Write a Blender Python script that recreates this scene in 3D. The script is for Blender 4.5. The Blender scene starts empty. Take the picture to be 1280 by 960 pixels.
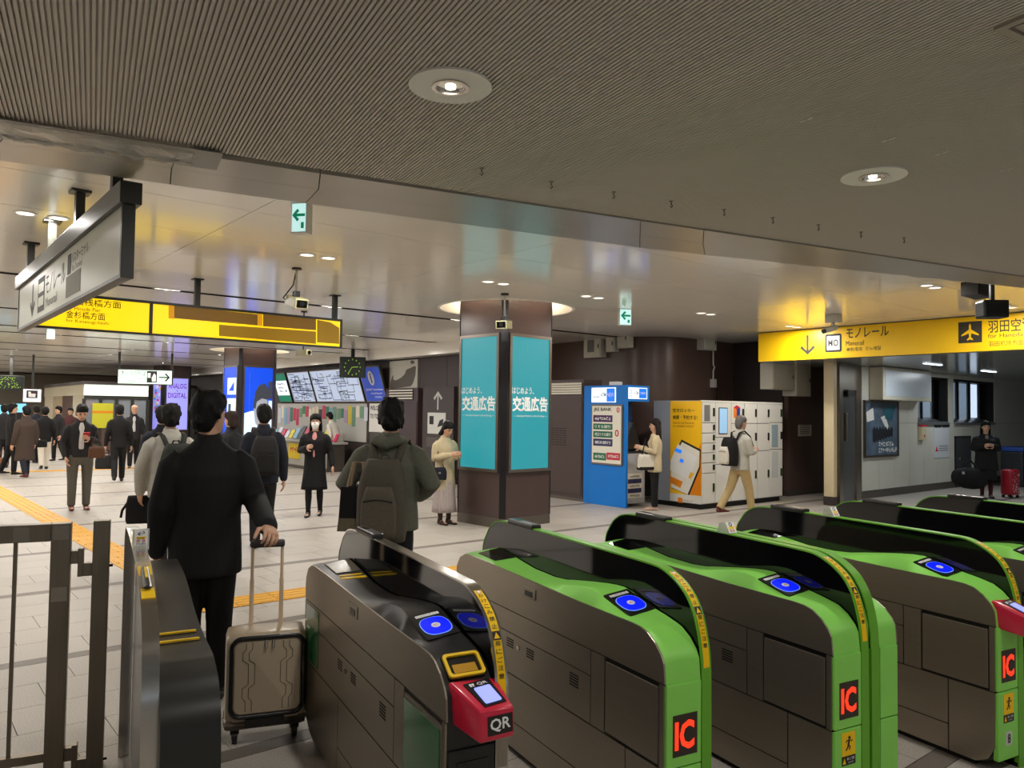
import bpy, bmesh, math, random
from mathutils import Vector, Matrix
random.seed(7)
SC = bpy.context.scene
COL = SC.collection
# ---------------------------------------------------------------- camera
F_PX = 965.0; PITCH = math.atan(35/965.0); ROLL = 0.0131; CAM_H = 1.68
R_FWD = Vector((0, math.cos(PITCH), math.sin(PITCH)))
R0 = Vector((1, 0, 0)); U0 = R0.cross(R_FWD)
R_RIGHT = R0*math.cos(ROLL)+U0*math.sin(ROLL)
R_UP = -R0*math.sin(ROLL)+U0*math.cos(ROLL)
CAM_P = Vector((0, 0, CAM_H))
cam = bpy.data.cameras.new('camera'); cam.sensor_fit = 'HORIZONTAL'; cam.sensor_width = 36.0
cam.lens = F_PX/1280*36.0; cam.clip_start = 0.05; cam.clip_end = 200
cam_o = bpy.data.objects.new('camera', cam); COL.objects.link(cam_o)
cam_o.matrix_world = Matrix(((R_RIGHT.x, R_UP.x, -R_FWD.x, 0), (R_RIGHT.y, R_UP.y, -R_FWD.y, 0), (R_RIGHT.z, R_UP.z, -R_FWD.z, CAM_H), (0, 0, 0, 1)))
SC.camera = cam_o
# ---------------------------------------------------------------- world, exposure
WORLD_STRENGTH = 1.5          # daylight, enters only through the passage windows
wd = bpy.data.worlds.new('World'); SC.world = wd; wd.use_nodes = True
wd.node_tree.nodes['Background'].inputs[0].default_value = (0.66, 0.81, 1.0, 1)
wd.node_tree.nodes['Background'].inputs[1].default_value = WORLD_STRENGTH
SC.view_settings.view_transform = 'Standard'; SC.view_settings.look = 'None'
SC.view_settings.exposure = -0.04; SC.view_settings.gamma = 1.0
SC.view_settings.use_curve_mapping = False
LAMP_W = 36.0          # each hall downlight and slot lamp
GATE_W = 20.0          # each ringed downlight over the gates
# ---------------------------------------------------------------- pixel -> place
def ray(x, y): return R_FWD + R_RIGHT*((x-640)/F_PX) + R_UP*((480-y)/F_PX)
def at_z(x, y, z=0.0):
    d = ray(x, y); return CAM_P + d*((z-CAM_H)/d.z)
def at_d(x, y, Y):
    d = ray(x, y); return CAM_P + d*(Y/d.y)
def on_plane(x, y, p, n):
    d = ray(x, y); return CAM_P + d*(((Vector(p)-CAM_P).dot(n))/d.dot(n))
def dirv(a):
    a = math.radians(a); return Vector((-math.sin(a), math.cos(a), 0))
A_DEG = 28.5; B_DEG = 39.3               # gate axis, hall axis
GA, PA = dirv(A_DEG), dirv(A_DEG-90)
GB, PB = dirv(B_DEG), dirv(B_DEG-90)
RAD = math.radians
ROT_PB = RAD(B_DEG)                      # local x = PB (surfaces facing right-near)
ROT_GB = RAD(B_DEG-90)                   # local x = -GB (surfaces facing left-near)
ZC = 3.27; ZS = 3.05
# ---------------------------------------------------------------- materials
def lin(c): return tuple(((v/255)/12.92 if v/255 <= .04045 else (((v/255)+.055)/1.055)**2.4) for v in c)
MATS = {}
def mat(name, rgb, rough=.5, metal=0.0, spec=.5, emit=0.0, noise=0.0, nscale=30.0, coat=0.0, alpha=1.0, trans=0.0, bump=0.0, stretch=None, ecol=None):
    if name in MATS: return MATS[name]
    m = bpy.data.materials.new(name); m.use_nodes = True
    nt = m.node_tree; b = nt.nodes['Principled BSDF']
    c = (*lin(rgb), 1)
    b.inputs['Base Color'].default_value = c; b.inputs['Roughness'].default_value = rough
    b.inputs['Metallic'].default_value = metal; b.inputs['Specular IOR Level'].default_value = spec
    if coat: b.inputs['Coat Weight'].default_value = coat; b.inputs['Coat Roughness'].default_value = .05
    if emit:
        b.inputs['Emission Color'].default_value = (*lin(ecol or rgb), 1); b.inputs['Emission Strength'].default_value = emit
    if alpha < 1: b.inputs['Alpha'].default_value = alpha
    if trans: b.inputs['Transmission Weight'].default_value = trans
    if noise or bump:
        tc = nt.nodes.new('ShaderNodeTexCoord'); n = nt.nodes.new('ShaderNodeTexNoise')
        n.inputs['Scale'].default_value = nscale; n.inputs['Detail'].default_value = 5
        src = tc.outputs['Object']
        if stretch:
            mp = nt.nodes.new('ShaderNodeMapping'); mp.inputs['Scale'].default_value = stretch
            nt.links.new(src, mp.inputs['Vector']); src = mp.outputs['Vector']
        nt.links.new(src, n.inputs['Vector'])
        if noise:
            mx = nt.nodes.new('ShaderNodeMix'); mx.data_type = 'RGBA'
            mx.inputs['A'].default_value = tuple(max(0, v*(1-noise)) for v in c[:3])+(1,)
            mx.inputs['B'].default_value = tuple(min(1, v*(1+noise)) for v in c[:3])+(1,)
            rp = nt.nodes.new('ShaderNodeMapRange'); rp.inputs['From Min'].default_value = .3; rp.inputs['From Max'].default_value = .7
            nt.links.new(n.outputs['Fac'], rp.inputs['Value']); nt.links.new(rp.outputs['Result'], mx.inputs['Factor'])
            nt.links.new(mx.outputs['Result'], b.inputs['Base Color'])
        if bump:
            bp = nt.nodes.new('ShaderNodeBump'); bp.inputs['Strength'].default_value = bump; bp.inputs['Distance'].default_value = .01
            nt.links.new(n.outputs['Fac'], bp.inputs['Height']); nt.links.new(bp.outputs['Normal'], b.inputs['Normal'])
    MATS[name] = m; return m
# ---------------------------------------------------------------- objects
def obj(name, me, material, parent=None, smooth=False):
    if isinstance(me, MB): me = me.mesh(name)
    if material is not None and not me.materials: me.materials.append(material)
    if smooth:
        for p in me.polygons: p.use_smooth = True
        if smooth == 'auto': me.set_sharp_from_angle(angle=math.radians(32))
    o = bpy.data.objects.new(name, me); COL.objects.link(o)
    if parent is not None: o.parent = parent
    return o
def tag(o, label, cat, group=None):
    o['label'] = label; o['category'] = cat
    if group: o['group'] = group
    return o
def thing(name, label, cat, loc=(0, 0, 0), rz=0.0, group=None):
    o = bpy.data.objects.new(name, None); COL.objects.link(o)
    o.empty_display_size = .1; o.location = loc; o.rotation_euler = (0, 0, rz)
    return tag(o, label, cat, group)
def struct(o): o['kind'] = 'structure'; return o
def structE(name, loc=(0, 0, 0), rz=0.0):
    o = bpy.data.objects.new(name, None); COL.objects.link(o); o.location = loc; o.rotation_euler = (0, 0, rz); o['kind'] = 'structure'; return o
def copy_tree(o, parent=None):
    c = o.copy(); COL.objects.link(c); c.parent = parent
    for ch in list(o.children): copy_tree(ch, c)
    return c
def smooth_path(pts, n=4):
    # Catmull-Rom resampling of an open 2-D path
    out = []
    for i in range(len(pts)-1):
        p0, p1, p2, p3 = (Vector(pts[max(i-1, 0)]), Vector(pts[i]), Vector(pts[i+1]), Vector(pts[min(i+2, len(pts)-1)]))
        for k in range(n):
            t = k/n; out.append(tuple(.5*((2*p1)+(p2-p0)*t+(2*p0-5*p1+4*p2-p3)*t*t+(3*p1-p0-3*p2+p3)*t**3)))
    out.append(tuple(pts[-1])); return out
def cut_hole(o, c, r, z0, z1):
    bm = bmesh.new(); bmesh.ops.create_cone(bm, cap_ends=True, segments=72, radius1=r, radius2=r, depth=z1-z0); bmesh.ops.translate(bm, vec=(c.x, c.y, (z0+z1)/2), verts=bm.verts)
    me = bpy.data.meshes.new('cut'); bm.to_mesh(me); bm.free(); k = bpy.data.objects.new('cut', me); COL.objects.link(k)
    m = o.modifiers.new('b', 'BOOLEAN'); m.operation = 'DIFFERENCE'; m.object = k; m.solver = 'EXACT'
    dg = bpy.context.evaluated_depsgraph_get(); dg.update(); new = bpy.data.meshes.new_from_object(o.evaluated_get(dg)); new.name = o.data.name
    o.modifiers.clear(); o.data = new; bpy.data.objects.remove(k); bpy.data.meshes.remove(me)
class MB:
    def __init__(s): s.v = []; s.f = []
    def add(s, vs, fs):
        n = len(s.v); s.v += [tuple(p) for p in vs]; s.f += [tuple(i+n for i in f) for f in fs]; return s
    def box(s, x0, x1, y0, y1, z0, z1, M=None):
        vs = [Vector((x, y, z)) for z in (z0, z1) for y in (y0, y1) for x in (x0, x1)]
        if M: vs = [M @ p for p in vs]
        return s.add(vs, [(0, 2, 3, 1), (4, 5, 7, 6), (0, 1, 5, 4), (2, 6, 7, 3), (0, 4, 6, 2), (1, 3, 7, 5)])
    def bbox(s, x0, x1, y0, y1, z0, z1, r=.01, M=None):
        # box with chamfered vertical-profile edges (all 12 edges)
        bm = bmesh.new(); bmesh.ops.create_cube(bm, size=1)
        for p in bm.verts: p.co = Vector(((x0+x1)/2+p.co.x*(x1-x0), (y0+y1)/2+p.co.y*(y1-y0), (z0+z1)/2+p.co.z*(z1-z0)))
        bmesh.ops.bevel(bm, geom=bm.edges[:], offset=r, segments=2, affect='EDGES', profile=.6)
        if M: bmesh.ops.transform(bm, matrix=M, verts=bm.verts)
        bm.verts.index_update(); s.add([p.co for p in bm.verts], [[q.index for q in f.verts] for f in bm.faces]); bm.free(); return s
    def prism(s, poly, a0, a1, axis='x', M=None):
        # poly in the two other axes; extruded from a0 to a1
        def P(a, p):
            q = {'x': (a, p[0], p[1]), 'y': (p[0], a, p[1]), 'z': (p[0], p[1], a)}[axis]
            return (M @ Vector(q)) if M else Vector(q)
        n = len(poly); vs = [P(a0, p) for p in poly]+[P(a1, p) for p in poly]
        fs = [tuple(range(n)), tuple(range(2*n-1, n-1, -1))]+[(i, i+n, (i+1) % n+n, (i+1) % n) for i in range(n)]
        return s.add(vs, fs)
    def loft(s, rings, cap=True):
        n = len(rings[0]); vs = [p for r in rings for p in r]; fs = []
        for k in range(len(rings)-1):
            for i in range(n):
                j = (i+1) % n; fs.append((k*n+i, k*n+j, (k+1)*n+j, (k+1)*n+i))
        if cap: fs.append(tuple(range(n-1, -1, -1))); fs.append(tuple((len(rings)-1)*n+i for i in range(n)))
        return s.add(vs, fs)
    def chain(s, pts, rad, n=12, ref=(1, 0, 0), round_=True):
        pts = [Vector(p) for p in pts]; rad = [(r, r) if not isinstance(r, tuple) else r for r in rad]
        P2, R2 = list(pts), list(rad)
        if round_:
            d0 = (pts[0]-pts[1]).normalized(); d1 = (pts[-1]-pts[-2]).normalized(); m0 = min(rad[0]); m1 = min(rad[-1])
            P2 = [pts[0]+d0*m0*.9, pts[0]+d0*m0*.55]+pts+[pts[-1]+d1*m1*.55, pts[-1]+d1*m1*.9]
            k = lambda r, f: (r[0]*f, r[1]*f)
            R2 = [k(rad[0], .35), k(rad[0], .8)]+rad+[k(rad[-1], .8), k(rad[-1], .35)]
        rings = []; ref = Vector(ref)
        for i, p in enumerate(P2):
            t = (P2[min(i+1, len(P2)-1)]-P2[max(i-1, 0)]).normalized()
            sd = ref-t*ref.dot(t)
            if sd.length < 1e-3: sd = Vector((0, 1, 0))-t*t.y
            sd.normalize(); ot = t.cross(sd)
            rings.append([p+sd*(R2[i][0]*math.cos(2*math.pi*j/n))+ot*(R2[i][1]*math.sin(2*math.pi*j/n)) for j in range(n)])
        return s.loft(rings)
    def tube(s, pts, r, n=8): return s.chain(pts, [r]*len(pts), n, round_=False)
    def cyl(s, p0, p1, r, n=16, r1=None): return s.chain([p0, p1], [r, r1 or r], n, round_=False)
    def disc(s, c, r, z0, z1, n=32, rx=None, M=None):
        poly = [(c[0]+(rx or r)*math.cos(2*math.pi*i/n), c[1]+r*math.sin(2*math.pi*i/n)) for i in range(n)]
        return s.prism(poly, z0, z1, 'z', M)
    def ring(s, c, r0, r1, z0, z1, n=48):
        vs = []
        for i in range(n):
            a = 2*math.pi*i/n; ca, sa = math.cos(a), math.sin(a)
            vs += [(c[0]+r0*ca, c[1]+r0*sa, z0), (c[0]+r1*ca, c[1]+r1*sa, z0), (c[0]+r1*ca, c[1]+r1*sa, z1), (c[0]+r0*ca, c[1]+r0*sa, z1)]
        fs = []
        for i in range(n):
            j = (i+1) % n
            for k in range(4):
                l = (k+1) % 4; fs.append((4*i+k, 4*j+k, 4*j+l, 4*i+l))
        return s.add(vs, fs)
    def mesh(s, name):
        me = bpy.data.meshes.new(name); me.from_pydata(s.v, [], s.f); me.validate(); me.update()
        bm = bmesh.new(); bm.from_mesh(me); bmesh.ops.recalc_face_normals(bm, faces=bm.faces); bm.to_mesh(me); bm.free(); return me
def rect_round(x0, x1, z0, z1, r, n=5):
    out = []
    for cx, cz, a in ((x1-r, z1-r, 0), (x0+r, z1-r, 90), (x0+r, z0+r, 180), (x1-r, z0+r, 270)):
        for k in range(n+1):
            t = math.radians(a+90*k/n); out.append((cx+r*math.cos(t), cz+r*math.sin(t)))
    return out
def frame_mesh(x0, x1, z0, z1, w, y0, y1):
    return MB().box(x0, x1, y0, y1, z1-w, z1).box(x0, x1, y0, y1, z0, z0+w).box(x0, x0+w, y0, y1, z0+w, z1-w).box(x1-w, x1, y0, y1, z0+w, z1-w)
ROT_TXT = Matrix.Rotation(math.pi/2, 4, 'X')      # text standing up, facing local -y
def text(body, material, parent, cx, y, cz, w=None, h=None, bold=0.0, name='lettering', M=None, ext=.0):
    cu = bpy.data.curves.new('t', 'FONT'); cu.body = body; cu.size = 1; cu.offset = bold; cu.resolution_u = 2; cu.extrude = ext
    o = bpy.data.objects.new('t', cu); COL.objects.link(o)
    dg = bpy.context.evaluated_depsgraph_get(); dg.update()
    me = bpy.data.meshes.new_from_object(o.evaluated_get(dg)); bpy.data.objects.remove(o); bpy.data.curves.remove(cu)
    me.materials.clear()
    if not me.vertices: return None
    xs = [v.co.x for v in me.vertices]; ys = [v.co.y for v in me.vertices]
    bw, bh = max(xs)-min(xs), max(ys)-min(ys); mx, my = (max(xs)+min(xs))/2, (max(ys)+min(ys))/2
    sx = sy = None
    if w: sx = w/max(bw, 1e-6)
    if h: sy = h/max(bh, 1e-6)
    sx = sx or sy; sy = sy or sx
    for v in me.vertices: v.co = Vector(((v.co.x-mx)*sx, (v.co.y-my)*sy, v.co.z))
    T = M if M is not None else Matrix.Translation((cx, y, cz)) @ ROT_TXT
    me.transform(T); me.name = name
    return obj(name, me, material, parent)
def arrow_poly(cx, cz, s, d, bold=False):
    # arrow with shaft, pointing d (degrees, 0 = +x), size s = overall length
    pts = [(-.5, .06), (.28, .06), (.02, .32), (.14, .42), (.5, 0), (.14, -.42), (.02, -.32), (.28, -.06), (-.5, -.06)]
    if bold: pts = [(-.5, .10), (.16, .10), (-.06, .30), (.10, .46), (.5, 0), (.10, -.46), (-.06, -.30), (.16, -.10), (-.5, -.10)]
    c, sn = math.cos(RAD(d)), math.sin(RAD(d))
    return [(cx+s*(c*x-sn*z), cz+s*(sn*x+c*z)) for x, z in pts]
def flat(name, polys, y0, y1, material, parent):
    mb = MB()
    for p in polys: mb.prism(p, y0, y1, 'y')
    return obj(name, mb, material, parent)
def scribble(material, parent, cx, y, cz, w, h, n=6, M=None, seed=1):
    # a line of print too blurred to read: small upright and level strokes
    rnd_ = random.Random(seed); mb = MB(); cw_ = w/n
    for i in range(n):
        x0 = -w/2+cw_*i+cw_*.1; x1 = x0+cw_*.75
        for k in range(3):
            zz = h*rnd_.uniform(-.42, .42); mb.prism([(x0, zz-h*.07), (x1, zz-h*.07), (x1, zz+h*.07), (x0, zz+h*.07)], 0, .0008, 'z')
        xx = rnd_.uniform(x0, x1); mb.prism([(xx-h*.07, -h*.45), (xx+h*.07, -h*.45), (xx+h*.07, h*.45), (xx-h*.07, h*.45)], 0, .0008, 'z')
    T = M if M is not None else Matrix.Translation((cx, y, cz)) @ ROT_TXT
    mb.v = [tuple(T @ Vector(v)) for v in mb.v]; o = obj('lettering', mb, material, parent); o['kind'] = 'stuff'; return o
def rect(x0, x1, z0, z1): return [(x0, z0), (x1, z0), (x1, z1), (x0, z1)]
# common materials
M_STEEL = mat('brushed_steel', (150, 142, 130), .32, .9, noise=.12, nscale=8, stretch=(40, 1, 1))
M_STEELD = mat('gate_steel', (160, 150, 135), .36, .85, noise=.03, nscale=6, stretch=(1, .6, 14))
M_CHROME = mat('polished_steel', (200, 196, 190), .18, 1.0)
M_BLACK = mat('black_plastic', (22, 21, 20), .3)
M_BLACKG = mat('black_acrylic', (9, 9, 12), .06, spec=.55)
M_DARK = mat('dark_gap', (14, 13, 12), .7)
M_WHITE = mat('white_paint', (225, 222, 214), .4)
M_GREEN = mat('gate_green', (142, 220, 94), .42, spec=.3, noise=.05, nscale=3)
M_GREEND = mat('gate_green_dark', (104, 172, 46), .4, spec=.3)
M_YEL = mat('sign_yellow_print', (245, 200, 20), .45)
M_INK = mat('black_ink', (18, 17, 16), .55)
M_WINK = mat('white_ink', (240, 240, 238), .5)
M_RED = mat('red_plastic', (205, 30, 62), .28, coat=.4)
# ================================================================ STRUCTURE
def uvp(u, v, z=0.0): return PB*u+GB*v+Vector((0, 0, z))
def proj(p):
    d = Vector(p)-CAM_P; z = d.dot(R_FWD); return 640+F_PX*d.dot(R_RIGHT)/z, 480-F_PX*d.dot(R_UP)/z, z
# ---- floor (hall axis frame: x = PB, y = GB)
m_tile = mat('stone_tile', (172, 165, 156), .42, spec=.35, noise=.26, nscale=55)
def speckle(m):
    nt = m.node_tree; b = nt.nodes['Principled BSDF']; oi = nt.nodes.new('ShaderNodeObjectInfo')
    g = nt.nodes.new('ShaderNodeNewGeometry'); n2 = nt.nodes.new('ShaderNodeTexNoise'); n2.inputs['Scale'].default_value = .9
    nt.links.new(g.outputs['Position'], n2.inputs['Vector'])
    hsv = nt.nodes.new('ShaderNodeHueSaturation'); src = b.inputs['Base Color'].links[0].from_socket
    ad = nt.nodes.new('ShaderNodeMath'); ad.operation = 'MULTIPLY_ADD'; ad.inputs[1].default_value = .10; ad.inputs[2].default_value = .92
    nt.links.new(oi.outputs['Random'], ad.inputs[0])
    ad2 = nt.nodes.new('ShaderNodeMath'); ad2.operation = 'MULTIPLY_ADD'; ad2.inputs[1].default_value = .18
    nt.links.new(n2.outputs['Fac'], ad2.inputs[0]); nt.links.new(ad.outputs[0], ad2.inputs[2])
    nt.links.new(ad2.outputs[0], hsv.inputs['Value']); nt.links.new(src, hsv.inputs['Color']); nt.links.new(hsv.outputs['Color'], b.inputs['Base Color'])
    n = [x for x in nt.nodes if x.type == 'TEX_NOISE' and x is not n2][0]
    nt.links.new(g.outputs['Position'], n.inputs['Vector']); n.inputs['Detail'].default_value = 2; n.inputs['Scale'].default_value = 140
speckle(m_tile)
m_joint = mat('tile_joint', (92, 86, 78), .8)
m_band = mat('dark_stone_band', (116, 108, 100), .5, noise=.1, nscale=80)
floor = struct(obj('floor', MB().box(-40, 40, -6, 55, -.06, -.008), m_joint)); floor.rotation_euler = (0, 0, ROT_PB)
BAND0, BSTEP, BW = 5.95, 2.153, .12
rows = []
for k in range(-5, 20):
    v0 = BAND0+BSTEP*k
    o = obj('dark_band', MB().box(-30, 22, v0-BW/2+.003, v0+BW/2-.003, -.03, 0), m_band, floor)
    rh = (BSTEP-BW)/5
    for j in range(5): rows.append((v0+BW/2+rh*j, rh, (k*5+j)))
cand = []
for (v, rh, idx) in rows:
    for i in range(-48, 36):
        u = i*.6+(idx % 3)*.2; c = uvp(u+.3, v+rh/2)
        d = (c-CAM_P).length
        vis = False
        if c.y > 1.0:
            px, py, zz = proj(c); vis = -30 < px < 1310 and py < 990 and not (px > 600 and c.y < 6.4) and not (px > 400 and c.y < 5.4)
        cand.append((not vis, d, u, v, rh))
cand.sort()
tile_me = MB().box(.002, .598, .002, (BSTEP-BW)/5-.002, -.02, 0).mesh('tile'); tile_me.materials.append(m_tile)
for (nv, d, u, v, rh) in cand[:300]:
    o = bpy.data.objects.new('tile', tile_me); COL.objects.link(o); o.parent = floor; o.location = (u, v, 0)
fld = MB()
for (nv, d, u, v, rh) in cand[300:]:
    if v < 46: fld.add([(u+.002, v+.002, 0), (u+.598, v+.002, 0), (u+.598, v+rh-.002, 0), (u+.002, v+rh-.002, 0)], [(0, 1, 2, 3)])
o = obj('tile_field', fld, m_tile, floor); o['kind'] = 'stuff'
# ---- tactile paving
m_tac = mat('tactile_yellow', (218, 158, 12), .5, noise=.10, nscale=25)
tb = MB().box(.004, .356, .004, .356, .0, .006)
for k in range(4):
    x = .045+k*.09; tb.prism([(x-.017, .006), (x+.017, .006), (x+.010, .012), (x-.010, .012)], .02, .34, 'y')
bar_me = tb.mesh('tactile_tile'); bar_me.materials.append(m_tac)
td = MB().box(.004, .356, .004, .356, .0, .006)
for i in range(5):
    for j in range(5): td.cyl((.045+i*.0675, .045+j*.0675, .006), (.045+i*.0675, .045+j*.0675, .012), .016, 8, .010)
dot_me = td.mesh('tactile_tile'); dot_me.materials.append(m_tac)
def tactile(label, origin, rz, n, dots=(), side=False):
    t = thing('tactile_paving', label, 'paving', origin, rz)
    for i in range(n):
        o = bpy.data.objects.new('tactile_tile', dot_me if i in dots else bar_me); COL.objects.link(o); o.parent = t; o.location = (0, i*.36, 0)
    return t
p = uvp(2.06, 6.92); tactile('yellow tactile strip running off from the gates across the open hall', (p.x, p.y, 0.0005), RAD(41.2), 42, (0,))
p = uvp(2.06, 6.91); tactile('yellow tactile strip laid in a line just beyond the ticket gates', (p.x, p.y, 0.0005), ROT_GB, 34, (0,))
p = uvp(-3, 23.2); tactile('faint far yellow tactile strip near the ticket office', (p.x, p.y, 0.0005), ROT_GB, 30)
# ---- slatted ceiling over the gates
m_slat = mat('ceiling_slat', (206, 198, 187), .5)
ceil = struct(obj('ceiling', MB().box(-4, 13, -4, 4.40, ZS+.016, ZS+.08), mat('ceiling_slat', (206, 198, 187), .5))); ceil.rotation_euler = (0, 0, RAD(A_DEG))
PITCH_S = .0197
sl_me = MB().box(-.0058, .0058, -4, 4.36, ZS, ZS+.017).mesh('slat'); sl_me.materials.append(m_slat)
us = [(-3.6+PITCH_S*i) for i in range(int(16/PITCH_S))]
near = sorted(us, key=lambda u: abs(u-2.9))[:300]
near_s = set(near); rest = MB()
for u in us:
    if u in near_s:
        o = bpy.data.objects.new('slat', sl_me); COL.objects.link(o); o.parent = ceil; o.location = (u, 0, 0)
    else: rest.box(u-.0058, u+.0058, -4, 4.36, ZS, ZS+.017)
o = obj('slat_field', rest, m_slat, ceil); o['kind'] = 'stuff'
# ---- soffit band between the two ceilings
m_sof = mat('soffit_metal', (178, 173, 163), .28, .35, noise=.04, nscale=1.5)
e_in = [(-5.2, 2.3), (-2.41, 3.68), (-1.79, 4.06), (-1.12, 4.40), (.89, 5.40), (1.4, 5.65), (4.9, 7.37), (9, 9.4)]
e_mid = [(-5.4, 2.58), (-2.68, 3.96), (-1.95, 4.34), (-1.21, 4.72), (.96, 5.83), (1.5, 6.08), (5.11, 7.67), (9.1, 9.55)]
e_out = [(-5.6, 2.85), (-2.86, 4.24), (-2.1, 4.66), (-1.38, 5.05), (1.03, 6.27), (1.63, 6.53), (5.32, 7.99), (9.3, 9.7)]
sof = structE('trim_1')
for k in range(7):
    for A, Bq, nm in ((e_in, e_mid, 'soffit_panel'), (e_mid, e_out, 'soffit_panel')):
        q = [Vector((*A[k], 0)), Vector((*A[k+1], 0)), Vector((*Bq[k+1], 0)), Vector((*Bq[k], 0))]
        c = sum(q, Vector())/4; q = [(x+(c-x).normalized()*.003) for x in q]
        obj(nm, MB().prism([(x.x, x.y) for x in q], ZS-.012, ZS+.02, 'z'), m_sof, sof)
rs = MB()
for k in range(7):
    a, b = Vector((*e_out[k], 0)), Vector((*e_out[k+1], 0)); rs.add([(a.x, a.y, ZS-.01), (b.x, b.y, ZS-.01), (b.x, b.y, ZC+.1), (a.x, a.y, ZC+.1)], [(0, 1, 2, 3)])
obj('riser', rs, m_sof, sof)
gapb = MB()
for k in range(7): gapb.prism([e_in[k], e_in[k+1], e_out[k+1], e_out[k]], ZS+.021, ZS+.05, 'z')
obj('soffit_backing', gapb, M_DARK, sof)
# ---- glossy panel ceiling of the hall
m_cp = mat('ceiling_panel_gloss', (250, 246, 236), .16, .0, spec=.6, coat=.12, noise=.02, nscale=.6)
hall = struct(obj('ceiling_hall', MB().box(-34, 16.75, 1, 47, ZC+.03, ZC+.12), M_DARK)); hall.name = 'ceiling_hall'; hall.rotation_euler = (0, 0, ROT_PB)
SLOTS = [11.0, 14.95, 18.2, 19.8, 23.2, 25.9, 29.2, 32.4, 35.8, 39.5, 43.5]
vs = [5.0-1.115*3+1.115*i for i in range(9)]
vcuts = [v for v in vs if v < 10.6]+[10.94]
rowsv = [(a, b) for a, b in zip(vcuts[:-1], vcuts[1:])]
for a, b in zip(SLOTS[:-1], SLOTS[1:]):
    n = 3 if a < 20 else 2
    for i in range(n):
        x0 = a+.06+(b-a-.12)*i/n; x1 = a+.06+(b-a-.12)*(i+1)/n; rowsv.append((x0, x1))
E_OUT = [Vector((*p, 0)) for p in e_out]
def beyond_edge(u, v):
    p = uvp(u, v)
    for a, b in zip(E_OUT[:-1], E_OUT[1:]):
        d = (b-a).normalized(); s = (p-a).dot(d)
        if -.01 <= s <= (b-a).length+.01: return (p-a).cross(d).z < .0 and (d.x*(p-a).y-d.y*(p-a).x) > 0
    return v > 4
def mesh_cache(cache={}):
    def get(w, h):
        k = (round(w, 3), round(h, 3))
        if k not in cache:
            me = MB().box(.003, w-.003, .003, h-.003, 0, .02).mesh('ceiling_panel'); me.materials.append(m_cp); cache[k] = me
        return cache[k]
    return get
panel_mesh = mesh_cache()
pc = []
for (a, b) in rowsv:
    for k in range(-13, 9):
        u = 2.28+2.57*k
        pts = [(u, a), (u+2.57, a), (u, b), (u+2.57, b)]
        if not any(beyond_edge(*q) for q in pts): continue
        c = uvp(u+1.28, (a+b)/2)
        if c.y < 2: continue
        px, py, zz = proj(c+Vector((0, 0, ZC))); vis = -250 < px < 1500 or (c-Vector((-7.4, 21.2, 0))).length < 3.5
        pc.append((not vis, c.length, u, a, b))
pc.sort(); stuff = MB()
for i, (nv, d, u, a, b) in enumerate(pc):
    if i < 220:
        o = bpy.data.objects.new('ceiling_panel', panel_mesh(2.57, b-a)); COL.objects.link(o); o.parent = hall; o.location = (u, a, ZC)
    else: stuff.box(u+.003, u+2.567, a+.003, b-.003, ZC, ZC+.02)
o = obj('ceiling_panel_field', stuff, m_cp, hall); o['kind'] = 'stuff'
for s in SLOTS: obj('slot_edge', MB().box(-30, 22, s-.075, s-.06, ZC-.004, ZC+.03).box(-30, 22, s+.06, s+.075, ZC-.004, ZC+.03), M_BLACK, hall)
# ---- walls
m_brown = mat('dark_brown_panel', (96, 75, 68), .32, spec=.5, noise=.05, nscale=2)
m_brown2 = mat('dark_brown_matte', (60, 50, 48), .5, noise=.04, nscale=2)
m_cream = mat('cream_wall_panel', (205, 203, 190), .35, noise=.03, nscale=2)
m_seam = mat('panel_seam', (120, 116, 106), .7)
m_skirt = mat('skirting_steel', (110, 104, 96), .4, .7)
W0 = Vector((1.37, 14.63, 0))
def wl(x, y):
    p = on_plane(x, y, W0, PB); return (p-W0).dot(GB), p.z       # distance along wall, height
# left hall wall with the information counter: local x = -GB, so coordinate X = -s
wall_left = struct(obj('wall_left', MB().box(-34, -3.4, .02, .3, 0, ZC), m_brown2)); wall_left.location = W0; wall_left.rotation_euler = (0, 0, ROT_GB)
for k in range(8):
    x1 = -3.4-1.18*k; obj('wall_panel', MB().box(x1-1.174, x1-.004, 0.0, .02, .12, ZC-.22 if k < 9 else ZC), m_brown2, wall_left)
obj('bulkhead', MB().box(-34, -3.4, -.35, .02, ZC-.27, ZC), m_cp, wall_left)
# curved brown wall behind the cash machine and the lockers
wb = structE('wall_back')
C0 = Vector((2.87, 15.45, 0)); path = []
Pl = C0+GB*5.0; Pr = C0+PB*3.3; R = .9
aL = C0+GB*R; aR = C0+PB*R
path.append(Pl); path.append(aL)
cen = C0+GB*R+PB*R
for k in range(1, 16):
    t = k/16*math.pi/2; path.append(cen-PB*R*math.cos(t)-GB*R*math.sin(t))
path += [aR, Pr]
def wall_strip(name, pts, z0, z1, th, material, parent):
    n = len(pts); rings = []
    for i, p in enumerate(pts):
        d = (pts[min(i+1, n-1)]-pts[max(i-1, 0)]).normalized(); q = p+Vector((-d.y, d.x, 0))*th
        rings.append([(p.x, p.y, z0), (p.x, p.y, z1), (q.x, q.y, z1), (q.x, q.y, z0)])
    return obj(name, MB().loft(rings), material, parent, 'auto')
wall_strip('wall_panel', path, 1.75, ZC, .12, m_brown, wb)
wall_strip('wall_panel', path, .15, 1.75, .12, m_brown, wb)
wall_strip('baseboard', path, 0, .15, .12, m_skirt, wb)
bp = Vector((6.1, 16.4, 0))
pr = [bp-PB*.42, bp+PB*1.5]
wall_strip('wall_panel', pr, .12, 2.9, .1, m_brown, wb)
wall_strip('baseboard', pr, 0, .12, .1, m_skirt, wb)
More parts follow.
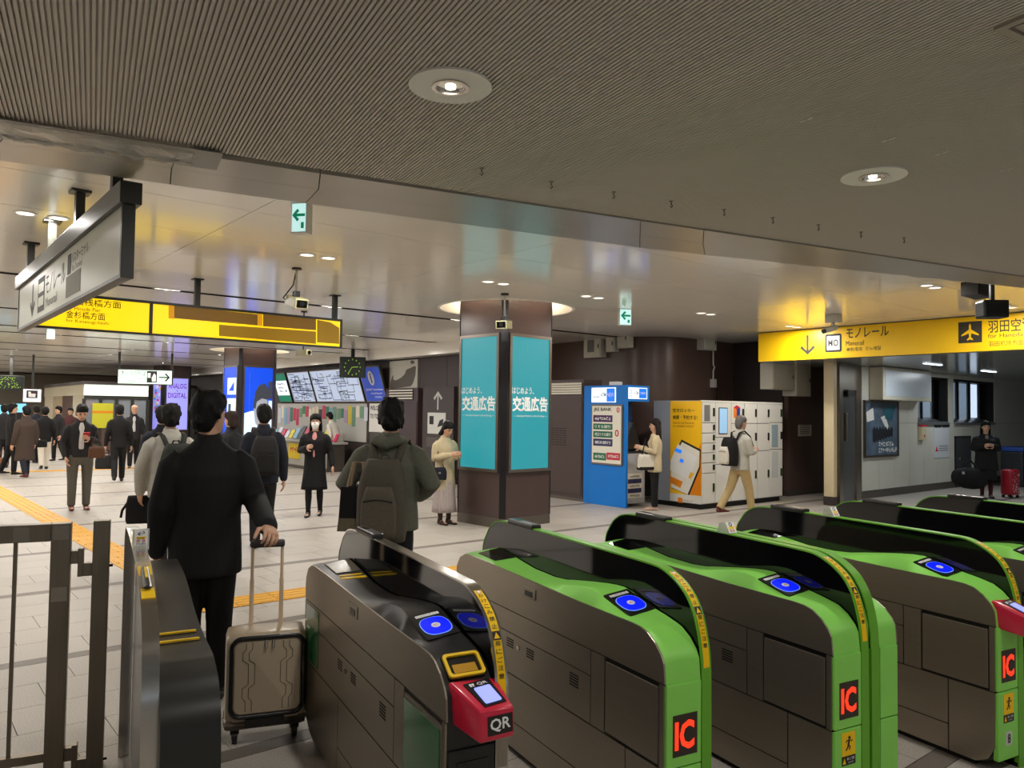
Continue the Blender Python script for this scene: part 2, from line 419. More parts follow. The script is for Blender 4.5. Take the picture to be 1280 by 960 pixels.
wall_strip('wall_panel', [bp-PB*.42+GB*.1, bp-PB*.42+GB*1.4], 0, ZC, .05, m_brown2, wb)
# ---- monorail passage: fascia beam, passage ceiling, cream wall with windows
SG0 = at_z(948, 416, ZC); SGd = -GB                    # sign plane runs along the hall axis
ZF = 2.72
m_fas = mat('fascia_grey', (150, 150, 146), .3, .3)
bulk = struct(obj('wall_fascia', MB().box(0.0, 9, .03, .35, ZF, ZC), m_fas)); bulk.location = SG0; bulk.rotation_euler = (0, 0, ROT_GB); bulk.name = 'wall_fascia'
m_cp2 = mat('passage_ceiling', (150, 156, 158), .14, .1, spec=.8)
CW0 = at_z(1077.5, 624, 0)                             # start of the cream wall
def cw(x, y):
    p = on_plane(x, y, CW0, GB); return (p-CW0).dot(PB), p.z
pcq = [SG0+GB*2.5, SG0-GB*9, SG0-GB*9+PB*14, SG0+GB*2.5+PB*14]
passage = structE('ceiling_passage')
for i in range(9):
    for j in range(4):
        a = SG0+GB*.2-GB*1.4*i+PB*(.36+4.2*j); obj('ceiling_panel', MB().prism([((a+q).x, (a+q).y) for q in (Vector(), -GB*1.395, -GB*1.395+PB*4.195, PB*4.195)], ZF, ZF+.03, 'z'), m_cp2, passage)
wall_right = structE('wall_right', CW0, ROT_PB)
rows_z = [(.16, 1.60), (1.606, 2.72)]
wx = [(1.9-.02, 3.43), (3.62, 5.40)]                    # window openings (local x)
s0, zb = cw(1147, 545); 
win = [(cw(1147, 500)[0], cw(1186, 500)[0]), (cw(1192, 500)[0], cw(1243, 500)[0])]
ztop = 2.62; zsill = cw(1190, 529)[1]
x = 0.0; xs = [0]
step = .72
while x < 13: x += step; xs.append(x)
for a, b in zip(xs[:-1], xs[1:]):
    obj('wall_panel', MB().box(a+.003, b-.003, 0, .05, .16, zsill-.003), m_cream, wall_right)
def upper(a, b, z0, z1):
    if b-a > .02 and z1-z0 > .02: obj('wall_panel', MB().box(a+.003, b-.003, 0, .05, z0+.003, z1-.003), m_cream, wall_right)
xx = 0
for (a, b) in win:
    while xx+step < a: upper(xx, xx+step, zsill, ZF); xx += step
    upper(xx, a, zsill, ZF); upper(a, b, ztop, ZF); xx = b
while xx < 12: upper(xx, xx+step, zsill, ZF); xx += step
obj('wall_backing', MB().box(-.3, win[0][0], .05, .12, 0, ZF).box(win[0][1], win[1][0], .05, .12, 0, ZF).box(win[1][1], 13, .05, .12, 0, ZF).box(win[0][0], win[1][1], .05, .12, 0, zsill).box(win[0][0], win[1][1], .05, .12, ztop, ZF), m_seam, wall_right)
obj('baseboard', MB().box(-.1, 13, -.012, .05, 0, .155), m_skirt, wall_right)
m_wf = mat('window_frame_dark', (28, 28, 30), .4, .3)
m_glass = mat('window_glass', (225, 238, 248), .03, alpha=.18, spec=.6)
m_sky = mat('outdoor_pale_facade', (214, 220, 224), .8)
m_bld = mat('outdoor_grey_facade', (160, 170, 180), .8)
for wi, (a, b) in enumerate(win):
    w_ = structE('window_%d' % (wi+1), CW0, ROT_PB)
    obj('window_frame', MB().box(a, b, .02, .4, zsill, zsill+.05).box(a, b, .02, .4, ztop-.05, ztop).box(a, a+.05, .02, .4, zsill, ztop).box(b-.42, b, .02, .06, zsill, ztop).box(b-.05, b, .05, .4, zsill, ztop), m_wf, w_)
    nb = 2 if wi == 0 else 3; w3 = (b-.42-a)/nb
    for k in range(nb):
        obj('pane', MB().box(a+w3*k+.03, a+w3*(k+1)-.03, .20, .21, zsill+.05, ztop-.05), m_glass, w_)
        obj('mullion', MB().box(a+w3*(k+1)-.035, a+w3*(k+1)+.035, .17, .24, zsill+.04, ztop-.04), m_wf, w_)
    obj('window_sill', MB().prism([(-.05, zsill+.02), (.3, zsill+.14), (.3, zsill-.02), (-.05, zsill-.04)], a, b-.1, 'x'), mat('sill_grey', (120, 122, 124), .3, .4), w_)
for k, (x0, x1, zt, mt) in enumerate(((1.2, 4.2, 5.0, m_sky), (4.3, 5.6, 5.0, m_bld), (5.7, 9.0, 5.2, m_sky), (9.1, 16.0, 5.4, m_bld))):
    o = obj('distant_building', MB().box(x0, x1, 3+.3*k, 4+.3*k, 0, zt), mt); o.location = CW0; o.rotation_euler = (0, 0, ROT_PB); o['kind'] = 'structure'
# cream pillar and steel door beside the passage
pp = at_z(1038, 632, 0)
pil = structE('wall_pillar', pp, ROT_GB)
obj('pillar_face', MB().bbox(-.13, .07, 0, .12, .16, ZF, .008), mat('cream_pillar', (212, 196, 160), .4), pil)
obj('pillar_base', MB().box(-.135, .075, -.006, .12, 0, .165), m_brown2, pil)
dq0 = at_z(1050, 631, 0); dq1 = CW0+Vector((-.05, -.1, 0)); dd = (dq1-dq0); dl = dd.length
door = structE('door_1', dq0, math.atan2(dd.y, dd.x))
obj('door_jamb', MB().box(0, .2, 0, .12, 0, ZF).box(dl-.3, dl, 0, .12, 0, ZF).box(.2, dl-.3, 0, .12, 2.2, ZF), M_STEEL, door)
obj('door_leaf', MB().box(.2, dl-.3, .03, .07, .02, 2.2), mat('grey_door', (96, 98, 100), .3, .4), door)
obj('door_closer', MB().box(.3, .7, -.06, .03, 2.08, 2.18), M_BLACK, door)
obj('door_handle', MB().bbox(.28, .32, -.05, .03, 1.2, 1.75, .01), M_CHROME, door)
# far walls that close the hall
m_far = mat('far_wall', (140, 128, 112), .5, noise=.08, nscale=.5)
wall_far = struct(obj('wall_far', MB().box(-22.3, 16.75, 46, 46.3, 0, ZC+.1), m_far)); wall_far.rotation_euler = (0, 0, ROT_PB)
wall_side = struct(obj('wall_side', MB().box(-22.3, -22, -7, 46, 0, ZC+.1), m_far)); wall_side.rotation_euler = (0, 0, ROT_PB)
# the rest of the station shell, behind and beside the viewer
m_shell = mat('plain_station_wall', (196, 192, 182), .5)
for nm, b_ in (('wall_rear', (-22.3, 28.5, -7.3, -7, 0, ZC+.1)), ('wall_passage_end', (28.5, 28.8, -7.3, 8.4, 0, ZC+.1)), ('wall_outer', (16.68, 16.8, 7.95, 46.3, 0, ZC+.1)), ('ceiling_upper', (16.75, 29, 1, 8.3, ZC+.03, ZC+.12)), ('ceiling_rear', (-22.3, 28.8, -7.3, 1.2, ZC+.08, ZC+.16))):
    o = struct(obj(nm, MB().box(*b_), m_shell)); o.rotation_euler = (0, 0, ROT_PB)
# ================================================================ TICKET GATES
# local frame: x across (right), y along the aisle into the hall, z up; origin at the near left foot
SIDE = [(1.838, .757), (1.83, .80), (1.79, .852), (1.72, .880), (1.65, .885), (1.43, .884), (1.0, .876), (.6, .870), (.2, .869), (.145, .866), (.105, .856), (.058, .828), (.022, .792), (.007, .764), (0, .69)]
TOPR = [  # y, left z, ridge z, right z
    (1.838, .74, .74, .74), (1.83, .80, .80, .80), (1.79, .855, .856, .86), (1.72, .883, .887, .90), (1.65, .886, .893, .914), (1.55, .885, .89, .906), (1.43, .884, .886, .894), (1.24, .878, .878, .872), (1.04, .874, .874, .868),
    (.93, .873, .875, .876), (.86, .873, .88, .888), (.78, .872, .893, .900), (.70, .870, .908, .912), (.60, .870, .925, .925), (.53, .869, .929, .932), (.47, .868, .922, .934), (.42, .868, .906, .926), (.29, .869, .872, .893), (.20, .869, .870, .878),
    (.145, .866, .867, .867), (.105, .857, .857, .857), (.058, .829, .829, .829), (.022, .793, .793, .793), (.007, .764, .764, .764), (0, .69, .69, .69)]
PAN = [(1.86, .0), (1.86, .86), (1.846, .915), (1.81, .965), (1.775, 1.005), (1.72, 1.04), (1.667, 1.057), (1.58, 1.066), (1.40, 1.068), (.9, 1.066), (.5, 1.063), (.30, 1.060), (.235, 1.053), (.177, 1.033), (.13, 1.008), (.088, .975), (.058, .935), (.038, .895), (.018, .83), (.006, .76), (.002, .68), (.0, .35), (0, .0)]
PAN = PAN[:2]+smooth_path(PAN[1:-2], 3)[1:]+PAN[-2:]
BW_ = .165
def surf_z(x, y):
    for (a, b) in zip(TOPR[:-1], TOPR[1:]):
        if b[0] <= y <= a[0]:
            t = (y-b[0])/(a[0]-b[0]+1e-9); l, r, c = (b[i]+(a[i]-b[i])*t for i in (1, 2, 3)); break
    if x < .032: return l+(r-l)*x/.032
    return r+(c-r)*(x-.032)/(.165-.032)
def surf_plate(x0, x1, y0, y1, h=.002, nx=3, ny=6):
    mb = MB(); g = [[(x0+(x1-x0)*i/nx, y0+(y1-y0)*j/ny) for j in range(ny+1)] for i in range(nx+1)]
    top = [(x, y, surf_z(x, y)+h) for r in g for x, y in r]; bot = [(x, y, surf_z(x, y)-.004) for r in g for x, y in r]; n = len(top); w = ny+1
    fs = [(i*w+j, (i+1)*w+j, (i+1)*w+j+1, i*w+j+1) for i in range(nx) for j in range(ny)]
    fs += [tuple(n+q for q in reversed(f)) for f in fs]
    rim = [i*w for i in range(nx+1)]+[nx*w+j for j in range(1, ny+1)]+[i*w+ny for i in range(nx-1, -1, -1)]+[j for j in range(ny-1, 0, -1)]
    fs += [(a, b, b+n, a+n) for a, b in zip(rim, rim[1:]+rim[:1])]
    return mb.add(top+bot, fs)
m_blue = mat('reader_blue', (10, 30, 235), .25, emit=.9, ecol=(10, 28, 240))
m_bluel = mat('reader_line', (120, 160, 255), .3, emit=.5)
m_led = mat('led_red', (255, 50, 20), .5, emit=1.3, ecol=(255, 52, 22))
m_ledbox = mat('led_panel_dark', (48, 34, 24), .5)
m_ylab = mat('label_yellow', (255, 206, 12), .5, spec=.3)
m_greenac = mat('green_acrylic', (44, 108, 62), .15, coat=.3)
m_qrs = mat('qr_screen', (150, 160, 250), .2, emit=1.0, ecol=(140, 150, 250))
m_gled = mat('green_led', (60, 255, 60), .4, emit=2.0)
def top_cover(w, flip=False):
    mb = MB(); rings = []
    for (y, a, r, c) in TOPR:
        rings.append([(0.001, y, .68), (0.001, y, a), (.032, y, r), (.10, y, (r+c)/2), (w, y, c), (w, y, .68)])
    mb.loft(rings); return mb
def strip_on_path(path, x0, x1, off, th, mb):
    # ribbon following a (y, z) path
    n = len(path); nor = []
    for i in range(n):
        a, b = path[max(i-1, 0)], path[min(i+1, n-1)]; t = Vector((b[0]-a[0], b[1]-a[1])); t.normalize(); nor.append(Vector((-t.y, t.x)))
    rings = []
    for i, (y, z) in enumerate(path):
        nn = nor[i]; s = 1 if True else 1
        rings.append([(x0, y+nn.x*off, z+nn.y*off), (x1, y+nn.x*off, z+nn.y*off), (x1, y+nn.x*(off+th), z+nn.y*(off+th)), (x0, y+nn.x*(off+th), z+nn.y*(off+th))])
    return mb.loft(rings)
def path_point(path, s):
    for i in range(len(path)-1):
        a, b = Vector(path[i]), Vector(path[i+1]); L = (b-a).length
        if s <= L: return a+(b-a)*(s/L), (b-a).normalized()
        s -= L
    a, b = Vector(path[-2]), Vector(path[-1]); return b, (b-a).normalized()
def surf_matrix(xc, P2, t2):
    # local +y of the text runs against t2 (towards far), its x along gate x, its normal out of the surface
    yv = Vector((0, -t2.x, -t2.y)); xv = Vector((1, 0, 0)); zv = xv.cross(yv)
    return Matrix(((xv.x, yv.x, zv.x, xc), (xv.y, yv.y, zv.y, P2.x), (xv.z, yv.z, zv.z, P2.y), (0, 0, 0, 1)))
def up_matrix(xc, P2, t2, lift):
    M = surf_matrix(xc, P2, t2); n = M.to_3x3().col[2]; M.translation += n*lift; return M
def side_panels(t, material, xs=-1, x0=0.0):
    # steel cover panels on one side; xs = -1 for the left face
    a, b = (x0-.007, x0) if xs < 0 else (x0, x0+.007)
    up = [(y, z) for (y, z) in SIDE if z > .70]+[(.0, .692), (1.835, .692)]
    o = obj('side_panel', MB().prism([(y, z+.0) for y, z in up], a, b, 'x'), material, t); pan = o
    R = lambda y0, y1, z0, z1: obj('side_panel', MB().box(a, b, y0, y1, z0, z1), material, t)
    R(.476, 1.836, .583, .687); R(.476, 1.833, .384, .578); R(.376, .471, .384, .687); R(.006, .030, .384, .687)
    d = obj('access_door', MB().bbox(a-.002, b, .036, .366, .392, .672, .003), material, t)
    R(.236, 1.20, .16, .378)
    lo = [(1.205, .378), (1.831, .378), (1.82, .17), (1.78, .10), (1.70, .05), (1.62, .03), (1.205, .03)]
    obj('side_panel', MB().prism(lo, a, b, 'x'), material, t)
    lo = [(.006, .378), (.23, .378), (.23, .03), (.10, .03), (.04, .06), (.01, .12)]
    obj('side_panel', MB().prism(lo, a, b, 'x'), material, t); R(.236, 1.20, .03, .155)
    if xs < 0:
        for (yc, zc, n) in ((1.18, .55, 4), (.98, .55, 4), (.60, .55, 5)):
            vm = MB()
            for k in range(n): vm.box(a-.001, a+.002, yc-.035, yc+.035, zc-.006*k*2-.004, zc-.006*k*2+.002)
            obj('vent', vm, M_DARK, pan)
        h = obj('latch', MB().bbox(a-.004, a+.004, .93, 1.07, .79, .845, .006), material, pan)
        obj('lock_core', MB().box(a-.006, a-.003, .96, 1.03, .80, .825), M_BLACK, pan)
        obj('lock_core', MB().cyl((a-.008, 1.09, .53), (a, 1.09, .53), .011, 12), M_CHROME, pan)
def reader(t, w, plate_mat, y0=.265, y1=.445, lbl=True):
    za = lambda y: .875+(y-.27)*(.930-.885)/(.445-.27)+.006   # slope of the pod
    xa_, xb_ = .034, w-.003
    c00, c10, c01, c11 = (Vector((x, y, surf_z(x, y))) for x, y in ((xa_, y0), (xb_, y0), (xa_, y1), (xb_, y1)))
    xv = ((c10-c00)+(c11-c01)).normalized(); yv = ((c01-c00)+(c11-c10)); yv = (yv-xv*yv.dot(xv)).normalized(); zv = xv.cross(yv); cc = (c00+c10+c01+c11)/4
    M = Matrix(((xv.x, yv.x, zv.x, cc.x), (xv.y, yv.y, zv.y, cc.y), (xv.z, yv.z, zv.z, cc.z), (0, 0, 0, 1)))
    L = ((c01-c00).length+(c11-c10).length)/2; hw = (xb_-xa_)/2
    base = obj('card_reader', MB().prism(rect_round(-hw, hw, -L/2, L/2, .004), -.010, .004, 'z', M), plate_mat, t)
    k = 1.0
    d = [(.052*math.copysign(abs(math.cos(a))**.75, math.cos(a)), -.014+.058*math.copysign(abs(math.sin(a))**.75, math.sin(a))) for a in [2*math.pi*i/40 for i in range(40)]]
    o2 = [(x*1.06, -.014+(y+.014)*1.06) for x, y in d]
    obj('touch_ring', MB().prism(o2, .004, .0055, 'z', M), m_bluel, base)
    obj('touch_pad', MB().prism(d, .004, .0065, 'z', M), m_blue, base)
    obj('touch_centre', MB().disc((0, -.014), .017, .0065, .0072, 20, M=M), M_WINK, base)
    text('IC', mat('red_ink', (200, 40, 40), .5), base, 0, 0, 0, w=.016, h=.012, bold=.01, M=M @ Matrix.Translation((0, -.014, .0078)))
    if lbl:
        obj('caption_strip', MB().box(-.046, .046, .060, .076, .004, .0055, M), M_WINK, base)
        text('しっかりタッチ', M_INK, base, 0, 0, 0, w=.080, h=.010, M=M @ Matrix.Translation((0, .068, .0062)))
def panel(t, x0, x1, rim_mat, cap=True, sticker=True, edge_mat=None):
    obj('screen_panel', MB().prism(PAN, x0+.002, x1-.002, 'x'), M_BLACKG, t)
    r = obj('panel_rim', strip_on_path(PAN, x0, x1, -.002, .007, MB()) if False else strip_on_path(list(reversed(PAN)), x0, x1, -.002, .007, MB()), rim_mat, t, 'auto')
    if cap:
        c = obj('sensor_bar', MB().bbox(x0-.004, x1+.004, 1.27, 1.55, 1.062, 1.092, .010), M_BLACK, t)
        obj('sensor_lens', MB().box(x0+.01, x1-.01, 1.44, 1.52, 1.091, 1.0935), M_BLACKG, c)
    if sticker:
        path = [p for p in PAN if p[0] <= .205 and p[1] >= .70]
        path = [(.20, 1.043)]+[p for p in path if p[0] < .2]
        xc = (x0+x1)/2; w = (x1-x0)*.62
        base = obj('warning_sticker', strip_on_path(list(reversed(path[:-1]+[(.006, .72)])), xc-w/2, xc+w/2, .0052, .0012, MB()), m_ylab, t)
        fwd = path[:-1]+[(.006, .72)]
        P2, t2 = path_point(fwd, .012); M = up_matrix(xc, P2, t2, .0075)
        obj('no_entry_mark', MB().disc((0, 0), .010, 0, .0006, 20, M=M), M_WINK, base)
        obj('no_entry_ring', MB().ring((0, 0), .0075, .0095, .0006, .0010, 24), mat('red_ink', (200, 40, 40), .5), base).matrix_local = M
        s = .034
        for ch in 'かけこみ禁止':
            P2, t2 = path_point(fwd, s); text(ch, M_INK, base, 0, 0, 0, w=w*.72, h=.017, bold=.008, M=up_matrix(xc, P2, t2, .0075)); s += .0255
        P2, t2 = path_point(fwd, s+.006); M = up_matrix(xc, P2, t2, .0072)
        obj('warning_patch', MB().box(-w/2, w/2, -.015, .015, 0, .0006, M), M_INK, base)
        obj('warning_triangle', MB().prism([(-.011, -.010), (.011, -.010), (0, .011)], .0006, .0012, 'z', M), m_ylab, base)
        s += .031
        for ch in '扉にご注意':
            P2, t2 = path_point(fwd, s); text(ch, M_INK, base, 0, 0, 0, w=w*.72, h=.017, bold=.008, M=up_matrix(xc, P2, t2, .0075)); s += .0255
    return r
def front(t, x0, x1, material, led=True, run=False, number=None, ybase=0.0):
    y0 = ybase-.006
    rr = lambda z0, z1: obj('front_panel', MB().bbox(x0, x1, y0, ybase+.02, z0, z1, .004), material, t)
    a = rr(.385, .686); b = rr(.06, .380)
    if led:
        cx = x0+(x1-x0)*.52; w = (x1-x0)*.70
        l = obj('lamp_display', MB().box(cx-w/2, cx+w/2, y0-.002, y0+.01, .425, .575), m_ledbox, t)
        text('IC', m_led, l, cx-.004, y0-.0032, .50, w=w*.80, h=.105, bold=.035)
    if run:
        cx = x0+(x1-x0)*.5; w = .082
        s = obj('caution_sticker', MB().box(cx-w/2, cx+w/2, y0-.0015, y0+.005, .235, .368), m_ylab, t)
        obj('caption_patch', MB().box(cx-w/2, cx+w/2, y0-.0022, y0, .235, .272), M_INK, s)
        z0 = .318; k = .001
        fig = MB()
        def limb(pts, r): fig.chain([(cx+x*k, y0-.0018, z0+z*k) for x, z in pts], [(r*k, .0006)]*len(pts), 8, ref=(1, 0, 0))
        fig.prism([(cx+k*(4+7*math.cos(i*.6283)), z0+k*(27+7*math.sin(i*.6283))) for i in range(10)], y0-.0024, y0-.001, 'y')
        fig.prism([(cx+k*x, z0+k*z) for x, z in ((-2, 20), (9, 18), (3, -2), (-7, 0))], y0-.0024, y0-.001, 'y')
        fig.prism([(cx+k*x, z0+k*z) for x, z in ((-7, 0), (3, -2), (-3, -14), (-16, -26), (-20, -22), (-10, -12))], y0-.0024, y0-.001, 'y')
        fig.prism([(cx+k*x, z0+k*z) for x, z in ((-5, 0), (3, -2), (12, -10), (6, -24), (1, -23), (5, -10))], y0-.0024, y0-.001, 'y')
        fig.prism([(cx+k*x, z0+k*z) for x, z in ((8, 18), (16, 8), (24, 14), (22, 18), (16, 13), (9, 21))], y0-.0024, y0-.001, 'y')
        fig.prism([(cx+k*x, z0+k*z) for x, z in ((-2, 20), (-14, 18), (-18, 8), (-14, 7), (-11, 14), (-3, 15))], y0-.0024, y0-.001, 'y')
        obj('running_figure', fig, M_INK, s)
        obj('warning_triangle', MB().prism([(cx-.038, .241), (cx-.018, .241), (cx-.028, .266)], y0-.003, y0-.002, 'y'), m_ylab, s)
        text('扉にご注意', M_WINK, s, cx+.010, y0-.003, .260, w=.046, h=.012, bold=.01)
        text('CAUTION', M_WINK, s, cx+.010, y0-.003, .245, w=.032, h=.006)
    if number:
        cx = x0+(x1-x0)*.5
        n = obj('number_plate', MB().prism(rect_round(cx-.026, cx+.026, .125, .19, .01), y0-.0015, y0+.002, 'y'), mat('number_grey', (206, 206, 200), .4), t)
        text(number, M_INK, n, cx, y0-.003, .158, w=.024, h=.045, bold=.02)
def qr_pod(t, ox=0.0, dark=False):
    red = M_RED
    bk = [(ox+.008, .03, .685), (ox+.185, .03, .675), (ox+.185, .03, .800), (ox+.008, .03, .812)]
    fr = [(ox+.055, -.118, .655), (ox+.182, -.110, .655), (ox+.182, -.104, .748), (ox+.060, -.112, .752)]
    bm = bmesh.new(); vs = [bm.verts.new(p) for p in bk+fr]
    for f in ((0, 1, 2, 3), (7, 6, 5, 4), (0, 4, 5, 1), (1, 5, 6, 2), (2, 6, 7, 3), (3, 7, 4, 0)): bm.faces.new([vs[i] for i in f])
    bmesh.ops.recalc_face_normals(bm, faces=bm.faces)
    bmesh.ops.bevel(bm, geom=bm.edges[:], offset=.010, segments=3, affect='EDGES', profile=.5)
    me = bpy.data.meshes.new('code_reader'); bm.to_mesh(me); bm.free()
    pod = obj('code_reader', me, red, t, True)
    # top face frame
    a = (Vector(bk[3])+Vector(bk[2]))/2; b = (Vector(fr[3])+Vector(fr[2]))/2
    yv = (a-b).normalized(); xv = (Vector(fr[2])-Vector(fr[3])).normalized(); xv = (xv-yv*xv.dot(yv)).normalized(); zv = xv.cross(yv)
    c = a*.5+b*.5+Vector((.004, 0, 0))
    M = Matrix(((xv.x, yv.x, zv.x, c.x), (xv.y, yv.y, zv.y, c.y), (xv.z, yv.z, zv.z, c.z), (0, 0, 0, 1)))
    f = obj('reader_window', MB().prism([(-.040, -.055), (.044, -.055), (.050, .058), (-.052, .058)], .000, .003, 'z', M), M_BLACK, pod)
    obj('screen', MB().prism(rect_round(-.030, .034, -.045, .030, .006), .003, .0045, 'z', M), m_qrs, f)
    text('QR', M_WINK, f, 0, 0, 0, w=.040, h=.014, bold=.01, M=M @ Matrix.Translation((.014, .044, .0036)))
    obj('code_icon', MB().box(-.035, -.027, .038, .046, .003, .0037, M).box(-.035, -.027, .047, .051, .003, .0037, M).box(-.025, -.019, .038, .042, .003, .0037, M).box(-.025, -.017, .044, .051, .003, .0037, M), M_WINK, f)
    # front label
    yv2 = (Vector(fr[3])-Vector(fr[0])).normalized(); xv2 = (Vector(fr[1])-Vector(fr[0])).normalized(); zv2 = xv2.cross(yv2).normalized(); yv2 = zv2.cross(xv2)
    c2 = sum((Vector(p) for p in fr), Vector())/4+Vector((.010, 0, 0))+zv2*.0008
    M2 = Matrix(((xv2.x, yv2.x, zv2.x, c2.x), (xv2.y, yv2.y, zv2.y, c2.y), (xv2.z, yv2.z, zv2.z, c2.z), (0, 0, 0, 1)))
    l = obj('front_label', MB().box(-.046, .044, -.028, .030, -.001, .0008, M2), M_BLACK, pod)
    text('QR', M_WINK, l, 0, 0, 0, w=.074, h=.042, bold=.02, M=M2 @ Matrix.Translation((-.001, .001, .0014)))
BODY = [(1.832, .19), (1.81, .11), (1.76, .06), (1.68, .03), (.09, .03), (.04, .05), (.012, .10), (.002, .2), (.002, .69), (1.832, .69)]
O2 = at_z(832.5, 860, .68); O2.z = 0
def gate_at(xl, yl=0): return O2+PA*xl+GA*yl
def green_gate(label, xl, yl, run=False, qr=False, number=None, double=False):
    t = thing('ticket_gate', label, 'ticket gate', gate_at(xl, yl), RAD(A_DEG), 'row of green ticket gates')
    obj('body', MB().prism(BODY, .0005, BW_, 'x'), M_BLACK, t)
    obj('plinth', MB().box(.02, BW_, .12, 1.70, 0, .035), M_DARK, t)
    obj('top_cover', top_cover(BW_), M_GREEN, t, 'auto')
    obj('card_tray', surf_plate(.036, .160, 1.44, 1.64, .003), M_BLACKG, t)
    side_panels(t, M_STEELD)
    reader(t, BW_, M_BLACK)
    panel(t, .17, .217, M_GREEND)
    front(t, .0, BW_, M_GREEN, True, run, number)
    obj('front_post', MB().bbox(.17, .217, -.004, .02, .02, .686, .003), M_GREEND, t)
    if qr: qr_pod(t, 0)
    if double:
        panel(t, .235, .285, M_GREEND, False, False)
        obj('front_post', MB().bbox(.235, .285, -.004, .02, .02, .686, .003), M_GREEND, t)
        obj('centre_strip', MB().prism([(min(max(y, .012), 1.84), max(.02, z*.975)) for y, z in PAN], .217, .235, 'x'), M_GREEN, t)
        tc = top_cover(.115); tc.v = [(x+.29, y, z) for x, y, z in tc.v]
        obj('top_cover', tc, M_GREEN, t, 'auto')
        obj('body', MB().prism(BODY, .29, .402, 'x'), M_BLACK, t)
        side_panels(t, M_STEELD, 1, .405)
        front(t, .29, .405, M_GREEN, False, False)
    return t
def bracket_sign(t, y, xc):
    # small clear stand with an exit-prohibited card on the panel top
    s = obj('card_stand', MB().prism([(y-.05, 1.068), (y+.03, 1.068), (y+.02, 1.115), (y-.015, 1.125)], xc-.03, xc+.03, 'x'), mat('clear_stand', (215, 215, 208), .15, alpha=.55), t)
    M = Matrix.Translation((xc, y-.036, 1.098)) @ Matrix.Rotation(RAD(60), 4, 'X')
    c = obj('card', MB().box(-.026, .026, -.03, .03, 0, .002, M), M_WINK, s)
    obj('card_band', MB().box(-.018, .018, -.008, .004, .002, .003, M), m_ylab, c)
    obj('card_arrow', MB().ring((0, 0), .007, .011, .002, .003, 16), M_INK, c).matrix_local = M @ Matrix.Translation((0, .017, 0))
    for sx in (-.009, .009): obj('card_mark', MB().ring((0, 0), .004, .007, .002, .003, 16), mat('red_ink', (200, 40, 40), .5), c).matrix_local = M @ Matrix.Translation((sx, -.018, 0))
g2 = green_gate('green ticket gate standing next to the black gate with a code reader', 0, 0)
g3 = green_gate('double-width green ticket gate with bodies on both sides of its panels', .8505, -.040, run=True, double=True)
bracket_sign(g3, .82, .195)
g4 = green_gate('green ticket gate with a red code reader and the number 8', 1.9286, -.087, run=True, qr=True, number='8')
bracket_sign(g4, 1.10, .195)
g5 = green_gate('green ticket gate beside the number 8 gate, on its far side', 2.83, -.10)
g6 = green_gate('outermost green ticket gate nearest the monorail passage', 3.80, -.12)
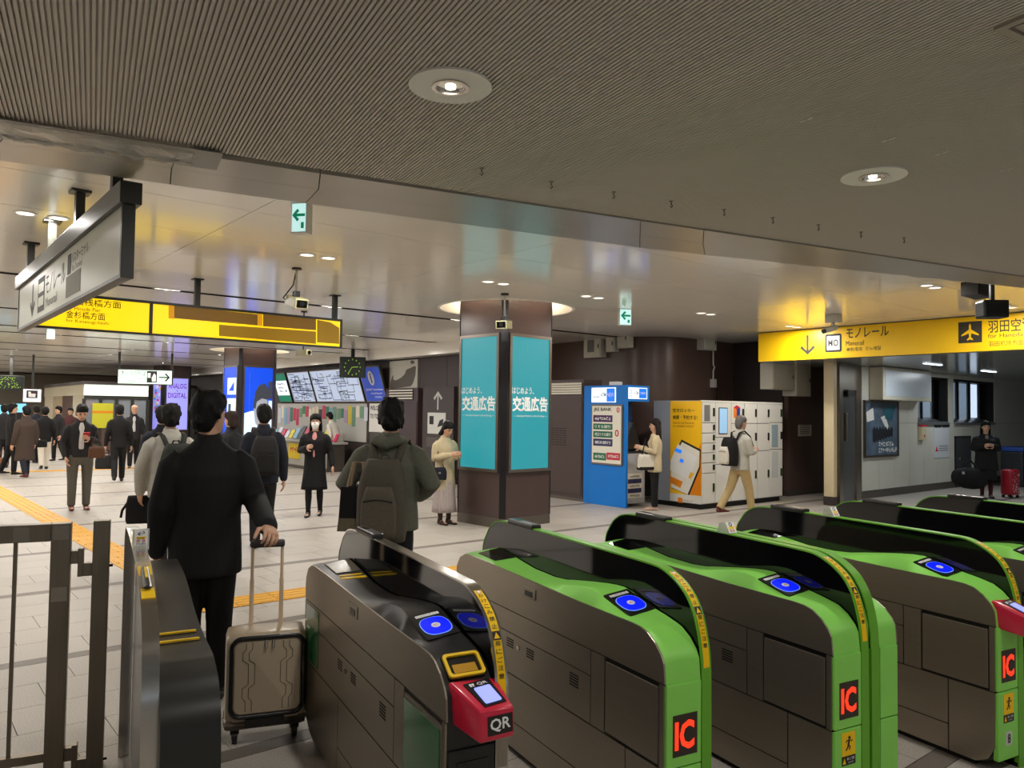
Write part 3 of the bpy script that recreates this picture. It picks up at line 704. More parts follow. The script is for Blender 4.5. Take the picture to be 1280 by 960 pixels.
# ---- black gate with steel rim and red code reader
M_SATB = mat('satin_black_cover', (34, 33, 33), .32, .1, spec=.5)
def black_gate():
    t = thing('ticket_gate', 'black ticket gate with steel rim, ticket slot and red code reader', 'ticket gate', gate_at(-.8493, .041), RAD(A_DEG))
    obj('body', MB().prism(BODY, .0005, BW_, 'x'), M_BLACK, t)
    obj('plinth', MB().box(.02, BW_, .12, 1.70, 0, .035), M_DARK, t)
    obj('top_cover', top_cover(BW_), M_SATB, t, 'auto')
    side_panels(t, M_STEELD)
    tr = obj('card_tray', surf_plate(.036, .155, 1.42, 1.63, .006), mat('tray_grey', (120, 118, 112), .25, .6), t)
    obj('tape_mark', surf_plate(.04, .15, 1.375, 1.388, .0022, 3, 1), M_YEL, t)
    obj('tape_mark', surf_plate(.034, .158, 1.325, 1.345, .0022, 3, 1), M_YEL, t)
    obj('green_window', MB().box(-.010, -.006, 1.56, 1.80, .40, .675), m_greenac, t)
    obj('green_window', MB().box(-.0125, -.008, .042, .360, .36, .655), m_greenac, t)
    reader(t, BW_, M_BLACK)
    panel(t, .17, .217, M_CHROME)
    obj('front_post', MB().bbox(.17, .217, -.004, .02, .02, .686, .003), M_STEEL, t)
    # ticket slot with yellow surround on the near curve
    fr2 = [Vector((.112, .860)), Vector((.030, .805))]
    c = (fr2[0]+fr2[1])/2; ang = math.atan2(fr2[0].y-fr2[1].y, fr2[0].x-fr2[1].x)
    M = Matrix.Translation((.083, c.x, c.y+.004)) @ Matrix.Rotation(ang, 4, 'X')
    s = obj('ticket_slot', MB().prism(rect_round(-.068, .068, -.05, .05, .012), -.015, .006, 'z', M), M_BLACK, t)
    o = MB()
    out = rect_round(-.066, .066, -.046, .046, .014); inn = rect_round(-.055, .055, -.036, .036, .010)
    n = len(out)
    o.add([M @ Vector((x, y, .014)) for x, y in out]+[M @ Vector((x, y, .014)) for x, y in inn]+[M @ Vector((x, y, .004)) for x, y in out]+[M @ Vector((x, y, .004)) for x, y in inn],
          [(i, (i+1) % n, n+(i+1) % n, n+i) for i in range(n)]+[(2*n+i, 2*n+(i+1) % n, (i+1) % n, i) for i in range(n)]+[(n+i, n+(i+1) % n, 3*n+(i+1) % n, 3*n+i) for i in range(n)])
    obj('slot_surround', o, M_YEL, s)
    obj('slot_mouth', MB().box(-.042, .042, -.030, .004, .006, .0085, M), mat('slot_amber', (190, 140, 20), .4), s)
    M3 = Matrix.Translation((.083, .012, .785)) @ Matrix.Rotation(RAD(66), 4, 'X')
    cp = obj('slot_caption', MB().box(-.05, .06, -.016, .016, .0, .002, M3), M_BLACK, t)
    text('きっぷ', M_WINK, cp, 0, 0, 0, w=.044, h=.012, bold=.01, M=M3 @ Matrix.Translation((.015, .004, .003)))
    text('Ticket', M_WINK, cp, 0, 0, 0, w=.03, h=.006, M=M3 @ Matrix.Translation((.015, -.008, .003)))
    obj('hand_icon', MB().prism([(-.036, -.010), (-.024, -.010), (-.022, .004), (-.028, .006), (-.030, .012), (-.036, .012), (-.035, .002)], .002, .003, 'z', M3), M_WINK, cp)
    qr_pod(t, 0)
    obj('front_panel', MB().bbox(.0, .165, -.006, .02, .06, .60, .004), M_BLACK, t)
    d = obj('status_display', MB().box(.03, .14, -.009, -.003, .36, .56), M_BLACKG, t)
    obj('status_lamp', MB().prism([(.070, .475), (.098, .475), (.098, .50), (.108, .50), (.084, .525), (.060, .50), (.070, .50)], -.011, -.008, 'y'), m_gled, d)
    return t
black_gate()
# ---- end gate: steel rim on the left, black body on the right, opened handle recess
def end_gate():
    t = thing('ticket_gate', 'end ticket gate with brushed steel rim and plain black top by the railing', 'ticket gate', gate_at(-1.715, .30), RAD(A_DEG))
    prof = [(1.62, .03), (1.62, .90), (1.58, .94), (1.45, .955), (1.10, .945), (.75, .885), (.5, .865), (.25, .862), (.18, .852), (.10, .825), (.045, .78), (.012, .72), (.0, .64), (-.012, .4), (-.012, .03)]
    prof = prof[:2]+smooth_path(prof[1:-2], 4)[1:]+prof[-2:]
    obj('body', MB().prism(prof, .05, .222, 'x'), mat('end_gate_black', (40, 39, 36), .34, .1), t, 'auto')
    pr2 = [(1.66, .0), (1.66, 1.02), (1.62, 1.08), (1.50, 1.115), (.9, 1.118), (.5, 1.095), (.27, 1.045), (.20, 1.015), (.14, .965), (.105, .90), (.085, .82), (.075, .72), (.06, .5), (.05, .2), (.05, .0)]
    pr2 = pr2[:2]+smooth_path(pr2[1:-2], 4)[1:]+pr2[-2:]
    obj('screen_panel', MB().prism(pr2, .020, .030, 'x'), mat('clear_acrylic', (222, 222, 216), .05, alpha=.14, spec=.6), t)
    obj('panel_rim', strip_on_path(list(reversed(pr2)), .0, .05, -.002, .006, MB()), M_CHROME, t, 'auto')
    sl = obj('handle_recess_plate', strip_on_path([(.28, 1.048), (.40, 1.075), (.55, 1.102)], .004, .046, .004, .003, MB()), M_YEL, t)
    obj('handle_recess', MB().chain([(.025, .335, 1.077), (.025, .52, 1.110)], [(.014, .006), (.012, .006)], 12), M_BLACK, sl)
    obj('handle_tongue', MB().prism([(.40, 1.096), (.50, 1.114), (.50, 1.117), (.40, 1.099)], .021, .029, 'x'), M_YEL, sl)
    for y, z in ((.50, .872), (.40, .870)): obj('tape_mark', MB().box(.06, .20, y, y+.012, z-.004, z+.002), M_YEL, t)
    st = obj('card_stand', MB().box(.002, .058, .86, .90, 1.115, 1.125).box(.0, .060, .885, .889, 1.12, 1.195), mat('clear_stand', (215, 215, 208), .15, alpha=.55), t)
    c = obj('card', MB().box(.006, .054, .882, .885, 1.13, 1.19), M_WINK, st)
    obj('card_band', MB().box(.013, .047, .8805, .882, 1.156, 1.165), m_ylab, c)
    scribble(M_INK, c, .030, .8798, 1.1605, .026, .007, 3); scribble(M_INK, c, .030, .8798, 1.137, .036, .006, 6)
    for sx in (.020, .040):
        r = obj('card_mark', MB().ring((0, 0), .003, .0055, 0, .001, 16), mat('red_ink', (200, 40, 40), .5), c); r.matrix_local = Matrix.Translation((sx, .882, 1.148)) @ ROT_TXT
    text('↩', M_INK, c, .030, .8800, 1.178, w=.026, h=.016, bold=.02)
    for z in (.35, .75, .98): obj('guard_bolt', MB().cyl((.012, .24, z), (.038, .24, z), .010, 10), M_BLACK, t)
    return t
end_gate()
# ---- steel railing with swing leaf on the left
def railing():
    p = at_z(128, 650, 1.145); t = thing('railing', 'brushed steel railing with thin bars and hinged post at the left of gates', 'railing', (p.x, p.y, 0), RAD(24))
    m = mat('railing_steel', (128, 118, 104), .36, .85, noise=.08, nscale=5, stretch=(6, 6, .4))
    obj('post', MB().bbox(-.035, .035, -.03, .03, 0, 1.145, .003), m, t)
    leaf = obj('leaf_stile', MB().bbox(-.205, -.125, -.03, .03, .0, 1.14, .003), m, t)
    obj('top_rail', MB().bbox(-2.0, -.206, -.03, .03, 1.06, 1.14, .003), m, t)
    obj('bottom_rail', MB().bbox(-2.0, -.206, -.02, .02, .06, .10, .003), m, t)
    for k in range(13): x = -.345-.135*k; obj('bar', MB().box(x-.008, x+.008, -.008, .008, .10, 1.06), m, t)
    obj('post', MB().bbox(-2.08, -2.0, -.03, .03, 0, 1.14, .003), m, t)
    for z in (.98, .08):
        h = obj('hinge', MB().bbox(-.126, -.085, -.02, .02, z-.03, z+.03, .003).bbox(-.095, -.072, -.025, .025, z-.09, z+.04, .003).bbox(-.075, -.034, -.02, .02, z-.09, z-.03, .003), m, t)
        obj('bolt', MB().cyl((.034, 0, z-.05), (.050, 0, z-.05), .006, 8), M_DARK, h)
    for x, z in ((-.165, .82), (-.165, 1.10), (-.32, 1.10)): obj('tape_patch', MB().box(x-.032, x+.032, -.032, -.0305, z-.035, z+.03), mat('clear_tape', (170, 160, 146), .12, .5, alpha=.6), t)
railing()
# ================================================================ LAMPS
m_ringw = mat('ring_white', (246, 242, 233), .45)
m_lens = mat('lamp_lens', (255, 244, 226), .4, emit=9.0)
N_OFF = [0]
def in_frame(p):
    d = Vector(p)-CAM_P
    if d.dot(R_FWD) < .05: return False
    x, y, z = proj(p); return -8 < x < 1288 and -8 < y < 968
def area_lamp(parent, loc, w, r, name='lamp', col=(1, .96, .905)):
    wp = Vector(parent.location)+Matrix.Rotation(parent.rotation_euler.z, 3, 'Z') @ Vector(loc)
    if not in_frame(wp): N_OFF[0] += 1; name = '%s_%d_offscreen' % (name, N_OFF[0])
    l = bpy.data.lights.new(name, 'AREA'); l.shape = 'DISK'; l.size = r*2; l.energy = w; l.color = col
    o = bpy.data.objects.new(name, l); COL.objects.link(o); o.parent = parent; o.location = loc; return o
def ring_light(p, label, group=None):
    t = thing('ring_downlight', label, 'ceiling light', (p.x, p.y, ZS), 0, group)
    obj('outer_ring', MB().ring((0, 0), .078, .175, -.010, .0), m_ringw, t)
    obj('inner_ring', MB().ring((0, 0), .062, .079, -.016, -.002), M_CHROME, t)
    obj('reflector', MB().chain([(0, 0, -.004), (0, 0, .05)], [.064, .02], 24, round_=False), mat('reflector_silver', (230, 228, 222), .15, .9), t)
    obj('lens', MB().disc((0, .01), .022, -.010, -.005, 20), m_lens, t)
    area_lamp(t, (0, 0, -.02), GATE_W, .06, 'ring_downlight_lamp')
P1 = at_z(563, 106, ZS); P2 = at_z(1092, 219, ZS); STEP = P2-P1; STEP.z = 0
ring_light(P1, 'large ringed downlight in the slatted ceiling above the black gate')
ring_light(P2, 'large ringed downlight in the slatted ceiling farther along the gate row')
for k, q in enumerate((P1-GA*2.6, P2-GA*2.6, P1-STEP-GA*2.6, P2+STEP, P2+STEP-GA*2.6, P1-STEP*2-GA*2.6)):
    ring_light(q, 'large ringed downlight in the slatted ceiling back from the gates', 'downlights back from the gates')
m_dlens = mat('downlight_lens', (255, 246, 230), .4, emit=2.2)
dl_ring = MB().ring((0, 0), .065, .088, -.006, .0, 24).mesh('trim_ring'); dl_ring.materials.append(m_ringw)
dl_lens = MB().disc((0, 0), .066, -.003, .0, 20).mesh('lens'); dl_lens.materials.append(m_dlens)
DOWN = [(9.82, 4.0), (12.36, 4.0)]+[(u, 7.45) for u in (1.0, 3.47, 5.82, 7.5, 10.03, 12.57, -1.42, -3.84, -6.26, -8.68, -11.1)]
for u, v in DOWN:
    p = uvp(u, v)
    t = thing('downlight', 'small recessed downlight set in the glossy hall ceiling', 'ceiling light', (p.x, p.y, ZC-.001), 0, 'recessed downlights of the hall')
    for s in (-.12, .12):
        for me, nm in ((dl_ring, 'trim_ring'), (dl_lens, 'lens')):
            o = bpy.data.objects.new(nm, me); COL.objects.link(o); o.parent = t; o.location = PB*s
    area_lamp(t, (0, 0, -.012), LAMP_W, .10, 'hall_downlight_lamp')
# lamps sitting in the dark slots of the farther ceiling
sl_lens = MB().box(-.16, .16, -.05, .05, 0, .01).mesh('lens'); sl_lens.materials.append(m_dlens)
sl_case = MB().box(-.19, .19, -.056, .056, .005, .025).mesh('lamp_housing'); sl_case.materials.append(m_ringw)
for v in SLOTS[:-1]:
    for k in range(-8, 5):
        u = .55+2.42*k
        if u > 9.6: continue
        p = uvp(u, v)
        if p.y < 1 or any((p-c_).length < 1.3 for c_ in (Vector((-.15, 11.8, 0)), Vector((-7.3, 21.2, 0)), Vector((-13.5, 29.7, 0)))): continue
        px, py, zz = proj(p+Vector((0, 0, ZC)))
        if not (-900 < px < 1900): continue
        t = thing('slot_lamp', 'white lamp sitting in a dark slot of the hall ceiling', 'ceiling light', (p.x, p.y, ZC+.004), ROT_PB, 'lamps in the ceiling slots')
        for me, nm in ((sl_lens, 'lens'), (sl_case, 'lamp_housing')):
            o = bpy.data.objects.new(nm, me); COL.objects.link(o); o.parent = t
        area_lamp(t, (0, 0, -.006), LAMP_W, .05, 'slot_lamp_light')
# lamps of the monorail passage (cool)
m_tubeL = mat('passage_lamp', (235, 245, 255), .4, emit=4.0)
for k, (x, y) in enumerate(((1166, 455), (1236, 464))):
    p = at_z(x, y, ZF); t = thing('strip_lamp', 'short white strip lamp in the passage ceiling', 'ceiling light', (p.x, p.y, ZF-.001), ROT_PB, 'strip lamps of the passage')
    obj('diffuser', MB().box(-.35, .35, -.04, .04, -.012, 0), m_tubeL, t); obj('lamp_trim', MB().box(-.37, .37, -.05, .05, -.006, .0), M_WHITE, t)
    area_lamp(t, (0, 0, -.03), 22, .25, 'strip_lamp_light', (.88, .95, 1))
for k, dlt in enumerate((Vector((3.0, -3.0, 0)), Vector((1.2, -5.5, 0)))):
    p = at_z(1236, 464, ZF)+dlt*.9; t = thing('strip_lamp', 'short white strip lamp in the passage ceiling', 'ceiling light', (p.x, p.y, ZF-.001), ROT_PB, 'strip lamps of the passage')
    obj('diffuser', MB().box(-.35, .35, -.04, .04, -.012, 0), m_tubeL, t); obj('lamp_trim', MB().box(-.37, .37, -.05, .05, -.006, .0), M_WHITE, t)
    area_lamp(t, (0, 0, -.03), 22, .25, 'strip_lamp_light', (.88, .95, 1))
# ================================================================ SIGNS
class Face:
    def __init__(s, o, rz): s.o = Vector(o); s.rz = rz; s.x = Vector((math.cos(rz), math.sin(rz), 0)); s.n = Vector((-math.sin(rz), math.cos(rz), 0))
    def loc(s, px, py, y=0.0):
        p = on_plane(px, py, s.o+s.n*y, s.n); d = p-s.o; return d.dot(s.x), d.z
m_frame = mat('sign_casing', (50, 50, 44), .4, .2)
m_wface = mat('sign_face_unlit', (196, 198, 180), .4)
m_ink2 = mat('sign_ink', (56, 54, 46), .6)
m_patch = mat('sign_patch', (140, 140, 124), .6)
# -- white monorail sign hanging along the hall axis
a0 = at_z(94.5, 237.8, ZC); n0 = a0.dot(PB)
o = Vector((-2.27, 4.45, 0)); o = o+PB*(n0-o.dot(PB))
t = thing('hanging_sign', 'long unlit white monorail direction sign in a dark casing on posts', 'sign', (o.x, o.y, 0), ROT_GB); f = Face(o, ROT_GB)
obj('casing', MB().box(-4.30, -.01, .01, .055, 2.43, 2.86).bbox(-4.42, .04, -.035, .085, 2.86, 2.99, .006).box(-.03, .0, -.012, .06, 2.43, 2.86).box(-4.32, -.03, -.012, .012, 2.43, 2.452).box(-4.34, -4.30, -.012, .06, 2.43, 2.86), m_frame, t)
face = obj('sign_face', MB().box(-4.29, -.035, -.006, .01, 2.452, 2.858), m_wface, t)
for (x, y) in ((94.5, 237.8), (61, 275), (33.7, 303)):
    p = at_z(x, y, ZC); lx = -(p-o).dot(GB); s_ = obj('post', MB().box(lx-.035, lx+.035, .0, .06, 2.98, ZC), m_frame, t); obj('post_flange', MB().box(lx-.07, lx+.07, -.035, .095, ZC-.02, ZC), m_frame, s_)
s_ = obj('post', MB().box(-.40, -.33, .0, .06, 2.98, ZC), m_frame, t)
ax, az = f.loc(42, 371); flat('arrow', [arrow_poly(ax, 2.645, .30, -90)], -.008, -.006, m_ink2, face)
ix0, _ = f.loc(49, 360); ix1, _ = f.loc(57, 360)
flat('line_icon', [rect(ix0, ix1, 2.50, 2.80)], -.008, -.006, m_ink2, face); flat('icon_window', [rect(ix0+.04, ix1-.04, 2.55, 2.63), rect(ix0+.04, ix1-.04, 2.67, 2.75)], -.010, -.008, m_wface, face)
tx0, _ = f.loc(59, 350); tx1, _ = f.loc(83, 340)
text('モノレール', m_ink2, face, (tx0+tx1)/2, -.008, 2.70, w=tx1-tx0, h=.16, bold=.01)
text('Monorail', m_ink2, face, tx0+(tx1-tx0)*.32, -.008, 2.55, w=(tx1-tx0)*.6, h=.08)
jx0, _ = f.loc(86, 330); jx1, _ = f.loc(90, 328); kx1, _ = f.loc(111, 312)
flat('bus_icon', [rect(jx0, jx1, 2.66, 2.81)], -.008, -.006, m_ink2, face)
text('バスターミナル', m_ink2, face, (jx1+kx1)/2+.03, -.008, 2.765, w=kx1-jx1, h=.075, bold=.008)
text('Bus Terminal', m_ink2, face, jx1+(kx1-jx1)*.4, -.008, 2.69, w=(kx1-jx1)*.6, h=.045)
qx0, _ = f.loc(84, 350); qx1, _ = f.loc(102, 340); flat('cover_patch', [rect(qx0, qx1, 2.49, 2.65)], -.008, -.006, m_patch, face)
# -- yellow backlit sign
m_ylit = mat('yellow_backlit', (252, 212, 0), .4, emit=.92)
m_tape1 = mat('brown_cover_tape', (150, 110, 30), .5, emit=.10); m_tape2 = mat('olive_cover_tape', (176, 134, 0), .5, emit=.16); m_orange = mat('orange_tape', (235, 165, 10), .5, emit=.4)
a0 = at_z(249.2, 347.8, ZC); rz = RAD(40.3); f = Face((a0.x, a0.y, 0), rz)
t = thing('hanging_sign', 'long lit yellow direction sign with patched-over right half on posts', 'sign', (a0.x, a0.y, 0), rz)
xl, _ = f.loc(38, 406); xd, _ = f.loc(188, 400); xr, _ = f.loc(426.5, 420)
obj('casing', MB().box(xl, xr, .0, .14, 2.535, 2.93).box(xl, xr, -.03, .0, 2.90, 2.93).box(xl, xr, -.03, .0, 2.525, 2.55).box(xd-.018, xd+.018, -.03, .0, 2.55, 2.90).box(xr-.03, xr, -.03, 0, 2.55, 2.9), m_frame, t)
fl = obj('sign_face', MB().box(xl+.01, xd-.02, -.02, -.001, 2.552, 2.898), m_ylit, t); fr_ = obj('sign_face', MB().box(xd+.02, xr-.032, -.02, -.001, 2.552, 2.898), m_ylit, t)
for px in (249.2, 422):
    lx, _ = f.loc(px, 360); s_ = obj('post', MB().box(lx-.03, lx+.03, .04, .10, 2.93, ZC), m_frame, t); obj('post_flange', MB().box(lx-.06, lx+.06, .01, .13, ZC-.015, ZC), m_frame, s_)
lx = xl+.15; obj('post', MB().box(lx-.03, lx+.03, .04, .10, 2.93, ZC), m_frame, t)
m_ysk = mat('sign_brown_ink', (70, 52, 0), .6)
def tx(fc, par, body, x0, x1, yc, hh, mt, y=-.022, bold=.008):
    a, z = fc.loc(x0, yc); b, _ = fc.loc(x1, yc); _, z1 = fc.loc(x0, yc-hh/2); _, z0 = fc.loc(x0, yc+hh/2)
    return text(body, mt, par, (a+b)/2, y, z, w=b-a, h=z1-z0, bold=bold)
tx(f, fl, '日の出桟橋方面', 70, 151, 374.6, 9.5, m_ysk); tx(f, fl, 'for Hinode Pier', 82, 125.5, 384.6, 5.2, m_ysk, bold=0)
tx(f, fl, '金杉橋方面', 82, 131, 392.6, 9.5, m_ysk); tx(f, fl, 'for Kanasugi-bashi', 82, 136, 401, 5.2, m_ysk, bold=0)
def quad(fc, pts): return [fc.loc(*p) for p in pts]
Y = lambda nm, pts, mt, y=-.024: flat(nm, [quad(f, pts)], y, -.0205, mt, fr_)
Y('cover_tape', [(210, 381), (217, 381.5), (217, 399), (210, 398)], m_orange); Y('cover_tape', [(217, 382), (321, 393), (321, 407), (217, 398)], m_tape1)
Y('cover_tape', [(321, 391), (327, 391.5), (327, 408), (321, 407)], m_orange); Y('cover_tape', [(328, 393), (394, 399), (394, 413), (328, 408)], m_tape1)
Y('cover_tape', [(273, 406), (394, 414.5), (394, 430), (273, 420)], m_tape2); Y('cover_tape', [(395.5, 400), (412, 403), (423, 410), (423, 430), (395.5, 428)], m_tape2)
# -- yellow monorail fascia sign on the right
m_yfas = mat('yellow_fascia', (252, 204, 0), .4)
t = thing('fascia_sign', 'long yellow monorail and airport direction sign on the passage beam', 'sign', (SG0.x, SG0.y, 0), ROT_GB); f = Face((SG0.x, SG0.y, 0), ROT_GB)
face = obj('sign_face', MB().box(0, 8.5, 0, .029, ZF-.01, ZC-.012), m_yfas, t)
obj('sign_edge', MB().box(0, 8.5, -.006, .029, ZC-.014, ZC-.002), m_frame, t)
m_yi = mat('fascia_ink', (52, 48, 40), .6)
ax, az = f.loc(1009.5, 431); _, z1 = f.loc(1009.5, 419); _, z0 = f.loc(1009.5, 443.5); flat('arrow', [arrow_poly(ax, (z0+z1)/2, z1-z0, -90)], -.003, 0, m_yi, face)
x0, z = f.loc(1031.5, 428); x1, _ = f.loc(1052, 428); zc = (f.loc(1041, 417.5)[1]+f.loc(1041, 440)[1])/2; hz = (f.loc(1041, 417.5)[1]-f.loc(1041, 440)[1])/2
ic = flat('line_icon', [rect_round(x0, x1, zc-hz, zc+hz, .03)], -.003, 0, M_INK, face); flat('icon_ground', [rect(x0+.035, x1-.035, zc-hz+.035, zc+hz-.035)], -.005, -.003, M_WINK, face)
text('MO', M_INK, face, (x0+x1)/2, -.006, zc, w=(x1-x0)*.62, h=hz*.75, bold=.02)
tx(f, face, 'モノレール', 1058, 1111, 417, 12, m_yi, -.003, .01); tx(f, face, 'Monorail', 1057.5, 1080, 429.5, 6, m_yi, -.003, 0); tx(f, face, '单轨电车  모노레일', 1058, 1101, 437, 5, m_yi, -.003, 0)
x0, _ = f.loc(1198, 415); x1, _ = f.loc(1227.5, 415); z1 = f.loc(1212, 402)[1]; z0 = f.loc(1212, 428.5)[1]
flat('plane_ground', [rect(x0, x1, z0, z1)], -.003, 0, m_yi, face)
cx, cz, k = (x0+x1)/2, (z0+z1)/2, (z1-z0)*.5
pl = [(0, .82), (.09, .62), (.10, .25), (.78, -.22), (.78, -.36), (.10, -.12), (.08, -.48), (.27, -.66), (.27, -.78), (0, -.68)]
flat('plane_symbol', [[(cx+x*k*.95, cz+z*k) for x, z in pl]+[(cx-x*k*.95, cz+z*k) for x, z in reversed(pl[1:-1])]], -.005, -.003, m_yfas, face)
tx(f, face, '羽田空港方面', 1235, 1322, 408.5, 16, m_yi, -.003, .01); tx(f, face, 'for Haneda Airport', 1235, 1313, 421, 7, m_yi, -.003, 0); tx(f, face, '羽田机场方面  하네다공항', 1236, 1320, 430, 6.5, m_yi, -.003, 0)
# -- green exit arrows
m_exw = mat('exit_sign_lit', (196, 238, 236), .4, emit=.85); m_exg = mat('exit_green', (10, 150, 110), .4, emit=.35)
def exit_box(label, px, py, w, h, rz, top=.0, plane=ZC):
    p = at_z(px, py, plane); t = thing('exit_sign', label, 'exit sign', (p.x, p.y, plane-h-top), rz)
    obj('casing', MB().bbox(-w/2, w/2, 0, .09, 0, h, .005), M_WHITE, t); fc = obj('sign_face', MB().box(-w/2+.01, w/2-.01, -.004, .002, .01, h-.01), m_exw, t)
    obj('hanger', MB().box(-.03, .03, .03, .06, h, h+top+.002), M_WHITE, t)
    flat('arrow', [arrow_poly(-.0, h*.58, w*.80, 180, True)], -.007, -.004, m_exg, fc)
    flat('person_symbol', [rect(w*.16, w*.34, h*.14, h*.34)], -.007, -.004, m_exg, fc)
exit_box('lit white exit sign with green arrow beside the soffit band', 374, 253, .135, .235, RAD(-14))
exit_box('lit white exit sign with green arrow in front of the cash machine', 782, 386, .19, .25, RAD(8))
# ================================================================ COLUMNS
m_colb = mat('column_brown', (74, 58, 56), .3, noise=.03, nscale=3)
m_colc = mat('column_corner', (38, 38, 42), .3, .4)
m_teal = mat('teal_poster', (18, 62, 66), .4, emit=.88, ecol=(42, 156, 166))
m_posterframe = mat('poster_frame', (128, 120, 112), .28, .8)
def column(label, corner, rz, s, poster):
    r1 = Vector((math.cos(rz), math.sin(rz), 0)); r2 = Vector((-math.sin(rz), math.cos(rz), 0)); c = corner+(r1+r2)*s/2
    t = thing('column', label, 'column', (c.x, c.y, 0), rz); h = s/2
    ch = .06
    for (nm, z0, z1, m_) in (('shaft', .14, .80, m_colb), ('shaft', .804, 2.83, m_colb), ('shaft', 2.834, ZC+.5, m_colb)):
        obj(nm, MB().prism([(-h+ch, -h), (h-ch, -h), (h, -h+ch), (h, h-ch), (h-ch, h), (-h+ch, h), (-h, h-ch), (-h, -h+ch)], z0, z1, 'z'), m_, t)
    obj('base', MB().prism([(-h+ch, -h-.008), (h-ch, -h-.008), (h+.008, -h+ch), (h+.008, h-ch), (h-ch, h+.008), (-h+ch, h+.008), (-h-.008, h-ch), (-h-.008, -h+ch)], 0, .14, 'z'), m_skirt, t)
    for sx, sy in ((-1, -1), (1, -1), (-1, 1), (1, 1)):
        M = Matrix.Translation((sx*(h-ch*.5), sy*(h-ch*.5), 0)) @ Matrix.Rotation(math.atan2(sy, sx), 4, 'Z')
        obj('corner_strip', MB().box(-.02, .010, -ch*.82, ch*.82, .14, ZC+.5, M), m_colc, t)
    for k, ang in enumerate((0, -math.pi/2)):
        M = Matrix.Rotation(ang, 4, 'Z')
        fo = frame_mesh(-h+.085, h-.085, .80, 2.83, .045, -h-.035, -h+.002); fo.v = [tuple(M @ Vector(v)) for v in fo.v]
        fr = obj('poster_frame', fo, m_posterframe, t)
        poster(t, k, M, h)
    return t, c
def PM(M, x, y, z): return M @ Matrix.Translation((x, y, z)) @ ROT_TXT
def teal_poster(t, k, M, h):
    po = obj('poster', MB().box(-h+.12, h-.12, -h-.022, -h, .84, 2.79, M), m_teal, t)
    w = 2*(h-.12)
    text('はじめよう、', M_WINK, po, 0, 0, 0, w=w*.56, h=.10, bold=.012, M=PM(M, -w*.19, -h-.024, 1.995))
    text('交通広告', M_WINK, po, 0, 0, 0, w=w*.92, h=.225, bold=.03, M=PM(M, 0, -h-.024, 1.80))
    text('— transportation advertising —', M_WINK, po, 0, 0, 0, w=w*.88, h=.035, M=PM(M, 0, -h-.024, 1.622))
RZC = RAD(44.0)
c1 = at_z(627.5, 661.5, 0)
col1, cc1 = column('brown column with two teal advertising posters beyond the gates', c1, RZC, 1.05, teal_poster)
m_blue_ad = mat('blue_ad', (10, 70, 215), .4, emit=.8); m_white_ad = mat('pale_ad', (205, 225, 245), .4, emit=.8); m_grey_ad = mat('grey_ad', (70, 74, 84), .4, emit=.25); m_skin_ad = mat('ad_pale_grey', (160, 166, 178), .4, emit=.5)
def blue_poster(t, k, M, h):
    po = obj('poster', MB().box(-h+.12, h-.12, -h-.022, -h, .84, 2.79, M), m_blue_ad, t); w = 2*(h-.12); y = -h-.024
    def P(nm, pts, m_, d=0): obj(nm, MB().prism([(x*w, z) for x, z in pts], y-.002-d, y+.002, 'y', M), m_, po)
    if k == 0:
        P('poster_print', [(-.5, .86), (.30, .86), (.30, 1.66), (.1, 1.60), (-.22, 1.62), (-.5, 1.55)], m_white_ad)
        P('poster_print', [(-.16, 1.66), (-.10, 1.30), (.10, 1.10), (.28, 1.24), (.34, 1.66), (.30, 2.05), (.05, 2.15), (-.14, 2.02)], m_skin_ad, .001)
        P('poster_print', [(-.18, 1.72), (-.12, 2.12), (.02, 2.32), (.22, 2.36), (.34, 2.20), (.34, 1.92), (.12, 1.96), (-.06, 1.86), (-.10, 1.66)], m_grey_ad, .002)
        P('poster_print', [(.34, 1.95), (.48, 1.95), (.48, 2.42), (.34, 2.42)], m_grey_ad, .002); P('poster_print', [(.36, .9), (.48, .9), (.48, 1.9), (.36, 1.9)], m_white_ad, .002)
        text('\n'.join('.'*1 for _ in range(18)), M_WINK, po, 0, 0, 0, w=.02, h=1.1, bold=.02, M=PM(M, -.32*w, y-.003, 2.1))
    else:
        for z0, z1 in ((2.05, 2.5), (1.5, 1.95), (1.2, 1.42)): P('poster_print', [(-.2, z0), (.46, z0), (.46, z1), (-.2, z1)], m_white_ad)
        P('poster_print', [(-.1, 2.15), (.3, 2.4), (.3, 2.15)], m_blue_ad, .001); P('poster_print', [(-.1, 1.6), (.1, 1.6), (.1, 1.8), (-.1, 1.8)], m_grey_ad, .001)
c2 = at_d(297.5, 560, 20.45); c2.z = 0
col2, cc2 = column('brown column with blue portrait posters farther into the hall', c2, RZC, 1.05, blue_poster)
m_purp = mat('violet_screen', (160, 160, 240), .3, emit=.85, ecol=(150, 150, 245)); m_purpk = mat('violet_ink', (120, 40, 170), .5, emit=.3)
mults = [mat('screen_patch_%s' % n, c, .4, emit=.6) for n, c in (('red', (220, 70, 80)), ('cyan', (40, 150, 210)), ('gold', (230, 180, 80)), ('white', (220, 225, 240)))]
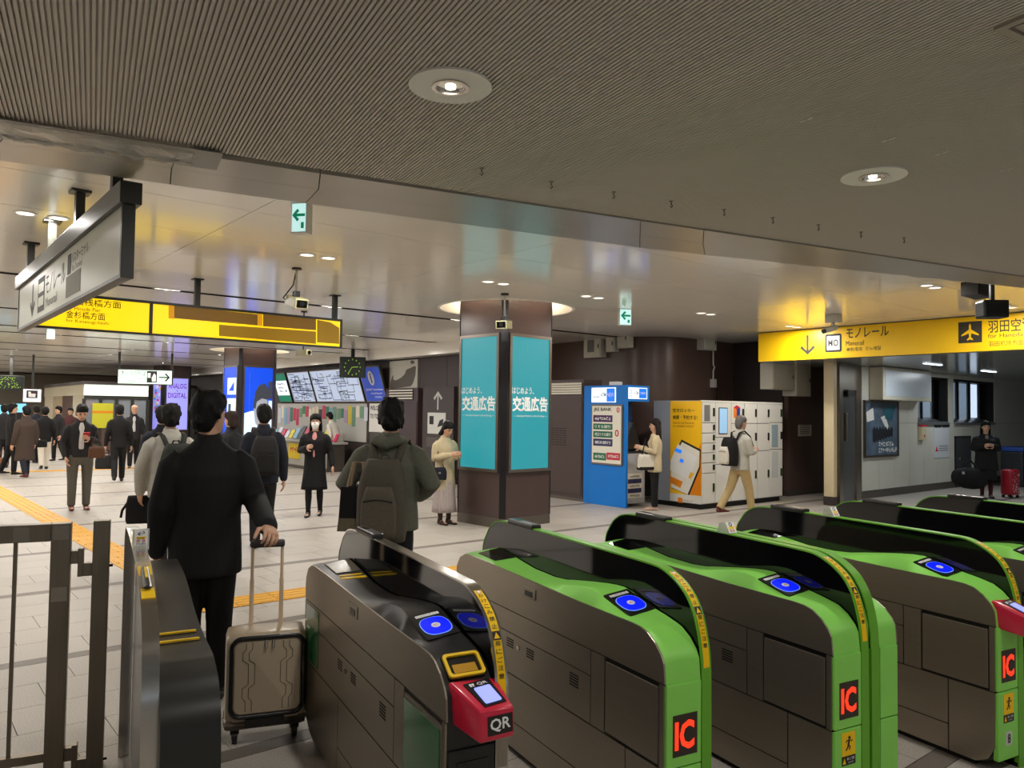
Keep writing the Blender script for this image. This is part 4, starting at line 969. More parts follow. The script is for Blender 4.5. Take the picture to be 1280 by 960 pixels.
def screen_poster(t, k, M, h):
    po = obj('screen', MB().box(-h+.12, h-.12, -h-.022, -h, .84, 2.79, M), m_purp, t); w = 2*(h-.12)
    if k == 0:
        text('ANALOG', m_purpk, po, 0, 0, 0, w=w*.84, h=.20, bold=.02, M=PM(M, 0, -h-.024, 2.50)); text('&', m_purpk, po, 0, 0, 0, w=.06, h=.08, M=PM(M, 0, -h-.024, 2.32)); text('DIGITAL', m_purpk, po, 0, 0, 0, w=w*.84, h=.20, bold=.02, M=PM(M, 0, -h-.024, 2.14))
    else:
        rnd = random.Random(3)
        for i in range(16):
            x = rnd.uniform(-.45, .3)*w; z = 1.6+i*.072; obj('screen_print', MB().prism([(x, z), (x+.2, z+.02), (x+.16, z+.12), (x-.04, z+.10)], -h-.0245, -h-.02, 'y', M), mults[i % 4], po)
c3 = at_d(201.5, 560, 29.0); c3.z = 0
column('dark column with violet analog and digital screens far down the hall', c3, RZC, 1.05, screen_poster)
def uvl(p): return Vector((p.dot(PB), p.dot(GB), 0))
COVE_W = 9.0
# lit coves in the ceiling around the two nearer columns
m_cove = mat('cove_white', (246, 238, 222), .6)
for c, w_ in ((cc1, 'ceiling around the teal poster column'), (cc2, 'ceiling around the blue poster column')):
    t = thing('cove_light', 'round warm lit cove in the '+w_, 'ceiling light', (c.x, c.y, ZC), 0)
    obj('cove_rim', MB().ring((0, 0), 1.02, 1.06, -.006, .006, 64), m_ringw, t); obj('cove_wall', MB().ring((0, 0), 1.02, 1.05, .0, .42, 64), m_cove, t); obj('cove_top', MB().disc((0, 0), 1.03, .40, .43, 48), m_ringw, t)
    for k in range(4):
        a_ = RZC+math.pi/2*k; l = bpy.data.lights.new('cove_lamp', 'POINT'); l.energy = COVE_W; l.shadow_soft_size = .03; l.color = (1, .88, .70)
        lo_ = bpy.data.objects.new('cove_lamp', l); COL.objects.link(lo_); lo_.parent = t; lo_.location = (.88*math.cos(a_), .88*math.sin(a_), .30)
    lc = uvl(c)
    for o in [hall]+[q for q in hall.children if q.name.startswith('ceiling_panel')]:
        if o is hall or 'field' in o.name or (abs(o.location.x+1.28-lc.x) < 2.4 and -3.0 < o.location.y-lc.y < 1.6):
            if 'field' not in o.name: cut_hole(o, c, 1.035, ZC-.5, ZC+.5)
# ================================================================ CASH MACHINE, LOCKERS, WALL UNITS
m_ablue = mat('cash_machine_blue', (24, 122, 214), .4, spec=.25); m_adark = mat('cash_machine_dark_blue', (16, 44, 86), .35)
m_lit = mat('lit_panel_white', (226, 236, 246), .4, emit=.9); m_litb = mat('lit_panel_blue', (10, 110, 235), .4, emit=.8)
m_paper = mat('poster_cream', (236, 232, 218), .5); m_navy = mat('navy_ink', (36, 40, 92), .5); m_pgreen = mat('poster_green', (30, 110, 76), .5); m_pred = mat('poster_red', (200, 40, 62), .5); m_grey = mat('mid_grey', (120, 120, 120), .5); m_plum = mat('plum_ink', (70, 30, 90), .5)
ao = at_z(782, 635.5, 0); t = thing('cash_machine', 'tall blue cash machine kiosk with a bank poster on its side', 'cash machine', (ao.x, ao.y, 0), ROT_PB)
H_A = 2.19; D_A = 1.07
body = obj('cabinet', MB().bbox(0, .05, 0, D_A, 0, H_A, .006).box(.05, .62, .45, D_A, 0, H_A).box(.05, .66, .04, .45, 1.90, H_A), m_ablue, t)
hd = obj('header_sign', MB().box(.07, .58, .02, .045, 1.945, 2.15), m_lit, t); flat('header_print', [rect(.36, .56, 1.96, 2.135)], .017, .022, m_litb, hd)
text('ATM', mat('grey_ink', (90, 96, 110), .5), hd, .28, .018, 2.05, w=.10, h=.06, bold=.01); text('VIEW', M_WINK, hd, .46, .015, 2.05, w=.15, h=.045, bold=.02)
obj('header_mark', MB().ring((0, 0), .028, .036, 0, .002, 24), mat('grey_ink', (90, 96, 110), .5), hd).matrix_local = Matrix.Translation((.13, .019, 2.07)) @ ROT_TXT
scribble(mat('grey_ink', (90, 96, 110), .5), hd, .13, .0185, 1.995, .10, .022, 5)
obj('recess', MB().box(.05, .60, .40, .46, .95, 1.90), m_adark, t)
sc = obj('screen_unit', MB().prism([(.18, 1.0), (.42, 1.15), (.42, 1.52), (.34, 1.52), (.16, 1.03)], .08, .58, 'x'), M_BLACK, t)
obj('screen', MB().prism([(.228, 1.11), (.330, 1.47), (.320, 1.475), (.215, 1.112)], .14, .50, 'x'), mat('dim_screen', (60, 70, 84), .15, emit=.1), sc)
obj('keypad', MB().box(.1, .55, .10, .30, .96, 1.0), M_BLACK, sc)
lp = obj('lower_panel', MB().bbox(.07, .60, .08, .42, .06, .96, .01), mat('panel_grey', (196, 198, 198), .3, .3), t)
flat('lower_sticker', [rect(.12, .52, .16, .60)], .076, .082, m_paper, lp)
for z, sd in ((.545, 3), (.375, 4), (.20, 5)): scribble(M_INK, lp, .32, .073, z, .26, .035, 7, seed=sd)
flat('lower_print', [rect(.14, .50, .42, .50), rect(.14, .50, .25, .33)], .073, .077, m_navy, lp)
cu = obj('upper_notice', MB().box(.10, .42, .39, .40, 1.56, 1.80), mat('notice_grey', (150, 156, 160), .4), t)
# bank poster on the left side; local face plane x = 0, viewer's right = -y
MS = Matrix.Rotation(-math.pi/2, 4, 'Z')                 # maps sign coords (x right, -y to viewer) onto the left face
fs = Face(ao, ROT_GB)
def sidebox(nm, pts, d0, d1, m_, par):
    return obj(nm, MB().prism(pts, d0, d1, 'y', MS), m_, par)
def sq(x0, x1, y0, y1):
    a = fs.loc((x0+x1)/2, (y0+y1)/2); X0 = fs.loc(x0, (y0+y1)/2)[0]; X1 = fs.loc(x1, (y0+y1)/2)[0]; Z1 = fs.loc((x0+x1)/2, y0)[1]; Z0 = fs.loc((x0+x1)/2, y1)[1]; return X0, X1, Z0, Z1
def stext(body, x0, x1, y0, y1, m_, par, d=-.03, bold=.01):
    X0, X1, Z0, Z1 = sq(x0, x1, y0, y1); return text(body, m_, par, 0, 0, 0, w=X1-X0, h=Z1-Z0, bold=bold, M=MS @ Matrix.Translation(((X0+X1)/2, d, (Z0+Z1)/2)) @ ROT_TXT)
def sprint(body, x0, x1, y0, y1, par):
    if body: return stext(body, x0, x1, y0, y1, M_WINK, par, -.033)
    X0, X1, Z0, Z1 = sq(x0, x1, y0, y1); return scribble(M_WINK, par, 0, 0, 0, X1-X0, Z1-Z0, 7, MS @ Matrix.Translation(((X0+X1)/2, -.033, (Z0+Z1)/2)) @ ROT_TXT, int(x0))
X0, X1, Z0, Z1 = sq(740, 770, 484.5, 503)
lb = sidebox('side_sign', rect(X0, X1, Z0, Z1), -.012, 0, m_lit, t); A0, A1, B0, B1 = sq(759, 769, 485.5, 502); sidebox('side_print', rect(A0, A1, B0, B1), -.015, -.012, m_litb, lb)
stext('ATM', 751.5, 758, 491, 496, mat('grey_ink', (90, 96, 110), .5), lb, -.014); stext('VIEW', 760, 768, 491, 496, M_WINK, lb, -.017); stext('JRE BANK', 742, 750, 495, 498, mat('grey_ink', (90, 96, 110), .5), lb, -.014)
X0, X1, Z0, Z1 = sq(740, 779, 505.5, 581); fo = MB().prism(rect_round(X0, X1, Z0, Z1, .03), -.025, 0, 'y', MS)
pf = obj('poster_frame', fo, m_posterframe, t); sh = sidebox('poster_sheet', rect(X0+.03, X1-.03, Z0+.03, Z1-.03), -.029, -.02, m_paper, pf)
stext('JRE BANK', 743.5, 766, 509.5, 515, M_INK, sh, -.031, .02); stext('0', 772, 776, 509, 516, m_pred, sh, -.031, .02); stext('0', 770, 775, 537, 546, m_pred, sh, -.031, .02)
for k, (y0, y1, c, s) in enumerate(((519, 527.5, m_plum, None), (529.5, 537, m_pgreen, 'りそな銀行'), (539, 547, m_pgreen, '埼玉りそな銀行'), (548.5, 557.5, m_navy, '横浜銀行'))):
    a, b, c0, c1_ = sq(743, 767, y0, y1); o_ = sidebox('poster_band', rect(a, b, c0, c1_), -.031, -.028, c, sh); sprint(s, 745, 765, (y0+y1)/2-2, (y0+y1)/2+2, sh)
for (x0, x1, c, s) in ((743, 759, m_pgreen, None), (759.5, 776.5, m_pred, None)):
    a, b, c0, c1_ = sq(x0, x1, 566, 575); sidebox('poster_band', rect(a, b, c0, c1_), -.031, -.028, c, sh); sprint(s, x0+2, x1-2, 568.5, 572.5, sh)
obj('roof_box', MB().bbox(.08, .22, .3, .5, H_A, H_A+.07, .008), M_WHITE, t)
# ---- lockers
lo = at_z(877, 637.5, 0); HL = 1.93
t = thing('locker_bank', 'white coin locker bank with a yellow advertising side panel', 'lockers', (lo.x, lo.y, 0), ROT_PB); f = Face(lo, ROT_PB)
m_lock = mat('locker_white', (226, 224, 216), .35); m_lockg = mat('locker_grey_side', (150, 156, 166), .4)
WL = f.loc(978, 560)[0]
obj('carcass', MB().box(0, WL, .02, 1.10, .09, HL), m_lockg, t); obj('base', MB().box(.03, WL-.03, .05, 1.08, 0, .09), M_DARK, t)
obj('top_trim', MB().box(-.004, WL+.004, -.004, .03, HL-.03, HL+.004), m_lock, t)
colx = [f.loc(px, 570)[0] for px in (877.3, 893.7, 913.4, 930, 946, 961.7, 977.6)]
def lz(py, px): return f.loc(px, py)[1]
cells = []
for i, frac in enumerate(((0, .205, .305, .405, .50, .60, .70, 1), (0, .35, .62, 1), (0, .21, .52, 1), (0, .21, .50, 1), (0, .21, .50, 1), (0, .20, .49, 1))):
    zt = HL-.03; zb_ = .10
    for a, b in zip(frac[:-1], frac[1:]):
        z1 = zt-(zt-zb_)*a; z0 = zt-(zt-zb_)*b; x0, x1 = colx[i]+.008, colx[i+1]-.008
        d = obj('locker_door', MB().bbox(x0, x1, -.012, .02, z0+.006, z1-.006, .005), m_lock, t); cells.append((i, x0, x1, z0, z1, d))
        if not (i == 1 and a == 0):
            hx = x1-.05; zc = (z0+z1)/2+.01; hh = min(.075, (z1-z0)*.28)
            obj('door_handle', MB().bbox(hx-.022, hx+.022, -.026, -.010, zc-hh, zc+hh, .006), M_BLACK, d); obj('door_number', MB().box(x1-.022, x1-.008, -.014, -.011, zc-hh*.8, zc+hh*.8), M_GREEN if (i+len(cells)) % 2 else M_INK, d)
d0 = [c for c in cells if c[0] == 1][0]; m_uis = mat('locker_screen', (150, 190, 226), .3, emit=.5)
ts = obj('touch_screen', MB().box(d0[1]+.08, d0[2]-.12, -.02, -.010, d0[3]+.06, d0[4]-.09), M_BLACK, d0[5]); 
t2 = obj('touch_panel', MB().box(d0[1]+.10, d0[2]-.14, -.023, -.018, d0[3]+.08, d0[4]-.11), m_uis, ts) if False else None
flat('screen_face', [rect(d0[1]+.095, d0[2]-.135, d0[3]+.075, d0[4]-.105)], -.023, -.0195, m_uis, ts)
for (i, x0, x1, z0, z1, d) in cells:
    if i == 0 and z1 > 1.8: flat('instruction_sheet', [rect(x0+.04, x1-.16, z0+.03, z1-.05)], -.0145, -.0115, m_grey, d)
    if i == 2 and z1 > 1.8:
        cx, cz = x0+.16, (z0+z1)/2+.02
        flat('logo_face', [[(cx-.10, cz-.09), (cx, cz-.13), (cx, cz+.05), (cx-.10, cz+.09)]], -.0145, -.0115, mat('logo_orange', (240, 130, 20), .4), d)
        flat('logo_face', [[(cx, cz-.13), (cx+.10, cz-.09), (cx+.10, cz+.09), (cx, cz+.05)]], -.0145, -.0115, mat('logo_blue', (40, 60, 150), .4), d)
        flat('logo_face', [[(cx-.10, cz+.09), (cx, cz+.05), (cx+.10, cz+.09), (cx, cz+.13)]], -.0145, -.0115, m_pred, d)
    if i == 5 and z1 < 1.7 and z0 > .8: flat('instruction_sheet', [rect(x0+.05, x1-.16, z0+.04, z1-.04)], -.0145, -.0115, mat('sheet_blue_grey', (150, 170, 180), .5), d)
    if i == 5 and z0 < .3: flat('instruction_sheet', [rect(x0+.05, x1-.16, z1-.55, z1-.04)], -.0145, -.0115, mat('sheet_pale', (200, 205, 204), .5), d)
for s_ in (.3, 2.25): obj('floor_tape', MB().prism([(s_, -.10), (s_+.5, -.10), (s_+.5, -.04), (s_, -.04)], .0, .002, 'z'), mat('hazard_tape', (150, 130, 40), .5), t)
fs = Face(lo, ROT_GB)
def LX(px, py): return fs.loc(px, py)
m_adyel = mat('locker_ad_yellow', (250, 194, 12), .4)
xa = LX(838, 560)[0]
ad = sidebox('side_advert', rect(xa, -.004, .24, HL-.01), -.008, .0, m_adyel, t); 
sidebox('side_advert_foot', rect(xa, -.004, .10, .24), -.008, .0, m_lock, t)
m_or = mat('ad_orange', (236, 140, 20), .4)
sidebox('advert_print', [(xa+.32, .25), (-.008, .25), (-.008, 1.20)], -.0095, -.006, m_or, ad)
ph = lambda pts: [LX(*p) for p in pts]
po = sidebox('phone_print', ph([(852.5, 549.5), (876.5, 562), (876, 585), (862, 619), (840, 610), (838, 577)]), -.0115, -.006, M_INK, ad)
sidebox('phone_screen', ph([(853, 552.5), (875, 564), (874.5, 583), (860, 618), (839.5, 609), (839, 582)]), -.0125, -.006, m_paper, ad)
sidebox('phone_card', ph([(848, 555), (872, 572), (863, 600), (838.5, 588), (838.5, 576)]), -.0135, -.006, M_WINK, ad)
for q, m_ in (([(845, 560), (853, 563), (851.5, 567), (844, 564)], m_litb), ([(851, 573), (855.5, 575), (854, 579), (850, 577)], m_litb), ([(838.5, 595), (854, 602), (851, 610), (838.5, 603)], m_or), ([(864, 590), (868, 592), (864, 599), (861, 597)], m_adyel)):
    sidebox('phone_print', ph(q), -.0145, -.006, m_, ad)
def ltext(body, x0, x1, y0, y1, m_, par, bold=.012):
    a = LX(x0, (y0+y1)/2)[0]; b = LX(x1, (y0+y1)/2)[0]; z1 = LX((x0+x1)/2, y0)[1]; z0 = LX((x0+x1)/2, y1)[1]
    text(body, m_, par, 0, 0, 0, w=b-a, h=z1-z0, bold=bold, M=MS @ Matrix.Translation(((a+b)/2, -.0105, (z0+z1)/2)) @ ROT_TXT)
ltext('空きロッカー', 841.5, 868.5, 510.5, 515.5, M_INK, ad); ltext('検索・予約する!', 841.5, 872, 519, 524.5, M_INK, ad); ltext('Search and Reserve\nan available locker?', 841.5, 868, 527, 534, mat('red_brown_ink', (150, 80, 20), .5), ad, 0)
ltext('マルチエキューブ', 853, 866, 624.3, 627.5, M_INK, ad, 0)
lg = LX(850.5, 625.5); sidebox('logo_print', [(lg[0]-.05, lg[1]-.04), (lg[0]+.05, lg[1]-.04), (lg[0]+.05, lg[1]+.05), (lg[0]-.05, lg[1]+.05)], -.0105, -.006, mat('logo_orange', (240, 130, 20), .4), ad)
# ---- things on the left hall wall: local x = -s measured from each thing's own foot
def on_left_wall(name, label, cat, s, group=None):
    p = W0+GB*s; return thing(name, label, cat, (p.x, p.y, 0), ROT_GB, group)
fw = Face(W0, ROT_GB)
m_cab = mat('cabinet_brown', (70, 54, 52), .35); m_slatw = mat('louvre_blade', (222, 216, 200), .4)
def louvre_cabinet(label, s0, s1, ztop, zl0, zl1, depth, front_y, lx0, lx1, nbl):
    sc_ = (s0+s1)/2; t = on_left_wall('louvre_cabinet', label, 'cabinet', sc_); X = lambda s: -(s-sc_)
    obj('cabinet_body', MB().box(X(s1), X(s0), front_y, front_y+depth, .06, ztop), m_cab, t); obj('plinth', MB().box(X(s1), X(s0), front_y+.02, front_y+depth, 0, .06), m_skirt, t)
    lv = obj('louvre_recess', MB().box(X(lx1), X(lx0), front_y-.012, front_y+.01, zl0, zl1), M_DARK, t)
    for k in range(nbl):
        z = zl0+(zl1-zl0)*(k+.5)/nbl; obj('louvre_blade', MB().prism([(front_y-.03, z-.016), (front_y-.026, z+.012), (front_y-.012, z+.022), (front_y-.012, z-.01)], X(lx1), X(lx0), 'x'), m_slatw, lv)
    d = obj('cabinet_door', MB().bbox(X(s1)+.03, X(s0)-.03, front_y-.012, front_y, .12, zl0-.04, .004), m_cab, t)
    return t, X, d
t, X, d = louvre_cabinet('brown louvred cabinet standing against the blue cash machine', .02, 2.0, 2.32, 2.03, 2.26, .5, .0, .05, 1.5, 5)
vm = MB()
for k in range(8):
    for j in range(5): vm.box(X(1.0)+j*.11, X(1.0)+j*.11+.09, -.014, -.011, 1.05+k*.045, 1.065+k*.045)
obj('vent_slots', vm, M_DARK, d)
louvre_cabinet('brown louvred cabinet beneath the printed map of the country', 5.65, 7.25, 2.24, 1.95, 2.22, .12, -.125, 5.86, 6.98, 4)
t = on_left_wall('sign_cabinet', 'dark cabinet bearing a white up arrow and a notice', 'cabinet', 4.8)
obj('cabinet_body', MB().box(-.65, .65, -.1, .02, .1, 2.25), m_brown2, t); obj('plinth', MB().box(-.65, .65, -.08, .02, 0, .1), m_skirt, t)
flat('arrow', [arrow_poly(.0, 1.93, .44, 90)], -.103, -.1, mat('arrow_grey', (190, 190, 186), .5), t)
b_ = flat('notice_board', [rect(-.42, .34, 1.14, 1.64)], -.108, -.1, mat('notice_white', (206, 206, 200), .5), t)
flat('notice_print', [rect(-.34, -.16, 1.36, 1.56)], -.110, -.108, M_INK, b_); flat('notice_symbol', [[(.0, 1.3), (.22, 1.34), (.26, 1.5), (.1, 1.46)]], -.110, -.108, M_INK, b_)
flat('shelf', [rect(-.42, .34, .82, 1.05)], -.13, -.1, mat('shelf_grey', (84, 76, 72), .5), t)
# map and lit boards leaning out over the counter
m_board = mat('lit_map_board', (80, 86, 96), .3, emit=.78, ecol=(206, 218, 242))
m_maplines = mat('map_line', (70, 76, 96), .5, emit=.1); m_maplines2 = mat('map_line_blue', (40, 56, 150), .5, emit=.15)
def leaning_board(name, label, cat, s0, s1, m_, kind):
    sc_ = (s0+s1)/2; t = on_left_wall(name, label, cat, sc_); w = abs(s1-s0)/2; z0, z1 = 1.90, 2.84; lean = .30
    ang = math.atan2(lean, z1-z0); L = math.hypot(lean, z1-z0)
    M = Matrix.Translation((0, -.06, z0)) @ Matrix.Rotation(ang, 4, 'X')
    obj('casing', MB().box(-w, w, .005, .06, 0, L, M), m_frame, t); fc = obj('board_face', MB().box(-w+.03, w-.03, -.004, .006, .03, L-.03, M), m_, t)
    fr = frame_mesh(-w, w, 0, L, .03, -.008, .006); fr.v = [tuple(M @ Vector(v)) for v in fr.v]; obj('board_frame', fr, M_STEEL, t)
    rnd = random.Random(int(s0*10))
    if kind == 'map':
        lines = MB(); l2 = MB()
        for k in range(44):
            x, z = rnd.uniform(-w+.1, w-.3), rnd.uniform(.1, L-.12); dst = lines if k % 4 else l2
            for j in range(rnd.randint(2, 4)):
                if j % 2 == 0: x2 = min(w-.06, max(-w+.06, x+rnd.uniform(-.6, .6))); dst.box(min(x, x2), max(x, x2)+.01, -.0055, -.004, z-.010, z+.010, M); x = x2
                else: z2 = min(L-.08, max(.06, z+rnd.uniform(-.3, .3))); dst.box(x, x+.020, -.0055, -.004, min(z, z2), max(z, z2)+.006, M); z = z2
        obj('map_print', lines, m_maplines, fc)['kind'] = 'stuff'; obj('map_print', l2, m_maplines2, fc)['kind'] = 'stuff'
    if kind == 'green':
        obj('board_print', MB().box(-w+.03, w-.03, -.006, -.004, .24, L-.26, M), m_lit, fc); [scribble(M_INK, fc, 0, 0, 0, w*q, .08, 6, M @ Matrix.Translation((xx, -.007, zz)) @ ROT_TXT, int(zz*99)) for q, xx, zz in ((1.3, 0, .62), (.9, -.1, .50), (.7, -.12, .38), (.3, .25, .38))]
    if kind == 'info':
        obj('info_disc', MB().prism([(.15*math.cos(a), .66+.20*math.sin(a)) for a in [2*math.pi*i/28 for i in range(28)]], -.006, -.004, 'y', M), M_WINK, fc); text('i', mat('info_blue', (30, 60, 160), .4), fc, 0, 0, 0, h=.28, bold=.04, M=M @ Matrix.Translation((0, -.007, .66)) @ ROT_TXT)
        text('JR EAST Travel Service', M_WINK, fc, 0, 0, 0, w=w*1.6, h=.07, bold=.02, M=M @ Matrix.Translation((.03, -.007, .34)) @ ROT_TXT); scribble(M_WINK, fc, 0, 0, 0, w*1.1, .05, 10, M @ Matrix.Translation((.1, -.007, .24)) @ ROT_TXT); scribble(M_WINK, fc, 0, 0, 0, w*.7, .05, 7, M @ Matrix.Translation((.15, -.007, .14)) @ ROT_TXT)
    return t
m_bgreen = mat('board_green', (20, 130, 100), .4, emit=.35); m_binfo = mat('info_board_blue', (44, 72, 170), .4, emit=.5)
leaning_board('lit_board', 'green and white lit board at the far end of the counter', 'sign', 14.2, 13.2, m_bgreen, 'green')
leaning_board('lit_map', 'smaller lit route map beside the green board', 'map', 13.05, 11.45, m_board, 'map')
leaning_board('lit_map', 'wide lit route map above the counter', 'map', 11.38, 8.40, m_board, 'map')
leaning_board('lit_board', 'blue lit information board with a white i', 'sign', 8.30, 7.20, m_binfo, 'info')
t = on_left_wall('wall_map', 'grey printed map of the country above the louvred cabinet', 'map', 6.53)
fc = obj('map_sheet', MB().box(-.68, .68, -.02, 0, 2.25, 2.96), mat('map_paper', (186, 184, 174), .5), t); obj('map_sheet', MB().box(-.68, -.45, -.02, 0, 1.95, 2.249), mat('map_paper', (186, 184, 174), .5), t)
LM = lambda pts: [(-.68+1.36*x, 2.96-1.01*z) for x, z in pts]
land = LM([(.03, .97), (.03, .60), (.06, .52), (.10, .40), (.15, .36), (.14, .46), (.22, .50), (.34, .47), (.46, .42), (.56, .35), (.62, .24), (.74, .21), (.90, .16), (.95, .19), (.93, .40), (.86, .58), (.78, .66), (.40, .69), (.20, .70), (.17, .97)])
flat('map_land', [land, LM([(.75, .05), (.80, .01), (.90, .05), (.88, .10), (.78, .11)])], -.023, -.02, mat('map_land', (92, 86, 78), .6, noise=.6, nscale=45), fc)
# information counter, racks and papers
t = on_left_wall('information_counter', 'long grey information counter under the lit maps', 'counter', 10.9)
m_ctr = mat('counter_front', (176, 172, 164), .4)
obj('counter_top', MB().bbox(-3.6, 2.3, -1.15, -.45, .74, .80, .01), m_ctr, t)
for k in range(5): obj('counter_panel', MB().box(-3.55+1.16*k, -3.55+1.16*k+1.15, -1.08, -1.03, .10, .74), m_ctr, t)
obj('counter_base', MB().box(-3.5, 2.2, -1.02, -.5, 0, .74), m_skirt, t)
for x in (-2.3, 0.3, 1.5): pst = flat('counter_poster', [rect(x-.45, x+.35, .26, .70)], -1.09, -1.08, mat('poster_yellow', (240, 206, 24), .45), t); scribble(m_pred, pst, x-.05, -1.092, .52, .55, .16, 4, seed=int(x*10)+30)
wb_ = obj('back_board', MB().box(-3.6, 2.5, -.02, .0, .8, 1.86), mat('pale_board', (186, 184, 178), .5), t)
rnd = random.Random(5); cols = [(60, 130, 90), (130, 180, 210), (200, 50, 90), (230, 220, 200), (60, 60, 62), (220, 200, 60), (180, 150, 190), (110, 150, 120), (210, 215, 225)]
for k in range(26):
    x = -3.4+.235*k; z1 = 1.80-rnd.random()*.12; hgt = rnd.uniform(.25, .6); c = cols[rnd.randrange(9)]
    flat('leaflet', [rect(x-.09, x+.10, z1-hgt, z1)], -.03, -.021, mat('leaflet_%d' % cols.index(c), c, .5), t)
for k in range(18):
    x = -3.4+.32*k; c = cols[rnd.randrange(9)]; M = Matrix.Translation((x, -.75, .81)) @ Matrix.Rotation(RAD(-28), 4, 'X')
    obj('leaflet_rack', MB().box(-.12, .12, -.015, .015, 0, rnd.uniform(.22, .42), M), mat('leaflet_%d' % cols.index(c), c, .5), t)
t = on_left_wall('welcome_board', 'white welcome notice board at the end of the counter', 'sign', 7.75)
wbd = obj('board', MB().box(-.42, .42, -.06, -.03, 1.1, 1.86), M_WHITE, t); text('WELCOME', M_INK, wbd, -.02, -.063, 1.74, w=.7, h=.12, bold=.02); text('TO TOKYO', M_INK, wbd, -.02, -.063, 1.52, w=.7, h=.12, bold=.02); obj('board_foot', MB().box(-.3, .3, -.10, -.02, 0, 1.1), m_skirt, t)
# ---- boxes and pipe on the brown wall
m_box = mat('switch_box_grey', (214, 210, 196), .4)
def wall_box(label, n_, px0, px1, py0, py1, p0, nrm, rz, depth=.18, dark=False, doors=1):
    f = Face(p0, rz); x0, z1 = f.loc(px0, py0); x1, z0 = f.loc(px1, py1); xm = (x0+x1)/2; o = Vector(p0)+f.x*xm
    t = thing('wall_box', label, 'electrical box', (o.x, o.y, 0), rz); h = (x1-x0)/2
    bx_ = obj('box_body', MB().bbox(-h, h, -depth, 0, z0, z1, .01), m_box, t)
    for k in range(doors): obj('box_door', MB().bbox(-h+.02+2*h/doors*k, -h+2*h/doors*(k+1)-.02, -depth-.012, -depth, z0+.02, z1-.02, .005), m_box, t); obj('box_latch', MB().box(-h+2*h/doors*(k+1)-.07, -h+2*h/doors*(k+1)-.05, -depth-.02, -depth-.011, (z0+z1)/2-.04, (z0+z1)/2+.04), M_INK, t)
    if dark: obj('box_window', MB().box(-h*.5, h*.3, -depth-.016, -depth-.01, z0+.25*(z1-z0), z0+.8*(z1-z0)), m_grey, t)
CL = C0+GB*1.0
wall_box('grey box with a dark window high on the brown wall', 1, 737, 758, 421, 447, C0, PB, ROT_GB, dark=True)
wall_box('small grey box high on the brown wall beside the windowed box', 1, 763, 774, 420, 440, C0, PB, ROT_GB, .14)
wall_box('narrow grey box high on the brown wall near the wall corner', 1, 778, 792, 412, 435, C0, PB, ROT_GB, .16)
wall_box('grey box high on the brown wall above the lockers', 1, 871, 886, 418, 439, C0, GB, ROT_PB, .2)
wall_box('white double-door cabinet hung under the yellow fascia sign', 1, 950, 977, 454, 488, bp, GB, ROT_PB, .28, doors=1)
wall_box('tall white cabinet hung beside the double-door cabinet', 1, 978, 997, 455, 496, bp, GB, ROT_PB, .3)
f = Face(C0, ROT_PB); x0, z0 = f.loc(889.5, 474); o = Vector(C0)+f.x*x0; t = thing('conduit', 'thin white conduit pipe running down the brown wall to a small box', 'pipe', (o.x, o.y, 0), ROT_PB)
obj('pipe', MB().tube([(0, -.04, ZC), (0, -.04, 2.75), (.02, -.06, 2.70), (0, -.04, 2.62), (0, -.04, z0)], .018), M_WHITE, t); obj('junction_box', MB().bbox(-.06, .06, -.09, 0, z0-.18, z0, .008), M_WHITE, t)
cb = obj('cable', MB().tube([(.06, -.05, z0-.08), (.12, -.06, z0-.25), (.05, -.08, z0-.45), (-.25, -.12, z0-.62), (-.6, -.2, z0-.70)], .010, 6), M_BLACK, t)
f = Face(bp, ROT_PB); x0, z1 = f.loc(997.5, 531); x1, z0 = f.loc(1014, 545); o = bp+f.x*((x0+x1)/2); t = thing('notice', 'small white paper notice on the brown wall by the pillar', 'notice', (o.x, o.y, 0), ROT_PB); h = (x1-x0)/2
sh = obj('sheet', MB().box(-h, h, -.008, 0, z0, z1), M_WHITE, t); flat('print_lines', [rect(-h*.8, h*.7, z0+(z1-z0)*(k+.5)/6-.008, z0+(z1-z0)*(k+.5)/6+.008) for k in range(1, 6)], -.010, -.008, m_grey, sh)
# ---- passage wall fittings
fcw = Face(CW0, ROT_PB)
def on_cream(name, label, cat, x0, x1, y0, y1):
    a, z1 = fcw.loc(x0, (y0+y1)/2)[0], fcw.loc((x0+x1)/2, y0)[1]; b, z0 = fcw.loc(x1, (y0+y1)/2)[0], fcw.loc((x0+x1)/2, y1)[1]
    o = CW0+PB*((a+b)/2); return thing(name, label, cat, (o.x, o.y, 0), ROT_PB), (b-a)/2, z0, z1
t, h, z0, z1 = on_cream('light_box', 'blank white sign box mounted high on the cream wall', 'sign', 1086, 1147, 459, 501); z1 = min(z1, ZF-.01)
obj('casing', MB().bbox(-h, h, -.30, 0, z0, z1, .02), mat('light_box_case', (206, 200, 180), .4), t); obj('blank_face', MB().box(-h+.08, h-.06, -.306, -.298, z0+.08, z1-.07), mat('blank_face', (206, 214, 220), .25), t)
t, h, z0, z1 = on_cream('framed_poster', 'framed dark poster of standing figures on the cream wall', 'poster', 1078.5, 1121, 501, 571)
obj('frame', frame_mesh(-h, h, z0, z1, .045, -.05, 0), m_posterframe, t); pi = obj('print', MB().box(-h+.04, h-.04, -.03, 0, z0+.04, z1-.04), mat('poster_slate', (84, 100, 116), .35, noise=.4, nscale=4), t)
flat('print_shape', [[(-h*.9, z1-.25), (-h*.5, z1-.15), (-h*.45, z1-.4), (-h*.85, z1-.45)], [(-.05, z1-.35), (h*.2, z1-.3), (h*.45, z1-.6), (h*.3, z1-.62)]], -.033, -.03, M_WHITE, pi)
flat('print_shape', [[(h*.1, z1-.2), (h*.85, z1-.08), (h*.6, z1-.42), (h*.2, z1-.38)]], -.033, -.03, mat('poster_teal', (40, 96, 110), .4), pi)
